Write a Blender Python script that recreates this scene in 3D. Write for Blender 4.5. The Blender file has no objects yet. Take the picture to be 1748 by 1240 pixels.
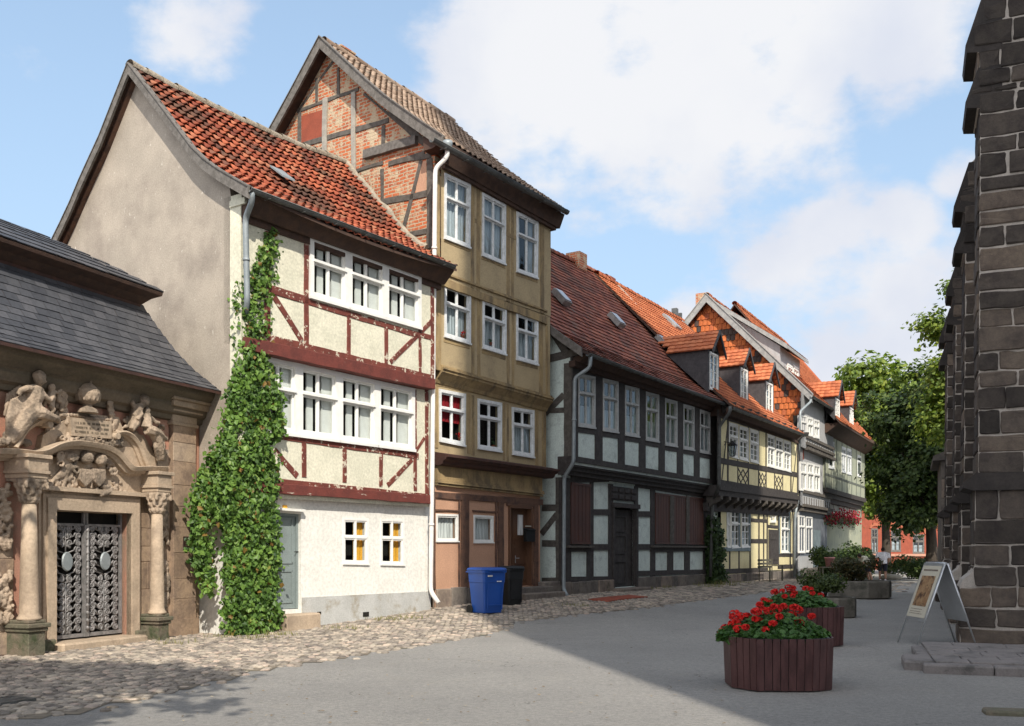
import bpy, math, random
from math import sin, cos, pi, hypot, atan2, sqrt, radians, floor
from mathutils import Vector, Matrix, noise
from mathutils.geometry import tessellate_polygon
C = bpy.context.scene.collection
FX, CX, HY, CAMZ = 1700.0, 874.0, 940.0, 1.6
rnd = random.Random(7)

def U(px): return (px-CX)/FX
def V(py): return (HY-py)/FX
def LN(a, b):
    return lambda x: a[1]+(b[1]-a[1])*(x-a[0])/(b[0]-a[0])
def sm(t):
    t = max(0.0, min(1.0, t)); return t*t*(3-2*t)

# ---------------------------------------------------------------- materials
MATS = {}
def nt(name):
    m = bpy.data.materials.new(name); m.use_nodes = True
    t = m.node_tree; t.nodes.clear()
    o = t.nodes.new('ShaderNodeOutputMaterial'); b = t.nodes.new('ShaderNodeBsdfPrincipled')
    t.links.new(b.outputs[0], o.inputs[0])
    MATS[name] = m
    return m, t, b
class N:
    def __init__(s, t): s.t = t; s.tc = t.nodes.new('ShaderNodeTexCoord')
    def lk(s, a, b): s.t.links.new(a, b)
    def co(s, sc=(1, 1, 1), kind='Object'):
        m = s.t.nodes.new('ShaderNodeMapping'); m.inputs['Scale'].default_value = sc
        s.lk(s.tc.outputs[kind], m.inputs[0]); return m.outputs[0]
    def noise(s, scale, det=4, rough=.6, sc=(1, 1, 1), dist=0.0):
        n = s.t.nodes.new('ShaderNodeTexNoise'); n.inputs['Scale'].default_value = scale
        n.inputs['Detail'].default_value = det; n.inputs['Roughness'].default_value = rough
        n.inputs['Distortion'].default_value = dist
        s.lk(s.co(sc), n.inputs['Vector']); return n.outputs['Fac']
    def vor(s, scale, feat='F1', sc=(1, 1, 1), out='Distance'):
        n = s.t.nodes.new('ShaderNodeTexVoronoi'); n.feature = feat; n.inputs['Scale'].default_value = scale
        s.lk(s.co(sc), n.inputs['Vector']); return n.outputs[out]
    def ramp(s, f, lo, hi, a=0.0, b=1.0):
        r = s.t.nodes.new('ShaderNodeMapRange'); r.interpolation_type = 'SMOOTHSTEP'
        r.inputs[1].default_value = lo; r.inputs[2].default_value = hi; r.inputs[3].default_value = a; r.inputs[4].default_value = b
        s.lk(f, r.inputs[0]); return r.outputs[0]
    def mix(s, f, a, b, mode='MIX'):
        m = s.t.nodes.new('ShaderNodeMix'); m.data_type = 'RGBA'; m.blend_type = mode
        for inp, v in ((m.inputs[0], f), (m.inputs[6], a), (m.inputs[7], b)):
            if isinstance(v, (int, float)): inp.default_value = v
            elif isinstance(v, (tuple, list)): inp.default_value = (*v[:3], 1)
            else: s.lk(v, inp)
        return m.outputs[2]
    def math(s, op, a, b=0.0):
        m = s.t.nodes.new('ShaderNodeMath'); m.operation = op
        for i, v in enumerate((a, b)):
            if isinstance(v, (int, float)): m.inputs[i].default_value = v
            else: s.lk(v, m.inputs[i])
        return m.outputs[0]
    def bump(s, b, h, strength=.3, dist=.02):
        n = s.t.nodes.new('ShaderNodeBump'); n.inputs['Strength'].default_value = strength; n.inputs['Distance'].default_value = dist
        s.lk(h, n.inputs['Height']); s.lk(n.outputs[0], b.inputs['Normal'])
    def attr(s, name='rnd'):
        a = s.t.nodes.new('ShaderNodeAttribute'); a.attribute_name = name; return a
    def sep(s, v):
        x = s.t.nodes.new('ShaderNodeSeparateXYZ'); s.lk(v, x.inputs[0]); return x.outputs
    def cramp(s, f, stops):
        r = s.t.nodes.new('ShaderNodeValToRGB'); e = r.color_ramp.elements
        while len(e) < len(stops): e.new(.5)
        for i, (p, c) in enumerate(stops): e[i].position = p; e[i].color = (*c, 1)
        s.lk(f, r.inputs[0]); return r.outputs[0]
def surf(name, c1, c2=None, scale=3, stain=None, sscale=1.2, slo=.5, shi=.7, samt=1.0, rough=.85, bump=.3, bdist=.01, bscale=30,
         sc=(1, 1, 1), metal=0.0, peel=None, plo=.6, phi=.63, pscale=9, psc=(1, 1, 1), fine=.12, spec=.3):
    m, t, b = nt(name); n = N(t)
    c2 = c2 or tuple(x*.8 for x in c1)
    col = n.mix(n.ramp(n.noise(scale, 5, .6, sc), .35, .65), c1, c2)
    if stain: col = n.mix(n.math('MULTIPLY', n.ramp(n.noise(sscale, 6, .65, sc), slo, shi), samt), col, stain)
    if peel: col = n.mix(n.ramp(n.noise(pscale, 6, .7, psc), plo, phi), col, peel)
    fn = n.noise(bscale*1.5, 3, .7)
    f2 = n.ramp(fn, .3, .7, 1-fine, 1+fine)
    g = t.nodes.new('ShaderNodeVectorMath'); g.operation = 'SCALE'; n.lk(col, g.inputs[0]); n.lk(f2, g.inputs[3])
    n.lk(g.outputs[0], b.inputs['Base Color'])
    b.inputs['Roughness'].default_value = rough; b.inputs['Metallic'].default_value = metal
    b.inputs['Specular IOR Level'].default_value = spec
    if bump: n.bump(b, n.noise(bscale, 5, .65, sc), bump, bdist)
    return m
def tilemat(name, stops, moss=None, mscale=1.5, mlo=.52, mhi=.68, mamt=.8, rough=.8, grad=None):
    m, t, b = nt(name); n = N(t)
    a = n.attr(); col = n.cramp(a.outputs['Fac'], stops)
    f = n.noise(14, 4, .7)
    col = n.mix(n.ramp(f, .4, .7, 0, .35), col, tuple(x*.35 for x in stops[0][1]))
    if moss: col = n.mix(n.ramp(n.noise(mscale, 5, .65), mlo, mhi, 0, mamt), col, moss)
    n.lk(col, b.inputs['Base Color']); b.inputs['Roughness'].default_value = rough
    b.inputs['Specular IOR Level'].default_value = .25
    n.bump(b, n.noise(60, 3, .6), .25, .006)
    return m
def stonemat(name, stops, rough=.9, moss=None):
    m, t, b = nt(name); n = N(t)
    a = n.attr(); col = n.cramp(a.outputs['Fac'], stops)
    k = n.mix(n.ramp(n.noise(2.5, 6, .7), .35, .7, 0, 1), col, n.mix(1.0, col, (.55, .55, .6), 'MULTIPLY'))
    k = n.mix(n.ramp(n.noise(18, 5, .75), .3, .75, 0, .5), k, n.mix(1.0, k, (1.6, 1.55, 1.5), 'MULTIPLY'))
    if moss: k = n.mix(n.ramp(n.noise(3, 5, .7), .58, .7, 0, .7), k, moss)
    n.lk(k, b.inputs['Base Color']); b.inputs['Roughness'].default_value = rough
    b.inputs['Specular IOR Level'].default_value = .2
    n.bump(b, n.noise(16, 6, .7), .6, .02)
    return m
def M_(n): return MATS[n]

# ---------------------------------------------------------------- mesh builder
class MB:
    def __init__(s): s.v = []; s.f = []; s.m = []; s.r = []; s.sm = []
    def face(s, pts, mi=0, r=0.0, smooth=False):
        i = len(s.v); s.v += [tuple(p) for p in pts]
        s.f.append(tuple(range(i, i+len(pts)))); s.m.append(mi); s.r.append(r); s.sm.append(smooth)
    def add(s, vs, fs, mi=0, r=0.0, smooth=False):
        i = len(s.v); s.v += [tuple(p) for p in vs]
        for f in fs: s.f.append(tuple(i+k for k in f)); s.m.append(mi); s.r.append(r); s.sm.append(smooth)
    def box(s, x0, x1, y0, y1, z0, z1, mi=0, r=0.0, ch=0.0):
        if ch:
            return s.cbox(x0, x1, y0, y1, z0, z1, ch, mi, r)
        v = [(x, y, z) for z in (z0, z1) for y in (y0, y1) for x in (x0, x1)]
        s.add(v, [(0, 2, 3, 1), (4, 5, 7, 6), (0, 1, 5, 4), (2, 6, 7, 3), (0, 4, 6, 2), (1, 3, 7, 5)], mi, r)
    def cbox(s, x0, x1, y0, y1, z0, z1, ch, mi=0, r=0.0):
        p = [(x0+ch, y0), (x1-ch, y0), (x1, y0+ch), (x1, y1-ch), (x1-ch, y1), (x0+ch, y1), (x0, y1-ch), (x0, y0+ch)]
        cx, cy = (x0+x1)/2, (y0+y1)/2
        q = [(x+(ch if x < cx else -ch)*.7, y+(ch if y < cy else -ch)*.7) for x, y in p]
        rings = [[(*a, z0) for a in q], [(*a, z0+ch) for a in p], [(*a, z1-ch) for a in p], [(*a, z1) for a in q]]
        s.loft(rings, mi, r)
    def loft(s, rings, mi=0, r=0.0, smooth=False, cap=True, closed=True):
        i = len(s.v); n = len(rings[0])
        for g in rings: s.v += [tuple(p) for p in g]
        for k in range(len(rings)-1):
            for j in range(n if closed else n-1):
                a = i+k*n+j; b = i+k*n+(j+1) % n
                s.f.append((a, b, b+n, a+n)); s.m.append(mi); s.r.append(r); s.sm.append(smooth)
        if cap and closed:
            s.f.append(tuple(i+j for j in reversed(range(n)))); s.m.append(mi); s.r.append(r); s.sm.append(False)
            k = i+(len(rings)-1)*n
            s.f.append(tuple(k+j for j in range(n))); s.m.append(mi); s.r.append(r); s.sm.append(False)
    def prism(s, poly, y0, y1, mi=0, r=0.0):      # poly in (x,z), extruded along y
        a = [(x, y0, z) for x, z in poly]; b = [(x, y1, z) for x, z in poly]
        s.loft([a, b], mi, r)
    def prismx(s, poly, x0, x1, mi=0, r=0.0):     # poly in (y,z), extruded along x
        s.loft([[(x0, y, z) for y, z in poly], [(x1, y, z) for y, z in poly]], mi, r)
    def prismz(s, poly, z0, z1, mi=0, r=0.0):
        s.loft([[(x, y, z0) for x, y in poly], [(x, y, z1) for x, y in poly]], mi, r)
    def tube(s, pts, rad, seg=8, mi=0, smooth=True, r=0.0, cap=True):
        P = [Vector(p) for p in pts]; R = rad if isinstance(rad, (list, tuple)) else [rad]*len(P)
        rings = []; prev = None
        for i, p in enumerate(P):
            t = (P[min(i+1, len(P)-1)]-P[max(i-1, 0)]).normalized()
            if prev is None:
                a = Vector((0, 0, 1)) if abs(t.z) < .9 else Vector((1, 0, 0))
                n1 = t.cross(a).normalized()
            else:
                n1 = (prev-t*prev.dot(t)).normalized()
            prev = n1; n2 = t.cross(n1)
            rings.append([p+(n1*cos(2*pi*k/seg)+n2*sin(2*pi*k/seg))*R[i] for k in range(seg)])
        s.loft(rings, mi, r, smooth, cap)
    def lathe(s, c, prof, seg=16, mi=0, smooth=True, r=0.0, sx=1, sy=1):
        s.loft([[(c[0]+q*cos(2*pi*k/seg)*sx, c[1]+q*sin(2*pi*k/seg)*sy, c[2]+z) for k in range(seg)] for q, z in prof], mi, r, smooth)
    def ell(s, c, rx, ry=None, rz=None, seg=10, rg=7, mi=0, r=0.0, rot=None):
        ry = ry or rx; rz = rz or rx; rings = []
        for i in range(rg+1):
            a = -pi/2+pi*i/rg*0.999+.0005; ring = []
            for k in range(seg):
                p = Vector((rx*cos(a)*cos(2*pi*k/seg), ry*cos(a)*sin(2*pi*k/seg), rz*sin(a)))
                if rot: p = rot @ p
                ring.append(p+Vector(c))
            rings.append(ring)
        s.loft(rings, mi, r, True)
    def obj(s, name, mats, parent=None, label=None):
        me = bpy.data.meshes.new(name); me.from_pydata(s.v, [], s.f)
        if isinstance(mats, (str,)): mats = [mats]
        for k in mats: me.materials.append(MATS[k])
        me.polygons.foreach_set('material_index', s.m)
        me.polygons.foreach_set('use_smooth', s.sm)
        a = me.attributes.new('rnd', 'FLOAT', 'FACE'); a.data.foreach_set('value', s.r)
        me.update()
        o = bpy.data.objects.new(name, me); C.objects.link(o)
        if parent: o.parent = parent
        if label: o['label'] = label
        return o
def tag(o, label=None, cat=None, group=None, kind=None):
    if label: o['label'] = label
    if cat: o['category'] = cat
    if group: o['group'] = group
    if kind: o['kind'] = kind
    return o
def empty(name, loc=(0, 0, 0), rz=0.0, **k):
    o = bpy.data.objects.new(name, None); C.objects.link(o); o.empty_display_size = .3
    o.location = loc; o.rotation_euler = (0, 0, rz); return tag(o, **k)

# ---------------------------------------------------------------- a street front: local x along the front, y into the house, z up
class Fr:
    def __init__(s, px, Y, vpx):
        a = U(vpx); n = hypot(a, 1); s.d = (a/n, 1/n); s.m = (-s.d[1], s.d[0]); s.O = (U(px)*Y, Y)
        s.rz = atan2(s.d[1], s.d[0])
    def sx(s, px, y=0.0):
        u = U(px); ox = s.O[0]+s.m[0]*y; oy = s.O[1]+s.m[1]*y
        return (u*oy-ox)/(s.d[0]-u*s.d[1])
    def p(s, px, py, y=0.0):
        x = s.sx(px, y); D = s.O[1]+s.m[1]*y+s.d[1]*x
        return (x, CAMZ+V(py)*D)
    def z(s, px, py, y=0.0): return s.p(px, py, y)[1]
    def g(s, px, py, x=0.0):                       # a point on the plane local x = const: returns (y,z)
        u = U(px); ox = s.O[0]+s.d[0]*x; oy = s.O[1]+s.d[1]*x
        y = (u*oy-ox)/(s.m[0]-u*s.m[1]); return (y, CAMZ+V(py)*(oy+s.m[1]*y))
    def w(s, x, y, z=0.0): return (s.O[0]+s.d[0]*x+s.m[0]*y, s.O[1]+s.d[1]*x+s.m[1]*y, z)
    def e(s, name, **k): return empty(name, (*s.O, 0), s.rz, **k)

def wavy(a, b, w, jit, seglen=.35):
    """outline of a hand-hewn beam from a to b (x,z), width w"""
    ax, az = a; bx, bz = b; L = hypot(bx-ax, bz-az); n = max(1, int(L/seglen))
    tx, tz = (bx-ax)/L, (bz-az)/L; nx, nz = -tz, tx; up = []; dn = []
    for i in range(n+1):
        f = i/n; x = ax+(bx-ax)*f; z = az+(bz-az)*f
        j1 = rnd.uniform(-jit, jit); j2 = rnd.uniform(-jit, jit)
        up.append((x+nx*(w/2+j1), z+nz*(w/2+j1))); dn.append((x-nx*(w/2+j2), z-nz*(w/2+j2)))
    return dn+up[::-1]
def beam(M, a, b, w, y0, y1, jit=.008, mi=0):
    ax, az = a; bx, bz = b
    poly = wavy(a, b, w, jit); n = len(poly)//2
    dn, up = poly[:n], poly[n:][::-1]; c = .008; r = rnd.random()
    # chamfered box loft along the length
    rings = []
    for (dx, dz), (ux, uz) in zip(dn, up):
        L = hypot(ux-dx, uz-dz); ex, ez = (ux-dx)/L*c, (uz-dz)/L*c
        rings.append([(dx, y1, dz), (dx, y0+c, dz), (dx+ex, y0, dz+ez), (ux-ex, y0, uz-ez), (ux, y0+c, uz), (ux, y1, uz)])
    M.loft(rings, mi, r)
def beams(M, F, lst, y0, y1, jit=.008):
    """lst: (px0,py0,px1,py1,width m) on plane y0"""
    for i, (a, b, c, d, w) in enumerate(lst):
        yo = y0+.0015*(i % 5)
        beam(M, F.p(a, b, yo), F.p(c, d, yo), w, yo, y1, jit)

def quadpx(F, q, y): return [F.p(px, py, y) for px, py in q]    # order tl,tr,br,bl
def rowq(x0, x1, top, bot): return [(x0, top(x0)), (x1, top(x1)), (x1, bot(x1)), (x0, bot(x0))]

def wall(M, outer, holes, y, depth=.45, mi=0, dark=1, thick=None):
    """flat wall in the plane y with openings; each opening is lined and closed at the back"""
    (lx0, zb0), (lx1, zb1), (rx1, zt1), (rx0, zt0) = outer
    bz = lambda x: zb0+(zb1-zb0)*(x-lx0)/(lx1-lx0)
    tz = lambda x: zt0+(zt1-zt0)*(x-lx0)/(lx1-lx0)
    P = lambda *q: M.face([(x, y, z) for x, z in q], mi)
    hs = sorted(holes, key=lambda h: h[3][0]); prev = None
    for h in hs:
        tl, tr, br, bl = h; cut = bl[1] < bz(bl[0])+.01 or False
        P((bl[0], bz(bl[0])), (br[0], bz(br[0])), br, bl)
        P(tl, tr, (tr[0], tz(tr[0])), (tl[0], tz(tl[0])))
        L_ = [(lx0, bz(lx0)), (bl[0], bz(bl[0])), bl, tl, (tl[0], tz(tl[0])), (lx0, tz(lx0))] if prev is None else \
             [(prev[2][0], bz(prev[2][0])), (bl[0], bz(bl[0])), bl, tl, (tl[0], tz(tl[0])), (prev[1][0], tz(prev[1][0])), prev[1], prev[2]]
        P(*L_); prev = h
    if prev is None: P((lx0, zb0), (lx1, zb1), (rx1, zt1), (rx0, zt0))
    else: P(prev[2], (prev[2][0], bz(prev[2][0])), (lx1, bz(lx1)), (lx1, tz(lx1)), (prev[1][0], tz(prev[1][0])), prev[1])
    for h in holes:
        n = len(h)
        for i in range(n):
            a, b = h[i], h[(i+1) % n]
            M.face([(a[0], y, a[1]), (b[0], y, b[1]), (b[0], y+.16, b[1]), (a[0], y+.16, a[1])], mi)
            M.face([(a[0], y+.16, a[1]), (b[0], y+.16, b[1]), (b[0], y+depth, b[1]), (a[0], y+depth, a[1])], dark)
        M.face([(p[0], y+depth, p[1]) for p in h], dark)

def inset(q, d):
    cx = sum(p[0] for p in q)/4; cz = sum(p[1] for p in q)/4
    return [(p[0]+(d if p[0] < cx else -d), p[1]+(d if p[1] < cz else -d)) for p in q]

def window(F, parent, q, y, frame='white_paint', cw=.07, sw=.045, nv=1, tf=.62, tproud=.02, grid=0, curtain='lower', proud=.015, inner=False,
           sill=True, name='window', glass='glass', tgrid=1, cm='curtain', lean=None):
    """q: local quad tl,tr,br,bl ; returns window part. casing proud of wall plane y."""
    tl, tr, br, bl = q
    def B(a, b):
        x = (bl[0]*(1-a)+br[0]*a)*(1-b)+(tl[0]*(1-a)+tr[0]*a)*b
        z = (bl[1]*(1-a)+br[1]*a)*(1-b)+(tl[1]*(1-a)+tr[1]*a)*b
        return (x, z)
    W = abs(tr[0]-tl[0]); H = abs(tl[1]-bl[1])
    M = MB()
    def bar(a0, a1, b0, b1, y0, y1, mi=0):
        M.prism([B(a0, b0), B(a1, b0), B(a1, b1), B(a0, b1)], y0, y1, mi)
    ca, cb = cw/W, cw/H; sa, sb = sw/W, sw/H
    p0, p1 = y-proud, y+.05
    bar(0, ca, 0, 1, p0, p1); bar(1-ca, 1, 0, 1, p0, p1); bar(ca, 1-ca, 1-cb, 1, p0+.002, p1); bar(ca, 1-ca, 0, cb, p0+.002, p1)
    if sill: bar(-.01, 1.01, -.25*cb, .35*cb, p0-.025, y+.03)
    # sashes
    s0, s1 = y+.004, y+.045
    rows = [(cb, 1-cb)] if not tf else [(cb, tf-.5*sb), (tf+.5*sb, 1-cb)]
    if tf: bar(ca*.8, 1-ca*.8, tf-.5*sb, tf+.5*sb, p0-tproud, p1)
    n = nv+1
    for ri, (b0, b1) in enumerate(rows):
        for k in range(n):
            a0 = ca+(1-2*ca)*k/n; a1 = ca+(1-2*ca)*(k+1)/n
            o = .001*(k+1)
            bar(a0, a0+sa*.8, b0, b1, s0+o, s1); bar(a1-sa*.8, a1, b0, b1, s0+o, s1)
            bar(a0+sa*.8, a1-sa*.8, b0, b0+sb*.8, s0+o+.001, s1); bar(a0+sa*.8, a1-sa*.8, b1-sb*.8, b1, s0+o+.001, s1)
            gn = grid if ri == 0 else (tgrid if grid else 0)
            for j in range(1, gn+1):
                f = b0+(b1-b0)*j/(gn+1)
                bar(a0+sa*.8, a1-sa*.8, f-sb*.22, f+sb*.22, s0+.008, s1-.006)
        if nv:
            for k in range(1, n):
                f = ca+(1-2*ca)*k/n; bar(f-sa*.3, f+sa*.3, b0, b1, s0-.014, s0+.02)
    o = M.obj(name, frame, parent)
    G = MB(); G.face([(x, y+.03, z) for x, z in (B(ca, cb), B(1-ca, cb), B(1-ca, 1-cb), B(ca, 1-cb))]); G.obj('pane', glass, o)
    def cur(a0, a1, b0, b1, yy, m, nm='curtain', amp=.012, fr=9):
        K = MB(); n = max(8, int((a1-a0)*W*30)); ph = rnd.random()*6
        for i in range(n):
            f0 = a0+(a1-a0)*i/n; f1 = a0+(a1-a0)*(i+1)/n
            y0_ = yy+amp*sin(ph+f0*W*fr*6); y1_ = yy+amp*sin(ph+f1*W*fr*6)
            pts = [B(f0, b0), B(f1, b0), B(f1, b1), B(f0, b1)]
            K.face([(pts[0][0], y0_, pts[0][1]), (pts[1][0], y1_, pts[1][1]), (pts[2][0], y1_, pts[2][1]), (pts[3][0], y0_, pts[3][1])], smooth=True)
        K.obj(nm, m, o)
    if curtain == 'lower': cur(ca, 1-ca, cb, tf or .6, y+.12, cm)
    elif curtain == 'half': cur(ca, 1-ca, cb, .42, y+.12, cm)
    elif curtain == 'full': cur(ca, 1-ca, cb, 1-cb, y+.12, cm)
    elif curtain == 'sides': cur(ca, .32, cb, 1-cb, y+.12, cm); cur(.72, 1-ca, cb, 1-cb, y+.12, cm)
    elif curtain == 'right': cur(.58, 1-ca, cb, 1-cb, y+.14, cm)
    elif curtain == 'upper': cur(ca, 1-ca, .42, 1-cb, y+.12, cm)
    if inner:                                     # second sash of a box window, with a white lining
        K = MB()
        def b2(a0, a1, b0, b1, y0, y1): K.prism([B(a0, b0), B(a1, b0), B(a1, b1), B(a0, b1)], y0, y1)
        yy = y+.10
        b2(.30, .45, .03, .97, yy, yy+.03); b2(.66, 1.0, .03, .97, yy, yy+.03); b2(.02, .985, .02, .055, yy-.03, yy+.03)
        b2(.45, .66, .90, .96, yy+.002, yy+.03); b2(.655, .672, .05, .95, yy-.014, yy); b2(.93, .945, .05, .95, yy-.014, yy)
        K.obj('inner_sash', frame, o)
    return o

# ---------------------------------------------------------------- tiled roofs
def resample(prof, step):
    out = [prof[0]]; acc = 0
    L = sum(hypot(b[0]-a[0], b[1]-a[1]) for a, b in zip(prof, prof[1:])); n = max(1, round(L/step)); st = L/n
    pts = []; 
    for k in range(n+1):
        d = k*st; 
        for a, b in zip(prof, prof[1:]):
            l = hypot(b[0]-a[0], b[1]-a[1])
            if d <= l+1e-6: f = d/l; pts.append((a[0]+(b[0]-a[0])*f, a[1]+(b[1]-a[1])*f)); break
            d -= l
    return pts
def tiles(M, prof, x0, x1, tw=.2, th=.3, kind='pan', lift=.03, amp=.022, xr=None, sag=0.0, seed=1, rbase=None, drop=0.0, axis='x', jit=.006, mi=0):
    """prof: (y,z) from eave to ridge. xr(f)->(x0,x1) for slanting ends"""
    R = random.Random(seed); P = resample(prof, th); nr = len(P)-1
    if kind == 'pan': S = [(0, .0), (.18, -.9), (.36, -1.), (.55, -.1), (.75, 1.), (.9, .8), (1.0, .0)]
    elif kind == 'flat': S = [(0.01, 0), (.99, 0)]
    else: S = [(0.02, -.5), (.25, .3), (.5, .55), (.75, .3), (.98, -.5)]
    for i in range(nr):
        (ya, za), (yb, zb) = P[i], P[i+1]; l = hypot(yb-ya, zb-za); ty, tz = (yb-ya)/l, (zb-za)/l; ny, nz = -tz, ty
        f = i/nr; a, b = (xr(f) if xr else (x0, x1)); nk = max(1, round((b-a)/tw)); w = (b-a)/nk
        off = (w/2 if (i % 2 and kind != 'pan') else 0)
        for k in range(-1 if off else 0, nk):
            r = R.random() if rbase is None else rbase(a+(k+.5)*w, f, R)
            if R.random() < drop: continue
            dl = R.uniform(-jit, jit); tilt = R.uniform(-jit, jit)*.7; dn = R.uniform(0, jit)
            top = []; bot = []; fr = []
            for sx, sh in S:
                x = a+(k+sx)*w+off; x = min(max(x, a), b)
                s_ = -sag*sin(pi*(x-a)/(b-a))
                h = sh*amp+tilt*(sx-.5)
                q0 = lift+h+dn; q1 = .004+h*.8
                e0 = dl; e1 = l*1.08
                bot.append((x, ya+ty*e0+ny*q0, za+tz*e0+nz*q0+s_)); top.append((x, ya+ty*e1+ny*q1, za+tz*e1+nz*q1+s_))
                q2 = q0-min(lift, .022); fr.append((x, ya+ty*e0+ny*q2, za+tz*e0+nz*q2+s_))
            n = len(S); base = len(M.v); M.v += fr+bot+top
            for j in range(n-1):
                M.f.append((base+j, base+j+1, base+n+j+1, base+n+j)); M.m.append(mi); M.r.append(r*.6); M.sm.append(False)
                M.f.append((base+n+j, base+n+j+1, base+2*n+j+1, base+2*n+j)); M.m.append(mi); M.r.append(r); M.sm.append(kind == 'pan')
def ridge_tiles(M, x0, x1, y, z, r=.11, step=.36, sag=0.0, seed=3, mi=0, rot=None):
    R = random.Random(seed); n = max(1, int((x1-x0)/step)); st = (x1-x0)/n
    for k in range(n):
        xa = x0+k*st; rr = R.random(); dz = R.uniform(-.015, .015)
        rings = []
        for xx, q in ((xa, r*1.12), (xa+st*1.06, r*.95)):
            s_ = -sag*sin(pi*min(1, (xx-x0)/(x1-x0)))
            rings.append([(xx, y+q*cos(a*pi/6), z+dz+s_+q*.8*sin(a*pi/6)-.03) for a in range(-1, 8)])
        M.loft(rings, mi, rr, closed=False, cap=False, smooth=True)
def slab(M, prof, x0, x1, th=.09, mi=0, off=0.0, sag=0.0):
    """solid roof deck under the tiles following prof (y,z)"""
    n = len(prof); ring = []
    for (y, z) in prof: ring.append((y, z-off))
    low = [(y, z-off-th) for y, z in prof][::-1]
    poly = ring+low; N_ = 10 if sag else 1
    rings = []
    for k in range(N_+1):
        f = k/N_; x = x0+(x1-x0)*f; s_ = -sag*sin(pi*f)
        rings.append([(x, y, z+s_) for y, z in poly])
    M.loft(rings, mi)
    return
def pipe(F, parent, pts, r=.05, mat='zinc', name='downpipe', rings=()):
    """pts: (px,py,y) local"""
    P = []
    for px, py, y in pts:
        x, z = F.p(px, py, y); P.append((x, y, z))
    Q = [P[0]]
    for a, b, c in zip(P, P[1:], P[2:]):          # round the bends
        A, Bv, Cc = Vector(a), Vector(b), Vector(c); l1 = min(.12, (A-Bv).length*.4); l2 = min(.12, (Cc-Bv).length*.4)
        p1 = Bv+(A-Bv).normalized()*l1; p2 = Bv+(Cc-Bv).normalized()*l2
        for t in (0, .33, .66, 1): Q.append(tuple((p1*(1-t)+Bv*t)*(1-t)+(Bv*(1-t)+p2*t)*t))
    Q.append(P[-1]); M = MB(); M.tube(Q, r, 10)
    for k in rings:
        i = k; a, b = Vector(P[i]), Vector(P[i+1]); L = (b-a).length
        m = max(1, int(L/2.0))
        for j in range(m):
            c = a+(b-a)*((j+.5)/m); d = (b-a).normalized()*.025; M.tube([c-d, c+d], r*1.22, 10)
    return M.obj(name, mat, parent)
def gutter(F, parent, a, b, y, r=.075, mat='zinc_dark', ext=0.0):
    (x0, z0), (x1, z1) = F.p(a[0], a[1], y), F.p(b[0], b[1], y)
    M = MB(); n = 8
    rings = []
    for (x, z) in ((x0-ext, z0), (x1+ext, z1)):
        rings.append([(x, y+r*cos(pi+pi*k/n), z+r*sin(pi+pi*k/n)) for k in range(n+1)]+[(x, y+(r-.012)*cos(2*pi-pi*k/n), z+(r-.012)*sin(2*pi-pi*k/n)) for k in range(n+1)])
    M.loft(rings); 
    M.tube([(x0-ext, y-r, z0), (x1+ext, y-r, z1)], .012, 6)
    m = int((x1-x0)/.8)
    for k in range(m):
        f = (k+.5)/m; x = x0+(x1-x0)*f; z = z0+(z1-z0)*f
        M.box(x-.012, x+.012, y-r-.014, y+r, z-r-.012, z-r+.004)
    return M.obj('gutter', mat, parent)

def shear(objs, k, x0=0.0):
    """old roofs lean: lower the geometry steadily along the front"""
    done = set()
    for o in objs:
        for q in [o]+list(o.children):
            if q.type == 'MESH' and q.data.name not in done:
                done.add(q.data.name)
                for v in q.data.vertices: v.co.z += k*(v.co.x-x0)
def ground(X, Y):
    q = (X+5.28)*.83-(Y-18.7)*.56
    return .33*sm((Y-18.7)/9)*sm(1-q/7)*(1-sm((Y-43)/9))
# ---------------------------------------------------------------- materials
surf('cream_plaster', (.66, .63, .50), (.58, .56, .44), 2.2, stain=(.42, .40, .33), sscale=3.5, slo=.58, shi=.78, samt=.5, bump=.5, bscale=14, bdist=.015)
surf('white_plaster', (.73, .715, .66), (.68, .665, .61), 1.5, stain=(.55, .53, .46), sscale=1.1, slo=.55, shi=.85, samt=.5, bump=.15, bscale=9)
surf('plinth_render', (.46, .46, .44), (.40, .40, .38), 2, stain=(.30, .27, .21), sscale=2.5, bump=.3, bscale=25)
surf('gable_render', (.41, .355, .29), (.35, .305, .25), 1.1, stain=(.22, .185, .155), sscale=.8, slo=.42, shi=.72, samt=.7, peel=(.60, .55, .47), plo=.635, phi=.67, pscale=13, psc=(1, 1, .45), bump=.5, bscale=22)
surf('red_timber', (.17, .048, .034), (.12, .035, .026), 5, peel=(.52, .46, .36), plo=.56, phi=.60, pscale=8, psc=(1, 1, 1.0), bump=.6, bscale=26, rough=.7)
surf('red_beam', (.155, .042, .032), (.115, .034, .027), 4, peel=(.42, .36, .29), plo=.64, phi=.67, pscale=5, psc=(.5, 1, 2.6), bump=.5, bscale=26, rough=.65)
surf('white_paint', (.78, .77, .73), (.72, .71, .67), 6, bump=.1, bscale=40, rough=.45, fine=.04)
surf('dull_white_paint', (.72, .73, .73), (.6, .61, .6), 8, peel=(.30, .27, .22), plo=.68, phi=.72, pscale=16, bump=.2, bscale=40, rough=.6)
surf('grey_white_paint', (.50, .50, .48), (.42, .42, .40), 8, bump=.2, bscale=40, rough=.6)
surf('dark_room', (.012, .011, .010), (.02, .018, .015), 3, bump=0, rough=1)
surf('soffit_timber', (.085, .05, .036), (.06, .038, .03), 6, bump=.4)
surf('dark_timber', (.045, .038, .036), (.066, .058, .053), 7, peel=(.11, .10, .09), plo=.63, phi=.72, pscale=11, psc=(1, 1, .4), bump=.6, bscale=26, rough=.8)
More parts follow.
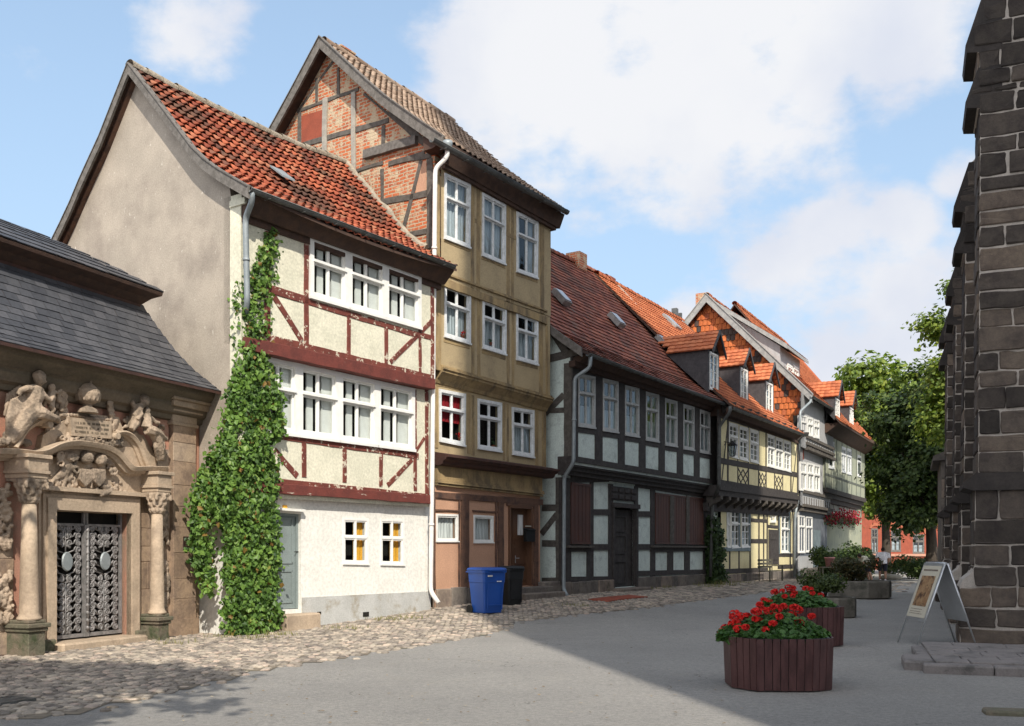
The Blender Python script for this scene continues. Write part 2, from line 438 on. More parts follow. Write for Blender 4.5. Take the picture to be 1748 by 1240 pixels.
surf('grey_timber', (.125, .11, .095), (.08, .07, .06), 7, peel=(.22, .20, .18), plo=.62, phi=.75, pscale=9, psc=(1, 1, .4), bump=.6, bscale=26, rough=.85)
surf('weathered_grey_timber', (.17, .155, .14), (.11, .10, .088), 9, bump=.6, bscale=30)
surf('pale_board', (.36, .33, .28), (.28, .255, .22), 8, bump=.5, bscale=30)
surf('zinc', (.30, .33, .34), (.25, .28, .29), 5, bump=.1, metal=.35, rough=.55, fine=.05)
surf('zinc_dark', (.13, .135, .13), (.09, .09, .085), 5, bump=.15, metal=.35, rough=.5)
surf('pipe_white', (.78, .75, .72), (.68, .64, .60), 3, bump=.05, rough=.4, fine=.04)
surf('ochre_plaster', (.44, .335, .19), (.38, .29, .16), 1.6, stain=(.26, .20, .12), sscale=2.4, slo=.52, shi=.75, samt=.6, bump=.35, bscale=16)
surf('ochre_infill', (.42, .325, .19), (.36, .28, .165), 1.3, stain=(.22, .17, .11), sscale=3, slo=.5, shi=.78, samt=.6, bump=.3, bscale=22)
surf('ochre_timber', (.36, .26, .13), (.26, .185, .10), 3.5, sc=(1, 1, .4), stain=(.13, .10, .065), sscale=2.8, slo=.46, shi=.68, samt=.85, bump=.6, bscale=24)
surf('brown_timber', (.14, .075, .05), (.10, .058, .042), 6, stain=(.055, .035, .03), sscale=3, peel=(.30, .22, .16), plo=.68, phi=.73, pscale=10, bump=.5, bscale=28, rough=.75)
surf('dark_brown_wood', (.075, .035, .026), (.05, .027, .022), 6, bump=.4, bscale=28, rough=.7)
surf('door_brown', (.13, .065, .035), (.10, .05, .03), 5, sc=(1, 1, .3), bump=.2, bscale=28, rough=.5)
surf('peach_plaster', (.50, .29, .19), (.45, .26, .17), 1.3, bump=.2, bscale=20)
surf('plinth_stone', (.19, .17, .145), (.14, .125, .11), 3, stain=(.08, .08, .07), sscale=2, bump=.8, bscale=9, bdist=.04)
surf('mint_plaster', (.64, .71, .65), (.58, .65, .60), 2, stain=(.28, .31, .28), sscale=4, slo=.5, shi=.7, samt=.4, bump=.3, bscale=16)
surf('shutter_brown', (.10, .042, .030), (.075, .036, .028), 5, sc=(1, 1, .3), bump=.3, rough=.6)
surf('yellow_plaster', (.70, .62, .36), (.64, .56, .33), 2, bump=.25, bscale=18)
surf('bluegrey_paint', (.16, .20, .21), (.12, .155, .165), 3, bump=.1, rough=.5)
surf('greygreen_door', (.22, .26, .255), (.19, .225, .22), 3, bump=.15, rough=.5)
surf('grey_boards', (.40, .40, .40), (.34, .34, .34), 5, sc=(1, 1, .3), bump=.3)
surf('slategrey_paint', (.135, .145, .165), (.11, .12, .135), 3, bump=.15, rough=.6)
surf('green_plaster', (.36, .37, .27), (.31, .33, .25), 1.3, stain=(.24, .26, .22), sscale=1.4, bump=.3)
surf('sandstone', (.44, .34, .245), (.37, .29, .21), 2.2, stain=(.22, .17, .125), sscale=1.3, slo=.5, shi=.72, samt=.75, bump=.6, bscale=14, bdist=.02)
surf('sandstone_carved', (.42, .325, .24), (.34, .265, .195), 3, stain=(.13, .105, .08), sscale=2.2, slo=.45, shi=.62, samt=.85, bump=.8, bscale=18, bdist=.03)
surf('dark_sandstone', (.17, .135, .095), (.12, .10, .07), 2, stain=(.07, .06, .048), sscale=1.5, sc=(.4, 1, 2), bump=.6, bscale=14)
surf('mossy_stone', (.115, .11, .075), (.16, .13, .095), 4, stain=(.05, .065, .03), sscale=3, bump=.8, bscale=14, bdist=.03)
surf('pink_render', (.46, .225, .155), (.42, .24, .17), 1.6, stain=(.32, .24, .17), sscale=1.8, slo=.5, shi=.7, samt=.8, bump=.3)
surf('wrought_iron', (.27, .255, .25), (.18, .175, .17), 12, metal=.3, rough=.55, bump=.3, bscale=60)
surf('iron_black', (.015, .015, .015), (.02, .02, .02), 12, metal=.4, rough=.5, bump=.1)
surf('mortar', (.46, .41, .36), (.36, .325, .285), 6, bump=.5)
surf('bin_blue', (.012, .075, .34), (.012, .068, .31), 3, bump=.05, rough=.38, fine=.03, spec=.5)
surf('bin_black', (.022, .023, .025), (.018, .019, .02), 3, bump=.05, rough=.45)
surf('rubber', (.01, .01, .01), (.015, .015, .015), 3, bump=0, rough=.8)
surf('planter_wood', (.075, .032, .030), (.043, .017, .016), 9, sc=(1, 1, .25), bump=.3, bscale=30, rough=.5)
surf('soil', (.03, .022, .015), (.045, .032, .022), 20, bump=1, bscale=40, bdist=.03)
surf('concrete_planter', (.17, .155, .13), (.13, .12, .10), 4, stain=(.07, .07, .055), sscale=2, bump=.6, bscale=30)
surf('paving_slab', (.20, .18, .17), (.165, .15, .142), 2.5, stain=(.085, .08, .075), sscale=3, bump=.5, bscale=26)
surf('aluminium', (.50, .52, .53), (.45, .46, .47), 3, metal=.7, rough=.35, bump=.02, fine=.03)
surf('poster_paper', (.50, .47, .38), (.46, .43, .35), 3, bump=.02, fine=.04, rough=.35)
surf('poster_picture', (.22, .12, .06), (.33, .22, .12), 9, peel=(.08, .045, .03), plo=.5, phi=.6, pscale=8, bump=0, rough=.4)
surf('shirt_white', (.92, .92, .96), (.66, .66, .72), 5, bump=.1)
surf('shirt_cream', (.52, .50, .40), (.46, .44, .36), 5, bump=.1)
surf('shorts_navy', (.025, .028, .045), (.02, .022, .035), 5, bump=.1)
surf('skin', (.40, .22, .15), (.36, .20, .14), 5, bump=.02, rough=.6)
surf('hair', (.03, .022, .018), (.02, .016, .012), 20, bump=.3)
surf('terracotta', (.40, .13, .07), (.34, .11, .06), 5, bump=.1)
surf('pink_pot', (.42, .20, .19), (.38, .18, .17), 5, bump=.05)
surf('petal_red', (.62, .018, .012), (.42, .010, .010), 30, bump=.1, rough=.6)
surf('petal_pink', (.40, .03, .05), (.25, .015, .03), 30, bump=.1)
surf('bark', (.07, .055, .042), (.05, .04, .03), 8, sc=(1, 1, .3), bump=1, bscale=12, bdist=.05)
surf('stem_red', (.16, .05, .03), (.09, .05, .03), 20, bump=.2)
surf('red_curtain', (.30, .012, .018), (.22, .01, .015), 4, sc=(1, 1, .2), bump=0)
surf('orange_curtain', (.80, .42, .05), (.72, .36, .04), 4, sc=(1, 1, .2), bump=0)
surf('bench_wood', (.12, .11, .08), (.09, .085, .065), 8, bump=.4)
surf('bronze_plaque', (.045, .025, .02), (.035, .02, .017), 8, metal=.4, rough=.4, bump=.1)
surf('letter_relief', (.16, .12, .08), (.13, .1, .07), 8, metal=.3, bump=0)
surf('lead_flashing', (.34, .33, .31), (.25, .245, .235), 6, bump=.3, rough=.6)
surf('mortar_ridge', (.36, .31, .24), (.25, .215, .165), 5, bump=.9, bscale=12, bdist=.04)
surf('brick_red_wall', (.30, .075, .042), (.24, .062, .036), 3, bump=.2)
surf('grey_slate_side', (.075, .072, .075), (.055, .053, .056), 6, bump=.4, bscale=12)
surf('boulder_stone', (.38, .35, .28), (.28, .26, .21), 3, bump=.5)
surf('dark_green_tile_side', (.13, .14, .12), (.1, .11, .095), 4, bump=.3)
tilemat('pantile_red', [(0, (.19, .048, .028)), (.35, (.31, .078, .040)), (.75, (.42, .12, .058)), (.93, (.38, .16, .09)), (1, (.13, .055, .04))], moss=(.055, .042, .032), mscale=.9, mlo=.46, mhi=.62, mamt=.8)
tilemat('tile_brown', [(0, (.21, .145, .105)), (.5, (.33, .235, .17)), (1, (.42, .31, .23))], moss=(.14, .125, .10), mscale=1.2, mamt=.6)
tilemat('tile_dark_red', [(0, (.17, .055, .038)), (.5, (.29, .095, .058)), (.85, (.38, .13, .075)), (1, (.16, .10, .075))], moss=(.07, .055, .045), mscale=.7, mlo=.48, mhi=.7, mamt=.7)
tilemat('tile_orange', [(0, (.34, .10, .045)), (.5, (.47, .145, .062)), (1, (.54, .19, .085))], moss=(.25, .09, .05), mscale=1, mamt=.4)
tilemat('tile_hung', [(0, (.06, .045, .04)), (.28, (.09, .06, .05)), (.3, (.45, .11, .035)), (.75, (.60, .17, .05)), (1, (.34, .09, .045))])
tilemat('slate', [(0, (.052, .054, .062)), (.6, (.070, .072, .080)), (1, (.092, .092, .10))], moss=(.125, .115, .095), mscale=.7, mlo=.58, mhi=.78, mamt=.35, rough=.55)
stonemat('church_stone', [(0, (.036, .031, .027)), (.5, (.070, .059, .050)), (.85, (.105, .086, .070)), (1, (.16, .125, .095))])
stonemat('ashlar_sand', [(0, (.29, .21, .145)), (.5, (.36, .265, .185)), (1, (.41, .32, .235))])
stonemat('cobble', [(0, (.17, .15, .125)), (.4, (.28, .245, .20)), (.8, (.38, .33, .265)), (1, (.44, .35, .28))])
stonemat('plinth_block', [(0, (.13, .115, .10)), (.6, (.19, .165, .14)), (1, (.24, .19, .15))], moss=(.06, .07, .04))
stonemat('mossy_block', [(0, (.12, .10, .07)), (1, (.2, .16, .11))], moss=(.055, .065, .03))

def brickmat():
    m, t, b = nt('gable_brick'); n = N(t)
    mp = t.nodes.new('ShaderNodeMapping'); n.lk(n.tc.outputs['Object'], mp.inputs[0]); mp.inputs['Rotation'].default_value = (radians(90), 0, radians(90))
    # gable wall lies in local y,z
    s = n.sep(n.tc.outputs['Object']); cb = t.nodes.new('ShaderNodeCombineXYZ'); 
    wob = n.noise(3, 2, .5)
    zz = n.math('ADD', s[2], n.math('MULTIPLY', wob, .05))
    n.lk(s[1], cb.inputs[0]); n.lk(zz, cb.inputs[1])
    br = t.nodes.new('ShaderNodeTexBrick'); n.lk(cb.outputs[0], br.inputs['Vector'])
    br.inputs['Color1'].default_value = (.50, .13, .045, 1); br.inputs['Color2'].default_value = (.33, .085, .04, 1); br.inputs['Mortar'].default_value = (.44, .36, .25, 1)
    br.inputs['Scale'].default_value = 1; br.inputs['Brick Width'].default_value = .25; br.inputs['Row Height'].default_value = .088
    br.inputs['Mortar Size'].default_value = .016; br.inputs['Mortar Smooth'].default_value = .3; br.inputs['Bias'].default_value = -.1
    c = n.mix(n.ramp(n.noise(3.2, 6, .75), .50, .60, 0, .9), br.outputs['Color'], (.52, .40, .26))
    c = n.mix(n.ramp(n.noise(1.3, 6, .75), .545, .58, 0, .95), c, (.50, .40, .27))
    c = n.mix(n.ramp(n.noise(9, 4, .7), .6, .75, 0, .6), c, (.13, .07, .05))
    n.lk(c, b.inputs['Base Color']); b.inputs['Roughness'].default_value = .95
    h = n.math('SUBTRACT', n.noise(20, 5, .7), n.math('MULTIPLY', br.outputs['Fac'], .8)); n.bump(b, h, .8, .02)
brickmat()
def glassmat(name, tint, refl=.5, rough=.03):
    m = bpy.data.materials.new(name); m.use_nodes = True; t = m.node_tree; t.nodes.clear(); MATS[name] = m
    o = t.nodes.new('ShaderNodeOutputMaterial'); mx = t.nodes.new('ShaderNodeMixShader'); tr = t.nodes.new('ShaderNodeBsdfTransparent'); gl = t.nodes.new('ShaderNodeBsdfGlossy')
    tr.inputs[0].default_value = (*tint, 1); gl.inputs['Roughness'].default_value = rough; gl.inputs['Color'].default_value = (.9, .93, .95, 1)
    lw = t.nodes.new('ShaderNodeLayerWeight'); lw.inputs[0].default_value = .5
    n = N(t)
    bp = t.nodes.new('ShaderNodeBump'); bp.inputs['Strength'].default_value = .25; bp.inputs['Distance'].default_value = .02
    n.lk(n.noise(5, 2, .5), bp.inputs['Height']); n.lk(bp.outputs[0], gl.inputs['Normal']); n.lk(bp.outputs[0], lw.inputs['Normal'])
    f = n.math('MULTIPLY', n.math('POWER', lw.outputs['Facing'], 5.0), .95)
    f = n.math('MULTIPLY', n.math('ADD', f, .045), refl)
    n.lk(f, mx.inputs[0]); n.lk(tr.outputs[0], mx.inputs[1]); n.lk(gl.outputs[0], mx.inputs[2]); n.lk(mx.outputs[0], o.inputs[0])
glassmat('glass', (.86, .90, .90), 1.3)
glassmat('old_glass', (.75, .80, .80), 2.2, .08)
def curtainmat(name, c):
    m, t, b = nt(name); n = N(t); b.inputs['Roughness'].default_value = .95
    w = n.ramp(n.noise(30, 2, .6, (1, 1, .05)), .3, .7, .6, 1.05)
    g = t.nodes.new('ShaderNodeVectorMath'); g.operation = 'SCALE'; g.inputs[0].default_value = c; n.lk(w, g.inputs[3]); n.lk(g.outputs[0], b.inputs['Base Color'])
    b.inputs['Alpha'].default_value = .93
curtainmat('curtain', (.55, .57, .60)); curtainmat('curtain_grey', (.50, .55, .58)); curtainmat('curtain_white', (.80, .80, .78))
def leafmat(name, stops, trans=.25):
    m, t, b = nt(name); n = N(t); a = n.attr(); col = n.cramp(a.outputs['Fac'], stops)
    n.lk(col, b.inputs['Base Color']); b.inputs['Roughness'].default_value = .5; b.inputs['Specular IOR Level'].default_value = .35
    o = [x for x in t.nodes if x.type == 'OUTPUT_MATERIAL'][0]
    tl = t.nodes.new('ShaderNodeBsdfTranslucent'); n.lk(n.mix(1.0, col, (1.2, 1.3, .5), 'MULTIPLY'), tl.inputs[0])
    mx = t.nodes.new('ShaderNodeMixShader'); mx.inputs[0].default_value = trans
    n.lk(b.outputs[0], mx.inputs[1]); n.lk(tl.outputs[0], mx.inputs[2]); n.lk(mx.outputs[0], o.inputs[0])
leafmat('vine_leaf', [(0, (.022, .055, .010)), (.45, (.075, .15, .024)), (.8, (.145, .25, .045)), (.985, (.19, .28, .06)), (1, (.20, .12, .03))])
leafmat('dark_vine_leaf', [(0, (.02, .04, .012)), (1, (.045, .08, .02))])
leafmat('tree_leaf', [(0, (.07, .12, .022)), (.6, (.18, .25, .042)), (1, (.29, .34, .065))], .4)
leafmat('dark_tree_leaf', [(0, (.022, .045, .012)), (.6, (.05, .085, .02)), (1, (.09, .125, .03))], .25)
leafmat('geranium_leaf', [(0, (.03, .08, .02)), (1, (.07, .15, .035))])
leafmat('shrub_leaf', [(0, (.03, .05, .012)), (1, (.08, .11, .025))])
leafmat('brown_shrub_leaf', [(0, (.035, .04, .012)), (.7, (.06, .06, .02)), (1, (.11, .07, .025))])
leafmat('dry_grass', [(0, (.10, .12, .03)), (1, (.25, .22, .09))])
def groundmats():
    m, t, b = nt('asphalt'); n = N(t)
    c = n.mix(n.ramp(n.noise(.35, 5, .6), .35, .65), (.345, .328, .30), (.285, .273, .252))
    c = n.mix(n.ramp(n.noise(16, 4, .8), .35, .65, 0, .55), c, (.145, .142, .138))
    c = n.mix(n.ramp(n.noise(30, 3, .8, (1, 1.1, 1)), .52, .64, 0, .5), c, (.36, .345, .32))
    c = n.mix(n.ramp(n.noise(1.1, 6, .75), .55, .68, 0, .35), c, (.30, .275, .235))
    vo = t.nodes.new('ShaderNodeTexVoronoi'); vo.feature = 'DISTANCE_TO_EDGE'; vo.inputs['Scale'].default_value = .28
    nn = t.nodes.new('ShaderNodeTexNoise'); nn.inputs['Scale'].default_value = 1.6; nn.inputs['Detail'].default_value = 7; n.lk(n.tc.outputs['Object'], nn.inputs['Vector'])
    va = t.nodes.new('ShaderNodeVectorMath'); va.operation = 'ADD'; n.lk(n.tc.outputs['Object'], va.inputs[0]); vs_ = t.nodes.new('ShaderNodeVectorMath'); vs_.operation = 'SCALE'; vs_.inputs[3].default_value = 1.5
    n.lk(nn.outputs['Color'], vs_.inputs[0]); n.lk(vs_.outputs[0], va.inputs[1]); n.lk(va.outputs[0], vo.inputs['Vector'])
    ck = n.math('MULTIPLY', n.ramp(vo.outputs['Distance'], .0, .0045, 1, 0), n.ramp(n.noise(.45, 3, .6), .5, .6))
    c = n.mix(n.math('MULTIPLY', ck, .75), c, (.07, .068, .065))
    c = n.mix(n.ramp(n.noise(3.5, 5, .7), .5, .75, 0, .5), c, (.175, .172, .168))
    c = n.mix(n.ramp(n.vor(55, 'F1', out='Distance'), .15, .5, .55, 0), c, (.36, .34, .31))
    c = n.mix(n.ramp(n.noise(90, 2, .8), .58, .68, 0, .6), c, (.06, .06, .06))
    c = n.mix(n.ramp(n.noise(110, 2, .8, (1.1, .9, 1)), .60, .70, 0, .6), c, (.42, .40, .37))
    n.lk(c, b.inputs['Base Color']); b.inputs['Roughness'].default_value = .9; b.inputs['Specular IOR Level'].default_value = .2
    n.bump(b, n.noise(45, 5, .85), 1.0, .02)
    m, t, b = nt('joint_sand'); n = N(t)
    c = n.mix(n.ramp(n.noise(3, 5, .7), .4, .65), (.20, .165, .12), (.12, .10, .075))
    c = n.mix(n.ramp(n.noise(1.2, 5, .7), .58, .68), c, (.07, .085, .03))
    n.lk(c, b.inputs['Base Color']); b.inputs['Roughness'].default_value = 1; n.bump(b, n.noise(60, 4, .8), .8, .01)
groundmats()
CLOUDS = [(1130, 150, .18, .9), (930, 90, .14, .9), (1330, 200, .11, .8), (1240, 40, .13, .75), (700, 220, .06, .45), (350, 50, .075, .75), (1500, 60, .13, .6), (1540, 400, .07, .75), (1420, 520, .16, .75), (1560, 540, .14, .8), (1250, 560, .12, .5), (1640, 290, .05, .7), (300, 30, .06, .6), (470, 190, .03, .5), (1280, 420, .07, .5)]
SKYTINT = (1.15, 1.22, 1.15); HAZEC = (2.45, 3.2, 4.2); CLOUD1 = (3.45, 3.65, 4.15); CLOUD2 = (4.25, 4.3, 4.45)
EXPO = 0.5
TOWER_T = -7.0
TOWER_SIL = [(4.29, 47, 9.2, 47), (9.22, 48, 15.5, 39.5), (15.52, 41, 19.2, 41.5)]
SHADE_LOBES = [(.3, 4.7, 7.7, .65), (1.9, -2, 6.2, 1.0), (3.1, -1, 6.6, .9), (4.2, -2, 7, .8), (4.8, -.4, 7.4, .8), (2.8, .8, 6.6, 1.0), (6, -2, 7.6, .55), (1.6, -.2, 6, 1.1), (3.8, .6, 7.2, .8), (1.8, 1.8, 6.2, .9), (2.4, -2.8, 6.8, .9)]
SHADE_N = 26000
# ================================================================ HOUSE 1 : cream and dark red timber-framed house
F1 = Fr(394, 18.7, 2035)
h1 = F1.e('timber_framed_house', label='cream house with dark red timber frame, white window bands and plain rendered gable', cat='house')
def build_h1():
    F = F1
    # ground floor
    y = 0.0; M = MB()
    zt = F.z(600, 850, y)+.25
    x1 = F.sx(734, y)
    topl = LN((585, 884), (690, 887)); botl = LN((585, 963), (690, 965.5))
    w1 = quadpx(F, rowq(585, 629, topl, botl), y); w2 = quadpx(F, rowq(649, 690, topl, botl), y)
    door = quadpx(F, [(466, 874), (514, 878), (514, 1040), (466, 1042)], y)
    base = -.3
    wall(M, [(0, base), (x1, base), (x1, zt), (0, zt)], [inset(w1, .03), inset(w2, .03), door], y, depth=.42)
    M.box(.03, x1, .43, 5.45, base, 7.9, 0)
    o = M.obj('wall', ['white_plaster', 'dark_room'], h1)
    for w in (w1, w2): window(F, h1, w, y, cw=.055, sw=.04, tf=.58, tproud=.0, curtain='right', cm='orange_curtain', proud=.012)
    # plinth band
    M = MB(); zl, zr = F.z(560, 1018, -.02), F.z(728, 1010, -.02)
    xd = F.sx(516, -.02)
    M.prism([(xd, -.3), (x1+.005, -.3), (x1+.005, zr), (xd, zl)], -.022, .1)
    xa = F.sx(464, -.02); M.prism([(-.01, -.3), (xa, -.3), (xa, zl+.05), (-.01, zl+.05)], -.024, .1)
    pl = M.obj('plinth', 'plinth_render', h1)
    for px, py, s in ((545, 1047, .05), (625, 1049, .085)):
        M = MB(); x, z = F.p(px, py, -.03); M.prism([(x-s*1.1, z-s*.6), (x+s*1.1, z-s*.6), (x+s*1.1, z+s*.6), (x-s*1.1, z+s*.6)], -.03, .05); M.obj('vent', 'dark_room', pl)
    # door leaf
    M = MB(); dq = door; xl, xr = dq[0][0], dq[1][0]; zb, zt2 = dq[3][1], dq[0][1]
    M.box(xl, xr, .13, .17, zb, zt2-.03)
    for a, b in ((.06, .40), (.47, .95)):
        za, zc = zb+(zt2-zb)*a, zb+(zt2-zb)*b
        for xa_, xb_ in ((xl+.12, xr-.12),):
            for (p, q_, r_, s_) in ((xa_, xb_, za, za+.03), (xa_, xb_, zc-.03, zc), (xa_, xa_+.03, za, zc), (xb_-.03, xb_, za, zc)):
                M.box(p, q_, .112, .135, r_, s_)
    M.box(xl, xl+.06, .08, .2, zb, zt2); M.box(xr-.05, xr, .08, .2, zb, zt2); M.box(xl+.06, xr-.05, .082, .2, zt2-.07, zt2)
    d = M.obj('door', 'greygreen_door', h1)
    M = MB(); hx, hz = F.p(507, 942, .1); M.tube([(hx, .13, hz), (hx, .07, hz), (hx-.1, .06, hz-.005)], .011, 6); M.box(hx-.02, hx+.02, .105, .115, hz-.1, hz+.04); M.obj('handle', 'iron_black', d)
    # door hood and number tile
    M = MB(); (a, za), (b, zb_) = F.p(462, 866, -.1), F.p(520, 870, -.1)
    M.prism([(a, za-.05), (b, zb_-.05), (b+.02, zb_), (a-.02, za)], -.12, .05); M.obj('door_hood', 'white_plaster', h1)
    M = MB(); a = F.p(484, 872, -.03); M.box(a[0], a[0]+.1, -.03, .01, a[1], a[1]+.11); 
    nt_ = M.obj('number_tile', 'orange_curtain', h1)
    # doorstep
    M = MB(); (a, za), (b, zb_) = F.p(480, 1050, -.15), F.p(540, 1050, -.15)
    M.cbox(a, b, -.30, .12, -.2, za, .03); M.obj('doorstep', 'sandstone', h1)

    # first floor
    y = -.15; M = MB()
    topl = LN((440, 606), (706, 664)); botl = LN((470, 740), (706, 770.5))
    xs = [440, 508, 577, 642, 706]
    qs = [quadpx(F, rowq(a, b, topl, botl), y) for a, b in zip(xs, xs[1:])]
    z0 = F.z(600, 850, y); z1 = F.z(600, 635, y)+.3; xR = F.sx(735, y)
    wall(M, [(0, z0-.1), (xR, z0-.1), (xR, z1), (0, z1)], [inset(q, .06) for q in qs], y, depth=.5)
    wm = M.obj('wall', ['cream_plaster', 'dark_room'], h1)
    for q in qs: window(F, h1, q, y, cw=.105, sw=.05, tf=.60, curtain=None, inner=True, proud=.05, tproud=.03)
    M = MB(); beams(M, F, [
        (455, 741, 715, 779, 0.143), (475, 824, 735, 850, 0.169),
        (519.5, 755, 520, 815, 0.124), (588.6, 764, 589, 824, 0.124), (651, 772, 651, 831, 0.124), (709, 665, 709.5, 838, 0.111), (729, 660, 729.5, 845, 0.130),
        (469, 768, 508, 813, 0.124), (662, 829, 704, 785, 0.124), (711, 770, 725, 748, 0.098)], y-.018, y+.05)
    M.obj('timber_frame', 'red_timber', h1)
    M = MB(); a, b = F.p(470, 834, -.24), F.p(736.5, 853, -.24)
    a = (0.02, a[1]-(a[0])*(b[1]-a[1])/(b[0]-a[0])); beam(M, a, b, .20, -.24, .05, .008); M.obj('jetty_beam', 'red_beam', h1)
    # second floor
    y = -.3; M = MB()
    topl = LN((527, 402), (717, 472)); botl = LN((528, 508), (718, 562.5))
    xs = [527, 593, 656, 717]
    qs = [quadpx(F, rowq(a, b, topl, botl), y) for a, b in zip(xs, xs[1:])]
    z0 = F.z(600, 625, y); z1 = 8.25; xR = F.sx(742, y)
    wall(M, [(0, z0-.1), (xR, z0-.1), (xR, z1), (0, z1)], [inset(q, .06) for q in qs], y, depth=.5)
    M.box(0, 0.02, y, .2, z0, z1)
    M.obj('wall', ['cream_plaster', 'dark_room'], h1)
    for q in qs: window(F, h1, q, y, cw=.105, sw=.05, tf=.61, curtain=None, inner=True, proud=.05, tproud=.03)
    M = MB(); beams(M, F, [
        (450, 490, 528, 514, 0.156), (528, 516, 717, 573, 0.130), (718, 572, 738, 577, 0.117), (440, 573, 742, 647, 0.156),
        (457, 395, 457, 570, 0.156), (523.5, 398, 524, 590, 0.130), (596, 538, 596, 611, 0.117), (660, 557, 660, 628, 0.117), (717, 470, 718, 637, 0.104), (738.5, 470, 739, 642, 0.130),
        (469, 507, 516, 582, 0.124), (667, 619, 713, 573, 0.117), (721, 566, 737, 549, 0.104)], y-.018, y+.05)
    M.obj('timber_frame', 'red_timber', h1)
    M = MB(); a, b = F.p(450, 592, -.40), F.p(743, 656, -.40)
    a = (0.02, a[1]-(a[0])*(b[1]-a[1])/(b[0]-a[0])); beam(M, a, b, .25, -.40, .05, .008); M.obj('jetty_beam', 'red_beam', h1)
    # roof profile measured on the gable
    prof = [(-.76, 8.16), (.05, 8.64), (.68, 9.07), (1.75, 10.24), (2.82, 11.38)]; back = [(2.82, 11.38), (3.82, 10.1), (4.42, 9.48), (4.96, 8.84), (5.6, 8.22)]
    # gable wall
    M = MB(); n = prof+back[1:]
    poly = [(0, -.3)]+[(0, 8.25)]+[(y_, z_-.12) for y_, z_ in n if y_ > 0 and y_ < 5.5]+[(5.5, 8.1), (5.5, -.3)]
    for k, (yy, zz) in enumerate(poly): pass
    M.prismx(poly, 0, .3)
    M.obj('gable_wall', 'gable_render', h1)
    M = MB(); poly2 = [(0.0, -.3), (1.6, -.3), (1.6, 2.75), (.0, 2.75)]; M.prismx(poly2, -.012, 0.0); 
    M.obj('whitewash', 'white_plaster', h1)
    M = MB(); poly = [(y_, z_-.12) for y_, z_ in n if y_ > 0 and y_ < 5.5]; M.prismx([(0, 7.0)]+poly+[(5.4, 7.0)], 5.7, 5.85); M.obj('party_gable', 'gable_render', h1)
    M = MB(); M.box(-.05, .3, -.44, -.02, 8.02, 8.14); M.box(-.02, .06, -.3, -.001, 2.9, 8.1)
    M.obj('corner_post', 'cream_plaster', h1)
    # roof
    xl, xr = -.22, 5.97
    rr = MB(); slab(rr, prof, xl+.02, xr, .06, sag=.12); slab(rr, back, xl+.02, xr, .06, sag=.12)
    roof = rr.obj('roof', 'soffit_timber', h1)
    M = MB()
    def rb(x, f, R):
        return R.random()
    tiles(M, prof, xl+.03, xr, .205, .235, 'pan', lift=.058, amp=.03, sag=.12, seed=4, rbase=rb, jit=.015)
    tiles(M, back, xl+.03, xr, .205, .235, 'pan', lift=.05, amp=.028, sag=.12, seed=5)
    M.obj('roof_tiles', 'pantile_red', roof)
    M = MB(); ridge_tiles(M, xl, xr, 2.82, 11.44, .12, sag=.12); M.obj('ridge', 'mortar_ridge', roof)
    # rough mortar verge against the neighbour
    M = MB(); P = resample(prof, .22); R = random.Random(2)
    M.tube([(5.98+R.uniform(-.03, .03), a, b+.07+R.uniform(-.02, .02)) for a, b in P[5:]], [.07+R.uniform(-.02, .03) for _ in P[5:]], 7, smooth=False)
    M.obj('mortar_verge', 'mortar_ridge', roof)
    # verge boards
    M = MB()
    for pr in (prof, back):
        pr2 = resample(pr, .5)
        ring = lambda x: [(x, a, b+.045) for a, b in pr2]+[(x, a, b-.17) for a, b in pr2[::-1]]
        M.loft([ring(xl-.03), ring(xl+.02)])
        for a, b in zip(pr2, pr2[1:]):
            M.loft([[(xl-.05, a[0], a[1]+.045), (xl+.09, a[0], a[1]+.045), (xl+.09, a[0], a[1]+.07), (xl-.05, a[0], a[1]+.07)],
                    [(xl-.05, b[0], b[1]+.045), (xl+.09, b[0], b[1]+.045), (xl+.09, b[0], b[1]+.07), (xl-.05, b[0], b[1]+.07)]])
    M.obj('verge_board', 'weathered_grey_timber', roof)
    M = MB(); P = resample(back, .4)
    M.loft([[(xl+.12, a, b-.03) for a, b in P]+[(xl+.12, a, b-.16) for a, b in P[::-1]], [(0, a, b-.03) for a, b in P]+[(0, a, b-.16) for a, b in P[::-1]]])
    M.obj('verge_soffit', 'brown_timber', roof)
    # soffit, eave beam
    M = MB(); M.prismx([(-.70, 8.12), (-.25, 8.0), (-.25, 7.86), (-.42, 7.84)], .0, xr-.02); M.box(.0, xr-.05, -.34, -.1, 7.72, 7.98)
    M.obj('eave_board', 'soffit_timber', h1)
    gutter(F, h1, (425, 322), (775, 455), -.78, .07)
    pipe(F, h1, [(430, 326, -.78), (430, 345, -.72), (419, 372, -.42), (422, 515, -.42), (418, 545, -.2), (412, 640, -.03), (412, 1050, -.03)], .055, 'zinc', rings=(2,))
    # loose roof light
    sl = MB(); x, z = F.p(493, 300, .9)
    yy = .95; zz = 9.38; sl.box(x-.16, x+.2, yy-.02, yy+.36, 0, .04)
    for i, v in enumerate(sl.v[:]): sl.v[i] = (v[0], v[1], zz+(v[1]-yy)*.75+v[2]+.12)
    sl.obj('roof_hatch', 'zinc', roof)
build_h1()

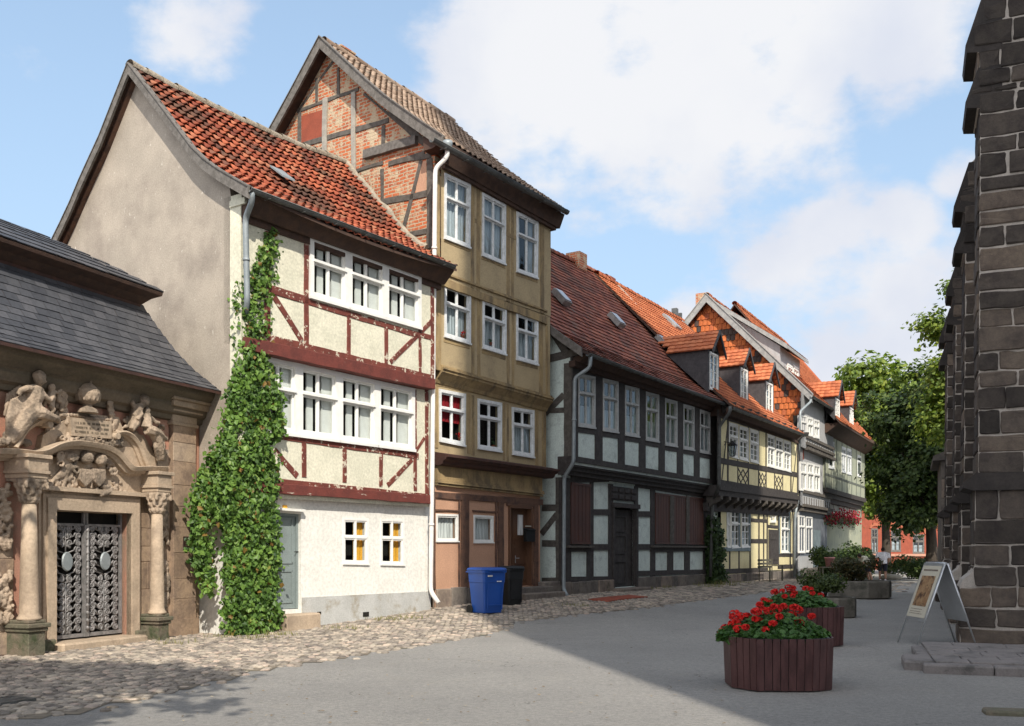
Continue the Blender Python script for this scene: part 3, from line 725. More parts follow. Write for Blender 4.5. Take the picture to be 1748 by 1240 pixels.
# ================================================================ HOUSE 2 : tall ochre house
F2 = Fr(742, 23.9, 2100)
h2 = F2.e('tall_ochre_house', label='tall narrow ochre house with exposed brick and timber gable and a brown ground floor', cat='house')
def build_h2():
    F = F2; yu = -.12
    xe = F.sx(936, -.12); W = xe
    zr3 = 11.35
    def storey(rowsq, y, z0, z1, name='wall', tf=.64, curt=None, cms=None, posts=()):
        M = MB(); wall(M, [(0.0, z0), (W, z0), (W, z1), (0.0, z1)], [inset(q, .04) for q in rowsq], y, depth=.5)
        M.obj('wall', ['ochre_infill', 'dark_room'], h2)
        for i, q in enumerate(rowsq):
            window(F, h2, q, y, 'dull_white_paint', cw=.075, sw=.045, tf=tf, curtain=curt[i], cm=cms[i], proud=.03, tproud=.025)
    y3 = -.20
    q3 = [quadpx(F, q, y3) for q in ([(758, 295.5), (802.5, 315.5), (801.5, 424.5), (757.5, 407.4)], [(822.4, 328.8), (862.7, 350), (862, 453), (822, 436.5)], [(881, 361), (918, 378), (917, 476.5), (881, 464)])]
    zb3 = F.z(840, 506, y3)
    storey(q3, y3, zb3, 11.02, curt=['full', 'full', 'sides'], cms=['curtain_grey']*3)
    y2 = -.18
    q2 = [quadpx(F, q, y2) for q in ([(757.7, 483), (802.8, 500.6), (802.5, 588.7), (758, 575)], [(823, 510.3), (863.6, 525), (863, 607), (823, 594.5)], [(880.6, 532.6), (917.8, 545), (917.6, 624), (880.6, 614)])]
    zb2 = F.z(840, 655, y2)
    storey(q2, y2, zb2, zb3, curt=['lower', 'lower', 'lower'], cms=['curtain_grey']*3)
    y1 = 0.0
    q1 = [quadpx(F, q, y1) for q in ([(748.8, 664), (794, 672.8), (793, 762.4), (749.5, 753.6)], [(814.5, 680.5), (855.8, 688), (855.5, 772), (815, 766)], [(873, 695), (911, 701), (911, 782), (874, 775.8)])]
    zb1 = F.z(840, 790, y1)
    storey(q1, y1, zb1-.1, zb2, curt=['upper', None, 'lower'], cms=['red_curtain', 'curtain_grey', 'curtain_grey'])
    # painted timbers
    def B(lst, y, name='timber_frame', m='ochre_timber', pr=.014):
        M = MB(); beams(M, F, lst, y-pr, y+.05, .01); return M.obj(name, m, h2)
    B([(747, 290, 747, 478, .18), (807, 312, 807, 492, .14), (817, 318, 817, 497, .14), (868, 345, 868, 515, .15), (875, 350, 875, 517, .13), (926, 380, 926, 535, .19),
       (758, 411, 803, 428, .07), (822, 440, 862, 456, .07), (881, 468, 918, 481, .07), (802, 372, 822, 382, .12), (862, 398, 881, 407, .12), (758, 288, 935, 377, .14)], y3)
    B([(749, 478, 935, 548, .20), (749, 463, 935, 531, .06)], y3-.03, 'storey_beam')
    B([(749, 490, 749, 632, .20), (808, 500, 808, 640, .13), (818, 505, 818, 645, .13), (868, 525, 868, 656, .12), (876, 530, 876, 660, .12), (924, 550, 924, 672, .17), (934, 556, 934, 677, .12),
       (758, 581, 802, 594, .07), (823, 601, 863, 613, .07), (881, 620, 918, 629, .07)], y2)
    # curved cornice below the 2nd floor
    M = MB(); a, b = F.p(743, 627, -.3), F.p(941, 682, -.3); za, zb = a[1], b[1]
    prof = [(y1-.0, -.36), (-.06, -.34), (-.10, -.24), (-.2, -.12), (-.27, -.06), (-.27, 0), (-.31, .02), (-.31, .07), (-.24, .09), (-.24, .14), (-.15, .15)]
    M.loft([[(x, yy+.02, z+zz*.85) for yy, zz in prof]+[(x, .1, z+.12), (x, .1, z-.3)] for x, z in ((0.0, za), (W+.05, zb))])
    M.obj('cornice', 'ochre_timber', h2)
    B([(745, 660, 745, 765, .14), (801, 672, 801, 775, .13), (808, 675, 808, 778, .12), (861, 688, 861, 786, .11), (867, 690, 867, 790, .10), (917, 697, 917, 795, .14), (929, 700, 929, 797, .20),
       (745, 655, 936, 693, .12)], y1)
    # pent ledge with dark mouldings, protruding
    M = MB(); L0, L1 = F.p(735, 774, -.42), F.p(954, 803, -.42)
    for prof, mi in (([(.05, .12), (-.46, .02), (-.46, -.035), (-.40, -.04), (-.38, -.09), (-.30, -.12), (-.27, -.19), (-.20, -.22), (.05, -.22)], 0),):
        M.loft([[(x, yy, z+zz) for yy, zz in prof] for x, z in ((-.05, L0[1]), (L1[0], L1[1]))], mi)
    lg = M.obj('ledge', 'dark_brown_wood', h2)
    # fascia of the ground floor
    M = MB(); a, b = F.p(743, 822, -.1), F.p(927, 843, -.1); zt = L0[1]-.2; zt2 = L1[1]-.2
    xg = F.sx(927, -.1)
    M.prism([(0, a[1]), (xg, b[1]), (xg, zt2), (0, zt)], -.08, .06)
    for dz, yy in ((0.0, -.14), (.05, -.12), (-.06, -.10)):
        M.prism([(-.01, a[1]+dz-.025), (xg+.02, b[1]+dz-.025), (xg+.02, b[1]+dz+.02), (-.01, a[1]+dz+.02)], yy, .0)
    M.obj('fascia', 'ochre_timber', h2)
    # ground floor wall
    y = 0.0; M = MB(); zg = F.z(740, 1003, y)
    wq = [quadpx(F, q, y) for q in ([(744, 877), (782.6, 878.5), (782.6, 925), (744, 925)], [(808, 879), (842, 881), (842, 927), (808, 927)])]
    dq = quadpx(F, [(869, 864), (906, 867), (906, 1000), (869, 1001)], y)
    wall(M, [(0, -.3), (xg, -.3), (xg, zt2+.1), (0, zt+.1)], [inset(q, .02) for q in wq]+[dq], y, depth=.5)
    M.obj('wall', ['peach_plaster', 'dark_room'], h2)
    M2 = MB(); M2.box(0.02, W-.02, .52, 7.4, -.3, 10.9); M2.obj('back_wall', 'ochre_plaster', h2)
    for q in wq: window(F, h2, q, y, 'white_paint', cw=.05, sw=.045, nv=0, tf=None, curtain='full', cm='curtain_white', proud=.015)
    B([(743, 845, 927, 858, .16), (795, 850, 795, 1008, .30), (856, 850, 856, 1005, .24), (916, 858, 916, 1000, .22), (785, 850, 785, 1005, .06), (848, 850, 848, 1000, .06),
       (744, 871, 785, 872.5, .05), (808, 873, 850, 875, .05), (866, 860, 912, 863, .10), (741.5, 850, 742, 1005, .10)], y-.01, 'timber_frame', 'brown_timber', .03)
    # door
    M = MB(); (xl, zt_), (xr, _), _, (_, zb_) = dq; wd = xr-xl
    M.box(xl, xr, .12, .16, zb_, zt_-.02); xm = xl+wd*.30
    M.box(xm-.02, xm+.02, .095, .13, zb_, zt_-.1)
    for (a0, a1, b0, b1) in ((.38, .92, .06, .22), (.38, .92, .27, .48), (.38, .92, .52, .60), (.05, .24, .06, .30), (.05, .24, .36, .62)):
        X0, X1, Z0, Z1 = xl+wd*a0, xl+wd*a1, zb_+(zt_-zb_)*b0, zb_+(zt_-zb_)*b1
        for (p, q_, r_, s_) in ((X0, X1, Z0, Z0+.025), (X0, X1, Z1-.025, Z1), (X0, X0+.025, Z0+.025, Z1-.025), (X1-.025, X1, Z0+.025, Z1-.025)): M.box(p, q_, .10, .125, r_, s_)
    M.box(xl-.04, xl+.03, -.05, .14, zb_, zt_); M.box(xr-.03, xr+.04, -.05, .14, zb_, zt_); M.box(xl+.03, xr-.03, -.048, .14, zt_-.05, zt_+.03)
    d = M.obj('door', 'door_brown', h2)
    M = MB(); a, b = F.p(884, 879, .11), F.p(892, 914, .11); M.box(a[0], b[0]+.02, .108, .13, b[1], a[1]); M.obj('door_light', 'curtain_white', d)
    M = MB(); a = F.p(880, 955, .1); M.box(a[0]-.015, a[0]+.015, .10, .118, a[1]-.1, a[1]+.1); M.tube([(a[0], .11, a[1]+.03), (a[0], .05, a[1]+.03), (a[0]+.1, .05, a[1]+.03)], .01, 6); M.obj('handle', 'aluminium', d)
    # plinth and steps
    M = MB(); a = F.p(741, 1012, -.06); xs = F.sx(866, -.06)
    R = random.Random(5); x = 0.02
    while x < xs-.05:
        w = min(R.uniform(.35, .7), xs-x)
        M.cbox(x+.004, x+w-.004, -.07+R.uniform(-.015, .015), .1, -.3, zg-.02-R.uniform(0, .03), .02, 0, R.random()); x += w
    z1_ = F.z(890, 1003, -.2)
    M.cbox(xs-.02, xg+.25, -.30, .08, -.3, z1_, .02, 0, .4); M.cbox(xs+.02, xg+.35, -.62, -.30, -.3, z1_-.15, .02, 0, .7)
    M.cbox(xg-.15, xg+.75, -.25, .1, -.3, z1_+.12, .03, 0, .5)
    M.obj('stone_plinth', 'plinth_block', h2)
    # ----- brick gable (plane x=0)
    prof = [(-.55, 11.22), (.3, 11.86), (1.48, 12.80), (3.56, 14.77)]; back = [(3.56, 14.77), (4.56, 13.75), (5.58, 12.76), (7.6, 10.9)]
    allp = prof+back[1:]
    M = MB(); poly = [(0, 6.0), (0, 11.4)]+[(a, b-.1) for a, b in allp if a > .2]+[(7.6, 6)]
    M.prismx(poly, 0, .3); M.obj('gable_wall', 'gable_brick', h2)
    M = MB(); M.prismx([(0.02, 6.0), (0.02, 10.95)]+[(a, b-.55) for a, b in allp if a > .2]+[(7.6, 6)], W-.3, W); M.obj('rear_gable', 'ochre_infill', h2)
    def gz(X, Y, x=-.03): return F.g(440+X/3.1, 40+Y/3.1, x)
    def gbeams(lst, m, name, pr):
        M = MB()
        for i, (a, b, c, d, w) in enumerate(lst):
            p, q = gz(a, b), gz(c, d); T = MB(); beam(T, p, q, w, -pr-.002*(i % 4), .05, .014)
            T.v = [(v[1], v[0], v[2]) for v in T.v]; T.f = [tuple(reversed(f)) for f in T.f]
            M.add(T.v, T.f, 0, rnd.random())
        return M.obj(name, m, h2)
    gbeams([(205, 465, 530, 345, .10), (225, 645, 690, 512, .14), (275, 692, 335, 668, .14), (690, 742, 880, 690, .14), (665, 945, 890, 900, .15), (800, 1115, 890, 1097, .13),
            (308, 290, 308, 415, .10), (422, 235, 422, 390, .10), (217, 470, 217, 670, .14), (660, 540, 660, 665, .12), (655, 770, 655, 965, .10),
            (908, 715, 905, 1190, .17), (862, 725, 765, 1095, .13), (690, 470, 930, 675, .17), (800, 715, 915, 700, .12), (495, 790, 660, 735, .10), (215, 455, 430, 150, .07), (560, 372, 690, 482, .07)], 'dark_timber' if 0 else 'grey_timber', 'gable_timber', .02)
    gbeams([(568, 698, 845, 618, .22)], 'weathered_grey_timber', 'wall_plate', .12)
    gbeams([(357, 395, 350, 715, .16), (505, 365, 505, 820, .14)], 'pale_board', 'pale_post', .05)
    M = MB(); a, b = gz(835, 740), gz(888, 890); M.prismx([(a[0], b[1]), (b[0], b[1]), (b[0], a[1]), (a[0], a[1])], -.008, .05); M.obj('plaster_patch', 'peach_plaster', h2)
    M = MB(); a, b, c, d = gz(228, 490), gz(340, 455), gz(340, 612), gz(228, 640)
    M.prismx([d, c, b, a], -.006, .05); M.obj('brick_patch', 'brick_red_wall', h2)
    # roof
    xl = -.35; xr = W+.30
    M = MB(); slab(M, prof, xl+.02, xr, .07); slab(M, back, xl+.02, xr, .07); roof = M.obj('roof', 'soffit_timber', h2)
    M = MB(); tiles(M, prof, xl+.02, xr, .21, .26, 'pan', lift=.05, amp=.025, seed=9); tiles(M, back, xl+.02, xr, .24, .32, 'pan', lift=.045, amp=.025, seed=10)
    ridge_tiles(M, xl+.1, xr, 3.56, 14.82, .12); M.obj('roof_tiles', 'tile_brown', roof)
    M = MB()
    for pr in (prof, back):
        P = resample(pr, .8)
        M.loft([[(xx, a, b+.06) for a, b in P]+[(xx, a, b-.24) for a, b in P[::-1]] for xx in (xl-.03, xl+.03)])
        M.loft([[(xx, a, b+.06) for a, b in P]+[(xx, a, b+.09) for a, b in P[::-1]] for xx in (xl-.06, xl+.10)])
    M.obj('verge_board', 'weathered_grey_timber', roof)
    M = MB(); M.prismx([(-.50, 11.16), (-.18, 11.02), (-.18, 10.82), (-.34, 10.80)], .0, xr-.05); M.prismx([(-.5, 11.2), (.1, 11.5), (.1, 11.1), (-.18, 11.1)], xl+.05, .02)
    M.box(.02, W+.12, -.30, -.1, 10.72, 10.84); eb = M.obj('eave_board', 'soffit_timber', h2)
    M = MB(); M.box(.45, .95, 3.62, 4.12, 14.0, 14.98); M.box(.42, .98, 3.59, 4.15, 14.98, 15.02); M.obj('chimney', 'gable_brick', roof)
    gutter(F, h2, (737, 237), (968, 362), -.64, .085)
    p = [(764, 246, -.62), (764, 268, -.60), (743, 288, -.36), (740, 560, -.36), (738, 780, -.42), (735, 1010, -.22), (749, 1030, -.45)]
    pp = pipe(F, h2, p, .055, 'pipe_white', rings=(2, 4))
    M = MB(); a = F.p(764, 246, -.62); M.lathe((a[0], -.62, a[1]-.16), [(.055, 0), (.07, .04), (.12, .14), (.12, .22)], 10); M.obj('hopper', 'zinc', h2)
    shear([roof, eb], -.047)
build_h2()

# ================================================================ HOUSE 3 : dark timber, mint panels
F3 = Fr(958, 28.0, 1950)
h3 = F3.e('long_dark_timber_house', label='long low house with black timber frame, pale mint panels and a weathered dark red roof', cat='house')
def build_h3():
    F = F3; X3 = 12.25; yu = -.35
    ws = [[(986, 638), (1015, 643.5), (1015, 732), (986, 728)], [(1028, 646), (1054.4, 652), (1054.4, 739.5), (1028, 735.4)], [(1065.8, 657.8), (1090, 663), (1090, 747), (1065.8, 743)],
          [(1101.5, 668.6), (1123.8, 674), (1123.8, 755.5), (1101.5, 751.5)], [(1134.3, 680), (1155, 685.5), (1155, 763.5), (1134.3, 760)], [(1165.5, 690), (1184, 695), (1184, 769.5), (1165.5, 766.5)], [(1193.8, 699), (1211.5, 704.5), (1211.5, 776), (1193.8, 772.5)]]
    qs = [quadpx(F, q, yu) for q in ws]
    zj = F.z(1100, 806, yu); zt = 7.3
    M = MB(); wall(M, [(0, zj-.1), (X3, zj-.1), (X3, zt), (0, zt)], [inset(q, .03) for q in qs], yu, depth=.5)
    M.obj('wall', ['mint_plaster', 'dark_room'], h3)
    for i, q in enumerate(qs):
        if i >= 4: window(F, h3, q, yu, 'grey_white_paint', cw=.075, sw=.05, tf=.62, nv=1, curtain='lower', cm='curtain_grey', proud=.035)
        else: window(F, h3, q, yu, 'grey_white_paint', cw=.075, sw=.05, tf=.64, nv=1, curtain='half', cm='curtain_grey', proud=.035)
    # posts between windows, rails
    M = MB(); y = yu-.02
    edges = [(-.02, qs[0][3][0])]+[(qs[i][2][0], qs[i+1][3][0]) for i in range(6)]+[(qs[6][2][0], X3)]
    zb = zj
    for i, (a, b) in enumerate(edges):
        M.prism([(a+.0, zb), (b-.0, zb), (b-.0, zt), (a, zt)], y+.001*(i % 2), yu+.05)
    for i, q in enumerate(qs):
        (xl, zt0), (xr, zt1), (_, zb1), (_, zb0) = q
        M.prism([(xl, zt0), (xr, zt1), (xr, zt), (xl, zt)], y-.002, yu+.05)
        M.prism([(xl-.02, zb0-.17), (xr+.02, zb1-.17), (xr+.02, zb1-.01), (xl-.02, zb0-.01)], y-.004, yu+.05)
    M.obj('timber_frame', 'dark_timber', h3)
    M = MB(); a, b = F.p(982, 783, yu), F.p(1217, 822, yu)
    for (z_, w, yy) in ((-.02, .16, yu-.05), (-.16, .12, yu+.02), (-.27, .12, yu+.10), (-.38, .14, yu+.18)):
        M.prism([(-.03, a[1]+z_-w/2), (X3+.02, b[1]+z_-w/2), (X3+.02, b[1]+z_+w/2), (-.03, a[1]+z_+w/2)], yy, .1)
    M.obj('jetty_beam', 'dark_timber', h3)
    # lower floor
    y = 0; M = MB(); zlt = zj-.3
    sh1 = [(975, 823.5), (1008, 827), (1008, 928), (975, 929)]; sh2 = [(1119, 841), (1201, 851), (1201, 929), (1119, 929)]
    dq = quadpx(F, [(1046.7, 866), (1084, 868), (1084, 1001), (1046.7, 1004)], y)
    wall(M, [(0, -.3), (X3, -.3), (X3, zlt), (0, zlt)], [dq], y, depth=.3)
    M.box(.02, X3-.02, .32, 9, -.3, 7.1)
    M.obj('wall', ['mint_plaster', 'dark_room'], h3)
    P = lambda *q: [F.p(a, b, -.03) for a, b in q]
    M = MB()
    def blk(px0, px1, t0, t1, b0, b1, yy=-.03):
        M.prism([F.p(px0, b0, yy), F.p(px1, b1, yy), F.p(px1, t1, yy), F.p(px0, t0, yy)], yy, .05)
    blk(958, 975.5, 815, 817, 1000, 1000); blk(1008, 1013.5, 820, 821, 1000, 998, -.032)
    blk(1039.4, 1047, 826, 827, 1000, 998, -.032); blk(1084, 1089.5, 830, 831, 998, 996, -.032)
    blk(1111, 1119, 834, 836, 985, 984, -.032); blk(1201, 1216, 848, 850, 985, 983, -.034)
    blk(975.5, 1040, 812, 820, 824, 823, -.036); blk(1086, 1216, 826, 846, 832, 852, -.037)
    for (a, b, t, h) in ((1013.5, 1039.4, 869.5, 10), (1013.5, 1039.4, 929, 10.5), (1089.5, 1111, 873, 9.5), (1089.5, 1111, 929, 10)): blk(a, b, t, t, t+h, t+h, -.034)
    blk(958, 1047, 985, 984, 996, 992, -.038); blk(1084, 1216, 975, 972, 984, 979, -.038)
    blk(970, 1013.5, 930, 930, 942, 942, -.04); blk(1111, 1205, 930, 930, 943, 941, -.04)
    blk(966, 975.5, 940, 940, 990, 990, -.033); blk(1002.5, 1013.5, 940, 940, 990, 990, -.033)
    blk(1140, 1149.5, 942, 942, 976, 976, -.033); blk(1169, 1178, 942, 942, 976, 975, -.033)
    M.obj('timber_frame', 'dark_timber', h3)
    for sh, sp in ((sh1, ()), (sh2, (1144, 1152, 1172, 1178))):
        M = MB(); q = quadpx(F, sh, -.05); x0, x1 = q[0][0], q[1][0]
        M.prism([q[3], q[2], q[1], q[0]], -.055, -.02)
        for k in range(int((x1-x0)/.22)+1):
            xx = x0+k*.22; M.box(xx-.008, xx+.008, -.062, -.05, max(q[2][1], q[3][1])+.03, min(q[0][1], q[1][1])-.03)
        M.box(x0, x1, -.075, -.05, q[3][1], q[3][1]+.07); M.box(x0, x1, -.075, -.05, min(q[0][1], q[1][1])-.07, min(q[0][1], q[1][1]))
        so = M.obj('shutter', 'shutter_brown', h3)
        if sp:
            for a, b in ((1144.5, 1151), (1172, 1177)): M = MB(); M.prism([F.p(a, 929, -.09), F.p(b, 929, -.09), F.p(b, 847, -.09), F.p(a, 846, -.09)], -.09, -.06); M.obj('batten', 'grey_timber', so)
        M = MB(); a, b = F.p(sh[3][0]-5, 931.5, -.1), F.p(sh[2][0]+5, 931.5, -.1); M.box(a[0], b[0], -.14, 0, a[1]-.06, a[1]); M.obj('ledge', 'grey_timber', h3)
    # door with carved overlight
    M = MB(); (xl, zt_), (xr, _), _, (_, zb_) = dq
    M.box(xl, xr, .10, .15, zb_, zt_-.05)
    for a0, a1, b0, b1 in ((.12, .68, .05, .33), (.12, .68, .42, .66), (.12, .68, .70, .90)):
        X0, X1, Z0, Z1 = xl+(xr-xl)*a0, xl+(xr-xl)*a1, zb_+(zt_-zb_)*b0, zb_+(zt_-zb_)*b1
        for (p, q_, r_, s_) in ((X0, X1, Z0, Z0+.04), (X0, X1, Z1-.04, Z1), (X0, X0+.04, Z0+.04, Z1-.04), (X1-.04, X1, Z0+.04, Z1-.04)): M.box(p, q_, .07, .105, r_, s_)
    M.box(xl-.12, xl, -.07, .16, zb_, zt_+.1); M.box(xr, xr+.12, -.07, .16, zb_, zt_+.1); M.box(xl-.16, xr+.16, -.12, .0, zt_+.0, zt_+.14)
    d = M.obj('door', 'dark_timber', h3)
    a, b = F.p(1044, 829.5, -.08), F.p(1086.6, 857, -.08); M = MB(); M.box(a[0], b[0], -.06, .02, b[1], a[1])
    n = 4
    for i in range(n):
        for j in range(2):
            x0 = a[0]+(b[0]-a[0])*(i+.12)/n; x1 = a[0]+(b[0]-a[0])*(i+.88)/n; z0 = b[1]+(a[1]-b[1])*(j+.15)/2; z1 = b[1]+(a[1]-b[1])*(j+.8)/2
            M.cbox(x0, x1, -.1, -.05, z0, z1, .02)
    M.obj('overlight_panel', 'grey_timber' if 0 else 'dark_timber', h3)
    # plinth
    M = MB(); R = random.Random(8)
    for z_, h in ((0, 1),):
        x = 0.0
        while x < X3:
            w = R.uniform(.4, .9); x2 = min(x+w, X3); f = x/X3
            top = F.z(960, 994, -.06) if x < dq[0][0] else F.z(1100, 985, -.06)
            if not (x2 > dq[0][0]+.05 and x < dq[1][0]-.05): M.cbox(x+.004, x2-.004, -.07+R.uniform(-.02, .02), .2, -.3, top-R.uniform(0, .02), .02, 0, R.random())
            x = x2
    M.cbox(dq[0][0]-.2, dq[1][0]+.3, -.45, .1, -.3, dq[3][1]-.01, .03, 0, .8); M.cbox(dq[0][0]-.9, dq[1][0]+1.6, -1.0, -.45, -.3, dq[3][1]-.18, .03, 0, .5)
    M.obj('stone_plinth', 'plinth_block', h3)
    # side (gable) wall facing left: plane x=0
    M = MB(); prof = [(-.85, 7.1), (.2, 7.85), (4.5, 12.62)]; back = [(4.5, 12.62), (9, 7.8)]
    M.prismx([(0, -.3), (0, 7.3)]+[(a, b-.15) for a, b in prof[1:]]+[(9, 7.6), (9, -.3)], 0, .25); M.prismx([(0.25, zj), (yu, zj), (yu, 7.1), (.25, 7.2)], .003, .2)
    M.obj('gable_wall', 'mint_plaster', h3)
    M = MB()
    def gb(a, b, w, pr=.02):
        p, q = F.g(a[0], a[1], -.02), F.g(b[0], b[1], -.02); T = MB(); beam(T, p, q, w, -pr, .05, .01)
        T.v = [(v[1], v[0], v[2]) for v in T.v]; T.f = [tuple(reversed(f)) for f in T.f]; M.add(T.v, T.f, 0, .5)
    gb((954, 815), (954, 1000), .22); gb((925, 867), (948, 867), .2, .022); gb((925, 928), (948, 928), .2, .022); gb((950, 878), (924, 912), .17, .024); gb((925, 992), (950, 992), .2, .022)
    gb((969, 620), (969, 800), .26, .021); gb((938, 612), (985, 600), .22, .024); gb((942, 567), (966, 603), .2, .022); gb((962, 674), (930, 706), .18, .022); gb((930, 702), (962, 700), .14, .024)
    M.obj('gable_timber', 'grey_timber', h3)
    # roof
    xl, xr = -.35, X3
    M = MB(); slab(M, prof, xl, xr, .08, sag=.1); slab(M, back, xl, xr, .08, sag=.1); roof = M.obj('roof', 'soffit_timber', h3)
    M = MB(); tiles(M, prof, xl, xr, .21, .24, 'flat', lift=.03, amp=.0, sag=.1, seed=12, jit=.012); tiles(M, back, xl, xr, .3, .5, 'flat', lift=.03, amp=.0, sag=.1, seed=13)
    ridge_tiles(M, xl, xr, 4.5, 12.68, .13, sag=.1); M.obj('roof_tiles', 'tile_dark_red', roof)
    M = MB(); P = resample(prof, .7); M.loft([[(xx, a, b+.05) for a, b in P]+[(xx, a, b-.2) for a, b in P[::-1]] for xx in (xl-.04, xl+.03)])
    M.obj('verge_board', 'weathered_grey_timber', roof)
    M = MB(); P = resample(prof, .7); M.loft([[(xx, a, b+.04) for a, b in P]+[(xx, a, b+.085) for a, b in P[::-1]] for xx in (xr-.08, xr+.06)]); M.obj('lead_verge', 'pale_board', roof)
    M = MB(); x, z = F.p(984, 432, 4.5); M.box(x-.3, x+.3, 4.2, 4.8, 12.3, 12.95); M.obj('chimney', 'gable_brick', roof)
    for (px, py, yy) in ((955, 513, 1.9), (1049, 551, 1.9), (1129, 588, 1.9)):
        # find y on slope: slope line z=7.85+(y-.2)*1.109
        best = None
        for k in range(400):
            yt = .2+k*.01; x, z = F.p(px, py, yt); zr = 7.85+(yt-.2)*1.1093
            if best is None or abs(z-zr) < best[0]: best = (abs(z-zr), x, yt, zr)
        _, x, yt, zr = best; M = MB()
        c, s_ = .6, .8
        def tr(v): return (x+v[0], yt+v[1]*.67-v[2]*.74, zr+v[1]*.74+v[2]*.67)
        M.box(-.24, .24, -.3, .3, .0, .16); M.v = [tr((v[0], v[1], v[2]+.03)) for v in M.v]
        so = M.obj('skylight', 'lead_flashing', roof)
        M = MB(); M.box(-.20, .20, -.26, .26, .0, .02); M.v = [tr((v[0], v[1], v[2]+.2)) for v in M.v]; M.obj('pane', 'aluminium', so)
    M = MB(); M.prismx([(-.82, 7.05), (-.4, 7.0), (-.36, 6.85), (-.6, 6.85)], 0, X3); M.box(-.1, X3, -.5, -.3, 6.72, 6.88); M.obj('eave_board', 'soffit_timber', h3)
    gutter(F, h3, (1003, 604), (1248, 694), -.9, .07, 'zinc_dark')
    pipe(F, h3, [(1008, 606, -.9), (1007, 628, -.88), (981, 645, -.47), (979, 790, -.47), (963, 815, -.12), (962, 1008, -.12), (969, 1018, -.3)], .055, 'zinc', rings=(2,))
build_h3()
def solve_slope(F, px, py, f, a=-2, b=6):
    """local y where the sight line meets a roof slope z=f(y)"""
    best = None
    for k in range(800):
        y = a+(b-a)*k/800; x, z = F.p(px, py, y); e = abs(z-f(y))
        if best is None or e < best[0]: best = (e, x, y, f(y))
    return best[1:]
def dormer(F, parent, slope, wl, wr, wt, wb, rz, depth_f, cheek='grey_slate_side', rm='tile_orange', seed=1, wm='white_paint'):
    """small gabled dormer; window px box"""
    x, yf, z = solve_slope(F, (wl+wr)/2, wb, slope)
    (x0, z0), (x1, z1) = F.p(wl, wb, yf), F.p(wr, wt, yf); ov = .16
    zt = z1+.12
    def yat(zz):
        lo = yf
        for k in range(400):
            y = yf+k*.01
            if slope(y) >= zz: return y
        return yf+4
    M = MB(); yb = yat(zt)
    for xa, xb in ((x0-ov, x0-.0), (x1+.0, x1+ov)):
        M.prismx([(yf, z0-.15), (yb+.2, zt-.1), (yb+.1, zt), (yf, zt)], xa, xb)
    xm = (x0+x1)/2; h = (x1-x0+2*ov)*.52; zr = zt+h
    M.loft([[(x0-ov, yf+.02, zt), (x1+ov, yf+.02, zt), (xm, yf+.02, zr)], [(x0-ov, yf+.2, zt), (x1+ov, yf+.2, zt), (xm, yf+.2, zr)]])
    M.box(x0, x1, yf+.4, yf+.45, z0-.1, zt)
    d = M.obj('dormer', cheek, parent)
    T = MB(); yr = yat(zr)
    for sgn in (-1, 1):
        xe = xm+sgn*(x1-x0+2*ov+.2)/2; ze = zt-.10
        n = 7; st = (yr-yf+.25)/max(1, int((yr-yf+.25)/.24)); m = int((yr-yf+.25)/st)
        R = random.Random(seed)
        for i in range(5):
            for j in range(m+1):
                f0, f1 = i/5, (i+1.12)/5
                ya, yb_ = yf-.22+j*st, yf-.22+(j+1)*st*1.0
                xa, za = xe+(xm-xe)*f0, ze+(zr+.03-ze)*f0; xb, zb = xe+(xm-xe)*min(1, f1), ze+(zr+.03-ze)*min(1, f1)
                if slope(ya) > za+.1 : continue
                nx, nz = sgn*(zr-ze), abs(xm-xe); l = hypot(nx, nz); nx /= l; nz /= l; t = .035
                T.add([(xa+nx*t, ya, za+nz*t), (xa+nx*(t+.02), (ya+yb_)/2, za+nz*(t+.02)), (xa+nx*t, yb_, za+nz*t), (xb, ya, zb), (xb+nx*.02, (ya+yb_)/2, zb+nz*.02), (xb, yb_, zb), (xa, ya, za-.01), (xa, yb_, za-.01)],
                      [(0, 1, 4, 3), (1, 2, 5, 4), (6, 7, 2, 1, 0)], 0, R.random())
    T.obj('dormer_roof', rm, d)
    V_ = MB()
    for sgn in (-1, 1):
        xe = xm+sgn*(x1-x0+2*ov+.24)/2
        V_.loft([[(xe, yf-.26, zt-.14), (xm, yf-.26, zr+.06), (xm, yf-.26, zr-.10), (xe, yf-.26, zt-.26)], [(xe, yf-.2, zt-.14), (xm, yf-.2, zr+.06), (xm, yf-.2, zr-.10), (xe, yf-.2, zt-.26)]])
    V_.obj('barge_board', cheek, d)
    window(F, d, [(x0, z1), (x1, z1), (x1, z0), (x0, z0)], yf, wm, cw=.07, sw=.045, nv=1, tf=None, grid=3, curtain='lower', cm='curtain_white', proud=.02)
    return d

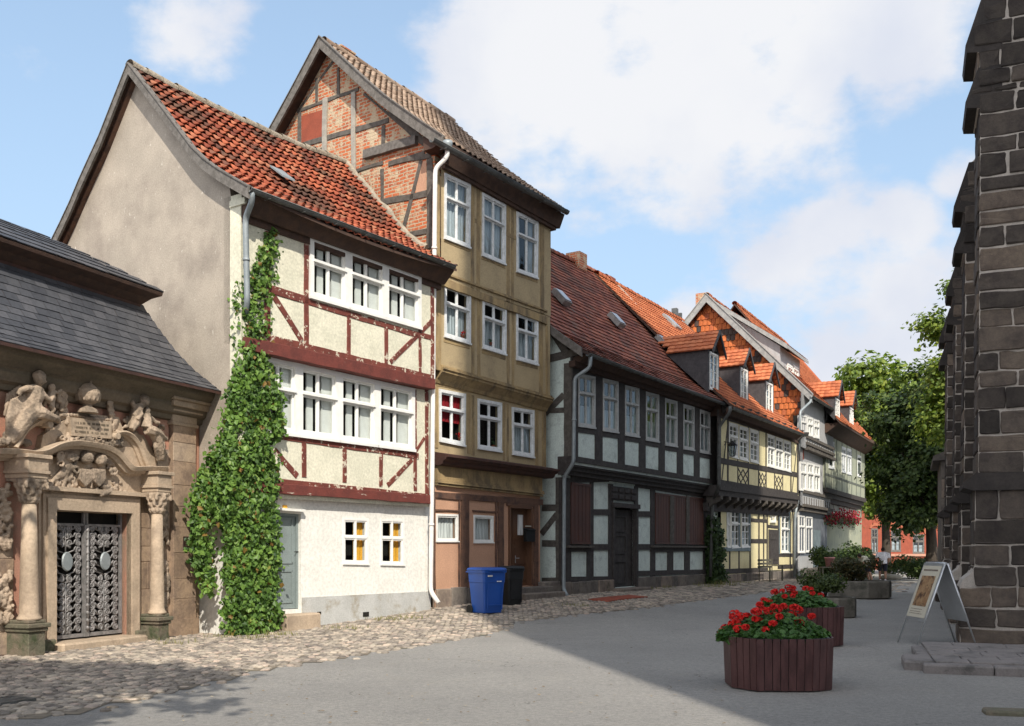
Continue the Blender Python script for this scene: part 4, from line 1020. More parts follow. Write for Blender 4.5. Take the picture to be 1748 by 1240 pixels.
# ================================================================ HOUSE 4 : yellow house
F4 = Fr(1232, 38.3, 1870)
h4 = F4.e('yellow_timber_house', label='pale yellow timbered house with carved joist ends and three dormers on its orange roof', cat='house')
def build_h4():
    F = F4; yu = -.5; xs0 = F.sx(1227, yu); xe = F.sx(1363, yu); X4 = F.sx(1356, 0)
    W = [[(1244, 721), (1259, 725), (1259, 783.5), (1244, 779)], [(1261.5, 727), (1276.5, 731), (1276.5, 788), (1261.5, 784)], [(1280, 732), (1294, 736.5), (1294, 792), (1280, 788)],
         [(1309.5, 741), (1322, 745), (1322, 799.5), (1309.5, 796)], [(1323.5, 746), (1336, 750), (1336, 803), (1323.5, 800)], [(1337.5, 751), (1349, 755), (1349, 806.5), (1337.5, 803)]]
    qs = [quadpx(F, q, yu) for q in W]
    zj = F.z(1300, 833, yu); zt = 7.15
    M = MB(); wall(M, [(xs0, zj-.1), (xe, zj-.1), (xe, zt), (xs0, zt)], [inset(q, .02) for q in qs], yu, .4)
    M.box(xs0+.05, xe-.02, .2, 8.8, zj, zt-.1); M.obj('wall', ['yellow_plaster', 'dark_room'], h4)
    for q in qs: window(F, h4, q, yu, 'white_paint', cw=.08, sw=.06, tf=.60, grid=2, curtain='half', cm='curtain_grey', proud=.03)
    M = MB(); y = yu-.02
    tl, bl = LN((1244, 790), (1349, 813)), LN((1232, 826), (1362, 843))
    L = [(1229, 700, 1229, 828, .28), (1243, 715, 1243, 830, .16), (1278, 728, 1278, 832, .14), (1295.5, 735, 1295.5, 836, .14), (1308, 739, 1308, 838, .16), (1350.5, 752, 1350.5, 842, .16), (1362, 755, 1362, 845, .2),
         (1260, 728, 1260, 830, .10), (1322.5, 750, 1322.5, 838, .10), (1336.5, 753, 1336.5, 842, .10), (1227, 786, 1362, 811, .22), (1227, 824, 1362, 846, .24), (1230, 707, 1363, 752, .3),
         (1232, 826, 1243, 722, .09), (1352, 843, 1361, 758, .09)]
    for a, b in ((1261, 1277), (1296.5, 1307.5), (1323.5, 1335.5)):
        for k in (0, .5):
            zt_ = lambda p: 795+(p-1232)*.19; zb_ = lambda p: 826+(p-1232)*.14
            m = (a+b)/2
            for (p, q) in (((a, .5), (m, 0)), ((m, 0), (b, .5)), ((a, .5), (m, 1)), ((m, 1), (b, .5)), ((a, 0), (b, 1)), ((a, 1), (b, 0))):
                L.append((p[0], zt_(p[0])+(zb_(p[0])-zt_(p[0]))*p[1], q[0], zt_(q[0])+(zb_(q[0])-zt_(q[0]))*q[1], .055))
    beams(M, F, L, y, yu+.05, .006); M.obj('timber_frame', 'dark_timber', h4)
    M = MB(); a, b = F.p(1232, 833, yu), F.p(1362, 850, yu)
    for dz, w, yy in ((0, .2, yu-.06), (-.2, .2, yu+.0)): M.prism([(xs0, a[1]+dz-w/2), (xe, b[1]+dz-w/2), (xe, b[1]+dz+w/2), (xs0, a[1]+dz+w/2)], yy, .1)
    M.prism([(xs0, a[1]-.85), (xe, b[1]-.85), (xe, b[1]-.55), (xs0, a[1]-.55)], -.06, .1)
    M.obj('jetty_beam', 'dark_timber', h4)
    n = 12
    for i in range(n):
        x = xs0+.3+(xe-xs0-.6)*i/(n-1); z = a[1]+(b[1]-a[1])*i/(n-1)-.3; M = MB()
        M.prismx([(yu-.02, z), (.05, z), (.05, z-.42), (-.08, z-.40), (-.22, z-.28), (-.42, z-.2), (yu-.02, z-.12)], x-.11, x+.11); M.obj('joist_end', 'grey_timber', h4)
    for i in range(n):
        x = xs0+.3+(xe-xs0-.6)*i/(n-1); z = 7.0; M = MB()
        M.prismx([(yu-.55, z+.02), (yu, z+.05), (yu, z-.35), (yu-.1, z-.33), (yu-.25, z-.18), (yu-.5, z-.12)], x-.09, x+.09); M.obj('bracket', 'dark_timber', h4)
    # ground floor
    x0 = F.sx(1232, 0)-.1; zt_ = a[1]-.5
    wq = [quadpx(F, q, 0) for q in ([(1240, 872), (1246, 873), (1246, 935), (1240, 935)], [(1247.5, 868), (1262, 870), (1262, 935), (1247.5, 936)], [(1265, 870), (1279, 872), (1279, 934), (1265, 935)],
          [(1314, 863), (1323, 864), (1323, 892), (1314, 892)], [(1333, 878), (1347, 880), (1347, 944), (1333, 944)])]
    dq = quadpx(F, [(1311.5, 904), (1327, 905), (1327, 962), (1311.5, 964)], 0)
    M = MB(); hs = [wq[0], wq[1], wq[2], wq[4]]
    wall(M, [(x0, -.2), (X4, -.2), (X4, zt_), (x0, zt_)], [inset(q, .02) for q in hs], 0, .4)
    M.obj('wall', ['yellow_plaster', 'dark_room'], h4)
    for i, q in enumerate(hs): window(F, h4, q, 0, 'white_paint', cw=.07, sw=.06, tf=.62, grid=2, nv=1, curtain='half', cm='curtain_grey', proud=.03)
    window(F, h4, wq[3], -.02, 'white_paint', cw=.06, sw=.05, tf=None, grid=3, curtain='full', cm='curtain_grey', proud=.03)
    M = MB(); L = [(1296, 850, 1296, 972, .16), (1304, 848, 1304, 972, .16), (1310, 850, 1310, 972, .18), (1329, 852, 1329, 970, .18), (1349, 855, 1349, 968, .16), (1354, 855, 1354, 968, .16), (1281, 850, 1281, 972, .18), (1262, 940, 1262, 972, .16), (1246, 940, 1246, 975, .16),
        (1281, 888, 1311, 890, .16), (1281, 924, 1311, 924, .18), (1311, 899, 1329, 900, .14), (1232, 976, 1311, 973, .2), (1328, 968, 1356, 967, .2), (1328, 948, 1356, 948, .16)]
    beams(M, F, L, -.02, .05); M.obj('timber_frame', 'dark_timber', h4)
    M = MB(); beams(M, F, [(1237, 866, 1281, 868, .2), (1237, 938, 1281, 938, .16), (1263.5, 868, 1263.5, 936, .16), (1280.5, 868, 1280.5, 936, .14), (1331, 874, 1349, 876, .14), (1331.5, 876, 1331.5, 946, .1), (1348, 876, 1348, 946, .1)], -.05, .0)
    M.obj('window_surround', 'bluegrey_paint', h4)
    M = MB(); M.box(dq[0][0], dq[1][0], -.03, .04, dq[3][1], dq[0][1])
    xl, xr = dq[0][0], dq[1][0]
    M.box(xl+.15, xr-.15, -.05, -.03, dq[3][1]+.2, dq[3][1]+.9); M.box(xl+.15, xr-.15, -.05, -.03, dq[3][1]+1.1, dq[0][1]-.2)
    M.obj('door', 'dark_timber', h4)
    M = MB(); x = x0; R = random.Random(5)
    while x < X4-.1:
        w = min(R.uniform(.5, 1.0), X4-x); M.cbox(x+.004, x+w-.004, -.09, .2, -.3, F.z(1280, 978, 0)-R.uniform(0, .02), .02, 0, R.random()); x += w
    M.obj('stone_plinth', 'plinth_block', h4)
    # roof
    ye = -1.05; ze = F.z(1310, 717, ye)
    prof = [(ye, ze), (.0, ze+.95), (4.5, 12.45)]; back = [(4.5, 12.45), (9, 8)]
    sl = lambda y: ze+.95*(y-ye)/(-ye) if y < 0 else ze+.95+(12.45-ze-.95)*y/4.5
    xl, xr = xs0-.05, F.sx(1372, ye)
    M = MB(); slab(M, prof, xl, xr, .08); slab(M, back, xl, xr-.6, .08); roof = M.obj('roof', 'soffit_timber', h4)
    M = MB(); tiles(M, prof, xl+.08, xr, .23, .30, 'pan', lift=.04, amp=.02, seed=22, jit=.004, xr=lambda f: (xl+.06, xr-.7*f)); ridge_tiles(M, xl+.1, xr-.6, 4.5, 12.5, .13); M.obj('roof_tiles', 'tile_orange', roof)
    M = MB(); M.prismx([(ye+.02, ze-.05), (yu-.3, ze-.05), (yu-.3, ze-.28), (ye+.3, ze-.24)], xl, xr-.1); M.box(xs0, xe, yu-.06, .2, ze-.3, ze+.2); M.obj('eave_board', 'soffit_timber', h4)
    gutter(F, h4, (1249, 696), (1375, 743), ye-.04, .08)
    for i, (a_, b_, c_, d_) in enumerate(((1211, 1225.5, 607, 664), (1264, 1276, 633, 682), (1307.5, 1319, 657, 703))): dormer(F, roof, sl, a_, b_, c_, d_, 0, 0, seed=i)
    x, y_, z = solve_slope(F, 1146, 553, sl); M = MB(); k = (12.45-ze-.95)/4.5; M.box(-.35, .35, -.45, .45, 0, .1)
    c = 1/hypot(1, k); s_ = k*c; M.v = [(x+v[0], y_+v[1]*c-v[2]*s_, z+v[1]*s_+v[2]*c+.04) for v in M.v]; o = M.obj('skylight', 'lead_flashing', roof)
    M = MB(); M.box(-.28, .28, -.38, .38, .1, .12); M.v = [(x+v[0], y_+v[1]*c-v[2]*s_, z+v[1]*s_+v[2]*c+.04) for v in M.v]; M.obj('pane', 'aluminium', o)
    M = MB(); x, z = F.p(1153, 540, 4.6); M.box(x-.12, x+.12, 4.5, 4.75, 12.4, 12.95); M.box(x+.5, x+.62, 4.5, 4.7, 12.4, 12.85); M.obj('vent_pipe', 'zinc_dark', roof)
    pipe(F, h4, [(1246, 694, ye), (1246, 704, ye), (1228, 728, yu-.12), (1227, 830, yu-.12), (1216, 858, -.1), (1213, 985, -.1)], .06, 'zinc_dark', rings=(2,))
build_h4()

# ================================================================ HOUSE 5 : narrow grey house with tile-hung gable
F5 = Fr(1363, 48.2, 1800)
h5 = F5.e('narrow_grey_house', label='narrow grey boarded house with tile-hung gable, brick chimney and wide grey roof dormer', cat='house')
def build_h5():
    F = F5; xe = F.sx(1411, 0); ye = -.75; ze = F.z(1400, 684, ye)
    prof = [(ye, ze), (4.46, 14.4)]; back = [(4.46, 14.4), (9.4, 9)]
    sl = lambda y: ze+(14.4-ze)*(y-ye)/(4.46-ye)
    rows = [([(1367, 708, 740), (1378, 712, 743.5), (1389, 716, 747)], 10, -.35), ([(1366, 788, 837), (1378, 790, 838), (1389, 793, 839)], 11, -.2)]
    M = MB(); allq = []
    z1 = F.z(1385, 770, -.35); z2 = F.z(1385, 866, -.2)
    for (lst, w, y), (za, zb) in zip(rows, ((z1, ze+.1), (z2, z1))):
        qs = [quadpx(F, [(a, t), (a+w-1, t+2), (a+w-1, b+2), (a, b)], y) for a, t, b in lst]
        wall(M, [(0, za), (xe, za), (xe, zb), (0, zb)], qs and [inset(q, .02) for q in qs], y, .35); allq += [(q, y) for q in qs]
    M.box(0, xe, -.02, 9.3, -.2, z2); M.box(0.02, xe-.02, .2, 9.2, z2, ze)
    M.box(0, .02, -.34, .2, z1, ze); M.box(0, .02, -.2, .2, z2, z1)
    M.obj('wall', ['grey_boards', 'dark_room'], h5)
    for q, y in allq: window(F, h5, q, y, 'white_paint', cw=.09, sw=.07, tf=.62, nv=1, curtain='full', cm='curtain_white', proud=.03, grid=0)
    M = MB()
    for y, za, zb in ((-.35, z1, F.z(1380, 752, -.35)), (-.2, z2, F.z(1380, 850, -.2))):
        for k in range(12): x = xe*(k+.5)/12; M.box(x-.03, x+.03, y-.025, y, za, zb)
    for z, y in ((z1, -.5), (z1+.25, -.45), (z2, -.35), (z2-.2, -.25), (F.z(1385, 843, -.2), -.3), (F.z(1385, 750, -.35), -.42)): M.box(-.03, xe+.02, y, 0, z-.06, z+.08)
    M.obj('moulding', 'grey_timber', h5)
    M = MB(); zg = F.z(1380, 870, -.04)
    M.box(0.02, xe*.98, -.05, -.02, -.1, zg); M.obj('ground_floor', 'slategrey_paint', h5)
    for a, b, t, bo in ((1363.5, 1373, 880, 944), (1375.5, 1386, 882, 943)):
        window(F, h5, quadpx(F, [(a, t), (b, t+1), (b, bo), (a, bo)], -.06), -.06, 'white_paint', cw=.06, sw=.05, tf=.7, nv=1, curtain='full', cm='curtain_grey', proud=.03)
    M = MB(); q = quadpx(F, [(1389, 905), (1400, 906), (1400, 967), (1389, 968)], -.07); M.prism([q[3], q[2], q[1], q[0]], -.09, -.05); M.box(q[0][0]+.15, q[1][0]-.15, -.11, -.09, q[3][1]+.3, q[0][1]-.3); M.obj('door', 'bluegrey_paint', h5)
    M = MB(); a, b = F.p(1363, 950, -.08), F.p(1387, 950, -.08); M.box(a[0], b[0], -.10, -.05, .35, a[1]); M.obj('panel', 'grey_boards', h5)
    M = MB(); M.cbox(-.05, xe, -.15, .1, -.3, F.z(1380, 970, -.1), .03); M.cbox(q[0][0]-.3, q[1][0]+.5, -.8, -.1, -.3, F.z(1395, 976, -.3), .03); M.obj('stone_plinth', 'plinth_block', h5)
    # gable, hung with tiles
    M = MB(); poly = [(-.2, 6), (-.2, ze+.3), (4.46, 14.2), (9.2, 9), (9.2, 6)]; M.prismx(poly, .02, .3); g = M.obj('gable_wall', 'brick_red_wall', h5)
    M = MB(); R = random.Random(11); hgt = .30; wd = .22
    z = 7.0; r = 0
    while z < 14.2:
        yy = -.3+(wd/2 if r % 2 else 0)
        while yy < 9:
            top = min(ze+.3+(14.1-ze-.3)*(yy+.2)/4.66, 14.1) if yy < 4.46 else 14.1-(yy-4.46)*1.12
            if z+.1 < top and yy > -.25:
                zz = min(z+hgt*1.1, top); rr = R.random(); c = noise.noise(Vector((yy*1.3, z*1.1, 3)))
                if c > .22: rr = rr*.29
                elif rr < .3 and R.random() < .6: rr = .5
                M.add([(-.05, yy+.01, z), (-.065, yy+wd/2, z-.02), (-.05, yy+wd-.01, z), (-.012, yy+.01, zz), (-.02, yy+wd/2, zz), (-.012, yy+wd-.01, zz), (0, yy+.01, z), (0, yy+wd-.01, z)], [(0, 1, 4, 3), (1, 2, 5, 4), (6, 7, 2, 1, 0), (6, 0, 3), (2, 7, 5)], 0, rr)
            yy += wd
        z += hgt; r += 1
    M.obj('hung_tiles', 'tile_hung', g)
    xl = -.4
    M = MB(); slab(M, prof, xl, xe+.1, .09); slab(M, back, xl, xe+.1, .09); roof = M.obj('roof', 'soffit_timber', h5)
    M = MB(); tiles(M, prof, xl+.1, xe+.1, .24, .3, 'flat', lift=.04, seed=31, jit=.01); ridge_tiles(M, xl, xe, 4.46, 14.45, .14); M.obj('roof_tiles', 'tile_orange', roof)
    M = MB()
    for pr in (prof, back):
        M.loft([[(xx, a, b+.07) for a, b in pr]+[(xx, a, b-.34) for a, b in pr[::-1]] for xx in (xl-.05, xl+.04)])
        M.loft([[(xx, a, b+.07) for a, b in pr]+[(xx, a, b+.12) for a, b in pr[::-1]] for xx in (xl-.09, xl+.22)])
    M.obj('verge_board', 'lead_flashing', roof)
    M = MB(); x, z = F.p(1197, 540, 6.1); M.box(x-.35, x+.4, 5.6, 6.3, 12, CAMZ+V(503)*(F.w(x, 6)[1])); M.obj('chimney', 'gable_brick', roof)
    # wide shed dormer
    x0, x1 = 1.6, xe-.7; yf = .9; zf = sl(yf); zt = F.z(1352, 606, yf)
    x0 = F.sx(1340, yf)-1.0; x1 = F.sx(1364, yf)+.2
    M = MB(); M.prismx([(yf, zf-.2), (yf, zt), (3.9, 13.75), (3.9, 13.3)], x0, x1-.02); M.obj('dormer', 'grey_boards', roof)
    M = MB(); pr = [(yf-.4, zt-.02), (4.1, 14.1)]; slab(M, pr, x0-.2, x1+.25, .16); M.loft([[(xx, a, b+.03) for a, b in pr]+[(xx, a, b-.2) for a, b in pr[::-1]] for xx in (x0-.26, x0-.19)]); M.obj('dormer_roof_board', 'lead_flashing', roof)
    M = MB(); tiles(M, [(yf-.35, zt+.03), (4.1, 14.14)], x0-.1, x1+.2, .24, .3, 'flat', lift=.03, seed=8); M.obj('dormer_tiles', 'tile_orange', roof)
    qa = [(F.p(1343, 620, yf), F.p(1351, 646, yf)), (F.p(1353, 623, yf), F.p(1361, 650, yf))]
    for a, b in qa: window(F, roof, [(a[0], a[1]), (b[0], a[1]), (b[0], b[1]), (a[0], b[1])], yf-.05, 'white_paint', cw=.08, sw=.05, tf=.7, curtain='full', cm='curtain_white')
    gutter(F, h5, (1385, 676), (1425, 701), ye-.05, .08)
    pipe(F, h5, [(1384, 678, ye), (1384, 686, ye), (1366, 703, -.5), (1364, 770, -.5)], .06, 'zinc')
    pipe(F, h5, [(1362, 855, -.3), (1357, 880, -.2), (1356, 985, -.2)], .06, 'zinc')
build_h5()

# ================================================================ HOUSE 6 : green-grey house with flower boxes
F6 = Fr(1409, 54.8, 1790)
h6 = F6.e('green_grey_house', label='grey-green house at the end of the row with two dormers and red flower boxes', cat='house')
def build_h6():
    F = F6; yu = -.5; xe = F.sx(1476, yu); x0 = F.sx(1409, yu); xl0 = F.sx(1471, 0)
    ye = -1.3; ze = F.z(1455, 733, ye); zr = F.z(1434, 660, 4.2)
    prof = [(ye, ze), (4.2, zr)]; back = [(4.2, zr), (9, ze)]
    sl = lambda y: ze+(zr-ze)*(y-ye)/(4.2-ye)
    W = [[(1414.5, 752), (1424, 755), (1424, 801), (1414.5, 799)], [(1436.5, 762), (1444, 765), (1444, 808), (1436.5, 806)], [(1445.5, 765), (1453, 768), (1453, 811), (1445.5, 809)], [(1463.5, 776), (1469.5, 779), (1469.5, 815), (1463.5, 813)]]
    qs = [quadpx(F, q, yu) for q in W]; zj = F.z(1440, 845, yu)
    M = MB(); wall(M, [(x0, zj), (xe, zj), (xe, ze-.1), (x0, ze-.1)], [inset(q, .02) for q in qs], yu, .35)
    M.box(x0, x0+.02, yu, 8, zj, ze-.1); M.box(xe-.02, xe, yu, 8, zj, ze-.1)
    W2 = [[(a, 851+(a-1407)*.3), (a+7.5, 852.5+(a-1407)*.3), (a+7.5, 877+(a-1407)*.12), (a, 876.5+(a-1407)*.12)] for a in (1409, 1418, 1427, 1436, 1445, 1454)]
    q2 = [quadpx(F, q, 0) for q in W2]
    wall(M, [(0, -.2), (xl0, -.2), (xl0, zj), (0, zj)], [inset(q, .02) for q in q2], 0, .35); M.box(.02, xl0-.02, .4, 8, -.2, zj+.1)
    M.obj('wall', ['green_plaster', 'dark_room'], h6)
    for q in qs: window(F, h6, q, yu, 'dull_white_paint', cw=.10, sw=.07, tf=.7, nv=0 if q is qs[3] else 1, curtain='full', cm='curtain_grey', proud=.02)
    for q in q2: window(F, h6, q, 0, 'white_paint', cw=.08, sw=.07, tf=None, nv=1, curtain='full', cm='curtain_grey', proud=.03)
    M = MB(); n = 9
    for k in range(n): x = x0+(xe-x0)*k/(n-1); M.box(x-.05, x+.05, yu-.015, yu+.02, zj, ze-.2)
    za = F.z(1440, 820, yu); M.box(x0, xe, yu-.018, yu+.02, za-.06, za+.06)
    M.obj('timber_frame', 'dark_green_tile_side', h6)
    M = MB()
    for dz, w, yy in ((0, .25, yu-.1), (-.25, .22, yu+.05), (-.47, .22, yu+.2)): M.box(x0-.03, xe+.03, yy, .1, zj+dz-w/2, zj+dz+w/2)
    M.obj('jetty_beam', 'dark_timber', h6)
    M = MB(); xr = F.sx(1486, ye)
    M.prismx([(ye, ze-.04), (yu+.1, ze-.04), (yu+.1, ze-.6), (yu-.15, ze-.5)], x0-.3, xe+.05); M.obj('eave_soffit', 'soffit_timber', h6)
    xl = x0-.5
    M = MB(); hip = 1.8
    slab(M, prof, xl, xe, .1); slab(M, back, xl, xe, .1); M.loft([[(xr, ye, ze), (xr, 9, ze)], [(xe-hip, 4.2, zr), (xe-hip, 4.25, zr)]], closed=False, cap=False); roof = M.obj('roof', 'soffit_timber', h6)
    M = MB(); tiles(M, prof, xl, xr, .24, .3, 'pan', lift=.04, amp=.02, seed=41, xr=lambda f: (xl, xr+(xe-hip-xr)*f)); ridge_tiles(M, xl, xe-hip, 4.2, zr+.05, .13)
    M.obj('roof_tiles', 'tile_orange', roof)
    M = MB(); P = resample(prof, .5); m = len(P)-1; M.tube([(xr+(xe-hip-xr)*k/m, a, b+.06) for k, (a, b) in enumerate(P)], .11, 6); M.obj('hip_tiles', 'tile_orange', roof)
    for i, (a, b, c, d) in enumerate(((1425.5, 1433, 684, 713), (1450, 1456.5, 699, 725))): dormer(F, roof, sl, a, b, c, d, 0, 0, seed=i+9)
    for (a, b) in ((1407, 1427), (1429, 1446), (1448, 1465)):
        (xa, z), (xb, _) = F.p(a, 888, -.25), F.p(b, 889, -.25); M = MB(); M.box(xa, xb, -.32, -.05, z-.12, z+.12)
        o = tag(M.obj('flower_box', 'dark_brown_wood'), 'window box of %s red flowers under the %s windows of the grey-green end house' % (('trailing', 'left') if a == 1407 else ('dense', 'middle') if a == 1429 else ('sparse', 'right')), 'flower box', 'flower boxes on the end house')
        o.location = (*F.O, 0); o.rotation_euler = (0, 0, F.rz)
        L = MB(); Pp = MB(); R = random.Random(a)
        for _ in range(420):
            p = (R.uniform(xa-.1, xb+.1), -.2+R.gauss(0, .16), z+.12+R.gauss(-.08, .2)); leafq(L, p, R.uniform(.07, .12), R, out=(0, -1, .6))
        for _ in range(150):
            p = (R.uniform(xa-.1, xb+.1), -.28+R.gauss(0, .12), z+.15+R.gauss(.05, .2)); Pp.ell(p, R.uniform(.03, .07), seg=5, rg=3)
        L.obj('foliage', 'geranium_leaf', o); Pp.obj('blossom', 'petal_pink', o)
def leafq(M, p, s, R, out=(0, -1, 0), down=.5, spread=.6, rb=None):
    """a folded leaf: two faces, tip hanging away from the outward direction"""
    o = Vector(out)+Vector((R.gauss(0, spread), R.gauss(0, spread), R.gauss(0, spread))); o.normalize()
    t = Vector((R.gauss(0, .6), R.gauss(0, .6), -down+R.gauss(0, .5))); t = t-o*t.dot(o)
    if t.length < .01: t = o.orthogonal()
    t.normalize(); w = o.cross(t)*s*.42; P = Vector(p); a = P-t*s*.5; b = P+t*s*.5; q = o*s*.12
    M.add([a, P+w-q-t*s*.08, b, P-w-q-t*s*.08], [(0, 1, 2), (0, 2, 3)], 0, R.random() if rb is None else max(0, min(1, rb+R.gauss(0, .16))))


build_h6()
# ================================================================ red brick building behind the trees
def build_brick():
    Fb = Fr(1468, 82, 4200)
    o = Fb.e('red_brick_building', label='red brick building with arched windows far behind the trees', cat='building')
    x1 = Fb.sx(1660, 0); M = MB(); z1 = Fb.z(1500, 742, 0)
    qs = []
    W = [(1487, 1499, 902, 945), (1521, 1538, 902, 942), (1558, 1578, 912, 945), (1602, 1616, 905, 944)]
    for a, b, t, bo in W: qs.append(quadpx(Fb, [(a, t), (b, t), (b, bo), (a, bo)], 0))
    wall(M, [(0, -.5), (x1, -.5), (x1, z1), (0, z1)], [inset(q, .02) for q in qs], 0, .4)
    M.box(.02, x1, .45, 12, -.5, z1)
    M.obj('wall', ['brick_red_wall', 'dark_room'], o)
    for q in qs:
        window(Fb, o, q, 0, 'weathered_grey_timber', cw=.09, sw=.07, tf=.62, nv=1, grid=1, curtain='half', cm='curtain_grey', proud=.0)
        M = MB(); cx = (q[0][0]+q[1][0])/2; r = (q[1][0]-q[0][0])/2; zt = q[0][1]
        pts = [(cx+(r+.22)*cos(pi*k/8), zt+(r*.6+.2)*sin(pi*k/8)) for k in range(9)]; pin = [(cx+r*cos(pi*k/8), zt+r*.5*sin(pi*k/8)) for k in range(9)][::-1]
        M.prism(pts+pin, -.08, .0); M.obj('window_arch', 'terracotta', o)
    for py in (775, 855, 862, 948):
        M = MB(); (a, z) = Fb.p(1500, py, 0); M.box(-.1, x1, -.14, .0, z-.1, z+.1); M.obj('string_course', 'pink_render', o)
    for k in range(7):
        W_ = 1484+k*24; q = quadpx(Fb, [(W_, 800), (W_+12, 800), (W_+12, 838), (W_, 838)], -.02); window(Fb, o, q, -.02, 'weathered_grey_timber', cw=.09, sw=.06, curtain='half', cm='curtain_grey', proud=.03)
    M = MB(); slab(M, [(-.6, z1), (6, z1+4)], -.4, x1, .2); r = M.obj('roof', 'soffit_timber', o)
    M = MB(); tiles(M, [(-.6, z1), (6, z1+4)], -.4, x1, .5, .5, 'flat', lift=.03, seed=4); M.obj('roof_tiles', 'tile_orange', r)
build_brick()
# ================================================================ ground
def build_ground():
    M = MB(); xs = [x for x in range(-200, -14, 30)]+[-12+.75*i for i in range(60)]+[x for x in range(35, 240, 25)]
    ys = [-120, -60, -30, -12]+[-6+.75*i for i in range(85)]+[x for x in range(60, 800, 60)]
    idx = {}
    vs = []
    for j, y in enumerate(ys):
        for i, x in enumerate(xs): idx[i, j] = len(vs); vs.append((x, y, ground(x, y)))
    fs = [(idx[i, j], idx[i+1, j], idx[i+1, j+1], idx[i, j+1]) for j in range(len(ys)-1) for i in range(len(xs)-1)]
    M.add(vs, fs, 0, 0, True); o = M.obj('ground', 'asphalt'); tag(o, kind='structure')
build_ground()
# ================================================================ CHAPEL with the carved portal
FC = Fr(340, 19.2, 1550)
ch = FC.e('stone_chapel', label='low sandstone chapel with slate mansard roof and carved baroque portal at the left', cat='chapel')
def block_wall(M, fn, u0, u1, z0, z1, R, hmin=.3, hmax=.45, wmin=.4, wmax=.9, th=.03, gap=.012, bev=.015, mi=0, rough=.006, extra=None):
    """fn(u,v,n)->xyz. irregular ashlar blocks in u,v"""
    z = z0
    while z < z1-.02:
        h = R.uniform(hmin, hmax)
        if z+h > z1-hmin*.5: h = z1-z
        u = u0-(R.uniform(0, wmin*.5) if extra is None else 0)
        while u < u1-.02:
            w = R.uniform(wmin, wmax)
            if u+w > u1-wmin*.4: w = u1-u
            a, b = max(u, u0)+gap/2, u+w-gap/2; c, d = z+gap/2, z+h-gap/2
            j = lambda: R.uniform(-rough, rough)
            t = th+R.uniform(-rough, rough)*1.5
            n = 4 if w > .3 else 3
            cs = []
            o = [(a+j(), c+j()), (b+j(), c+j()), (b+j(), d+j()), (a+j(), d+j())]
            k = min(bev*R.uniform(.8, 2.0), (b-a)*.3, (d-c)*.3)
            ring = []
            for i in range(4):       # rounded corners
                p = o[i]; q = o[(i-1) % 4]; r = o[(i+1) % 4]
                for s, f in ((q, k), (None, 0), (r, k)):
                    if s is None: 
                        mx = (p[0]+(o[(i+2) % 4][0]-p[0])/max(.01, abs(o[(i+2) % 4][0]-p[0]))*k*.3, p[1]+(o[(i+2) % 4][1]-p[1])/max(.01, abs(o[(i+2) % 4][1]-p[1]))*k*.3); ring.append(mx)
                    else:
                        l = hypot(s[0]-p[0], s[1]-p[1]); ring.append((p[0]+(s[0]-p[0])/l*f, p[1]+(s[1]-p[1])/l*f))
                r_ = o[(i+1) % 4]; e = hypot(r_[0]-p[0], r_[1]-p[1])
                if rough > .004:
                    for g in (.33, .67): ring.append((p[0]+(r_[0]-p[0])*g+R.uniform(-1, 1)*rough*.9, p[1]+(r_[1]-p[1])*g+R.uniform(-1, 1)*rough*.9))
            cx, cz = (a+b)/2, (c+d)/2
            r2 = [(x+(bev if x < cx else -bev), v+(bev if v < cz else -bev)) for x, v in ring]
            M.loft([[fn(x, v, -.02) for x, v in ring], [fn(x, v, t-bev*.7) for x, v in ring], [fn(x, v, t+j()*.5) for x, v in r2]], mi, R.random())
            u += w
        z += h
def carve(name, M, mat, parent, vox=.022, disp=.012, dsc=.06):
    o = M.obj(name, mat, parent); m = o.modifiers.new('fuse', 'REMESH'); m.mode = 'VOXEL'; m.voxel_size = vox; m.use_smooth_shade = True
    t = bpy.data.textures.get('carving') or bpy.data.textures.new('carving', 'CLOUDS'); t.noise_scale = dsc; t.noise_depth = 2
    d = o.modifiers.new('chisel', 'DISPLACE'); d.texture = t; d.strength = disp*2; d.mid_level = .5
    return o
def sweep(M, path, prof, mi=0):
    """path (x,z) ; prof (offset along the normal, y)"""
    rings = []; n = len(path)
    for i, (x, z) in enumerate(path):
        a = path[max(0, i-1)]; b = path[min(n-1, i+1)]; l = hypot(b[0]-a[0], b[1]-a[1]); nx, nz = -(b[1]-a[1])/l, (b[0]-a[0])/l
        rings.append([(x+nx*o, y, z+nz*o) for o, y in prof])
    M.loft(rings, mi)
def smooth(path, k=3):
    P = [Vector((a, b, 0)) for a, b in path]; out = []
    for i in range(len(P)-1):
        p0, p1, p2, p3 = P[max(0, i-1)], P[i], P[i+1], P[min(len(P)-1, i+2)]
        for j in range(k):
            t = j/k; v = .5*((2*p1)+(p2-p0)*t+(2*p0-5*p1+4*p2-p3)*t*t+(3*p1-3*p2+p3-p0)*t**3); out.append((v.x, v.y))
    out.append(tuple(P[-1][:2])); return out
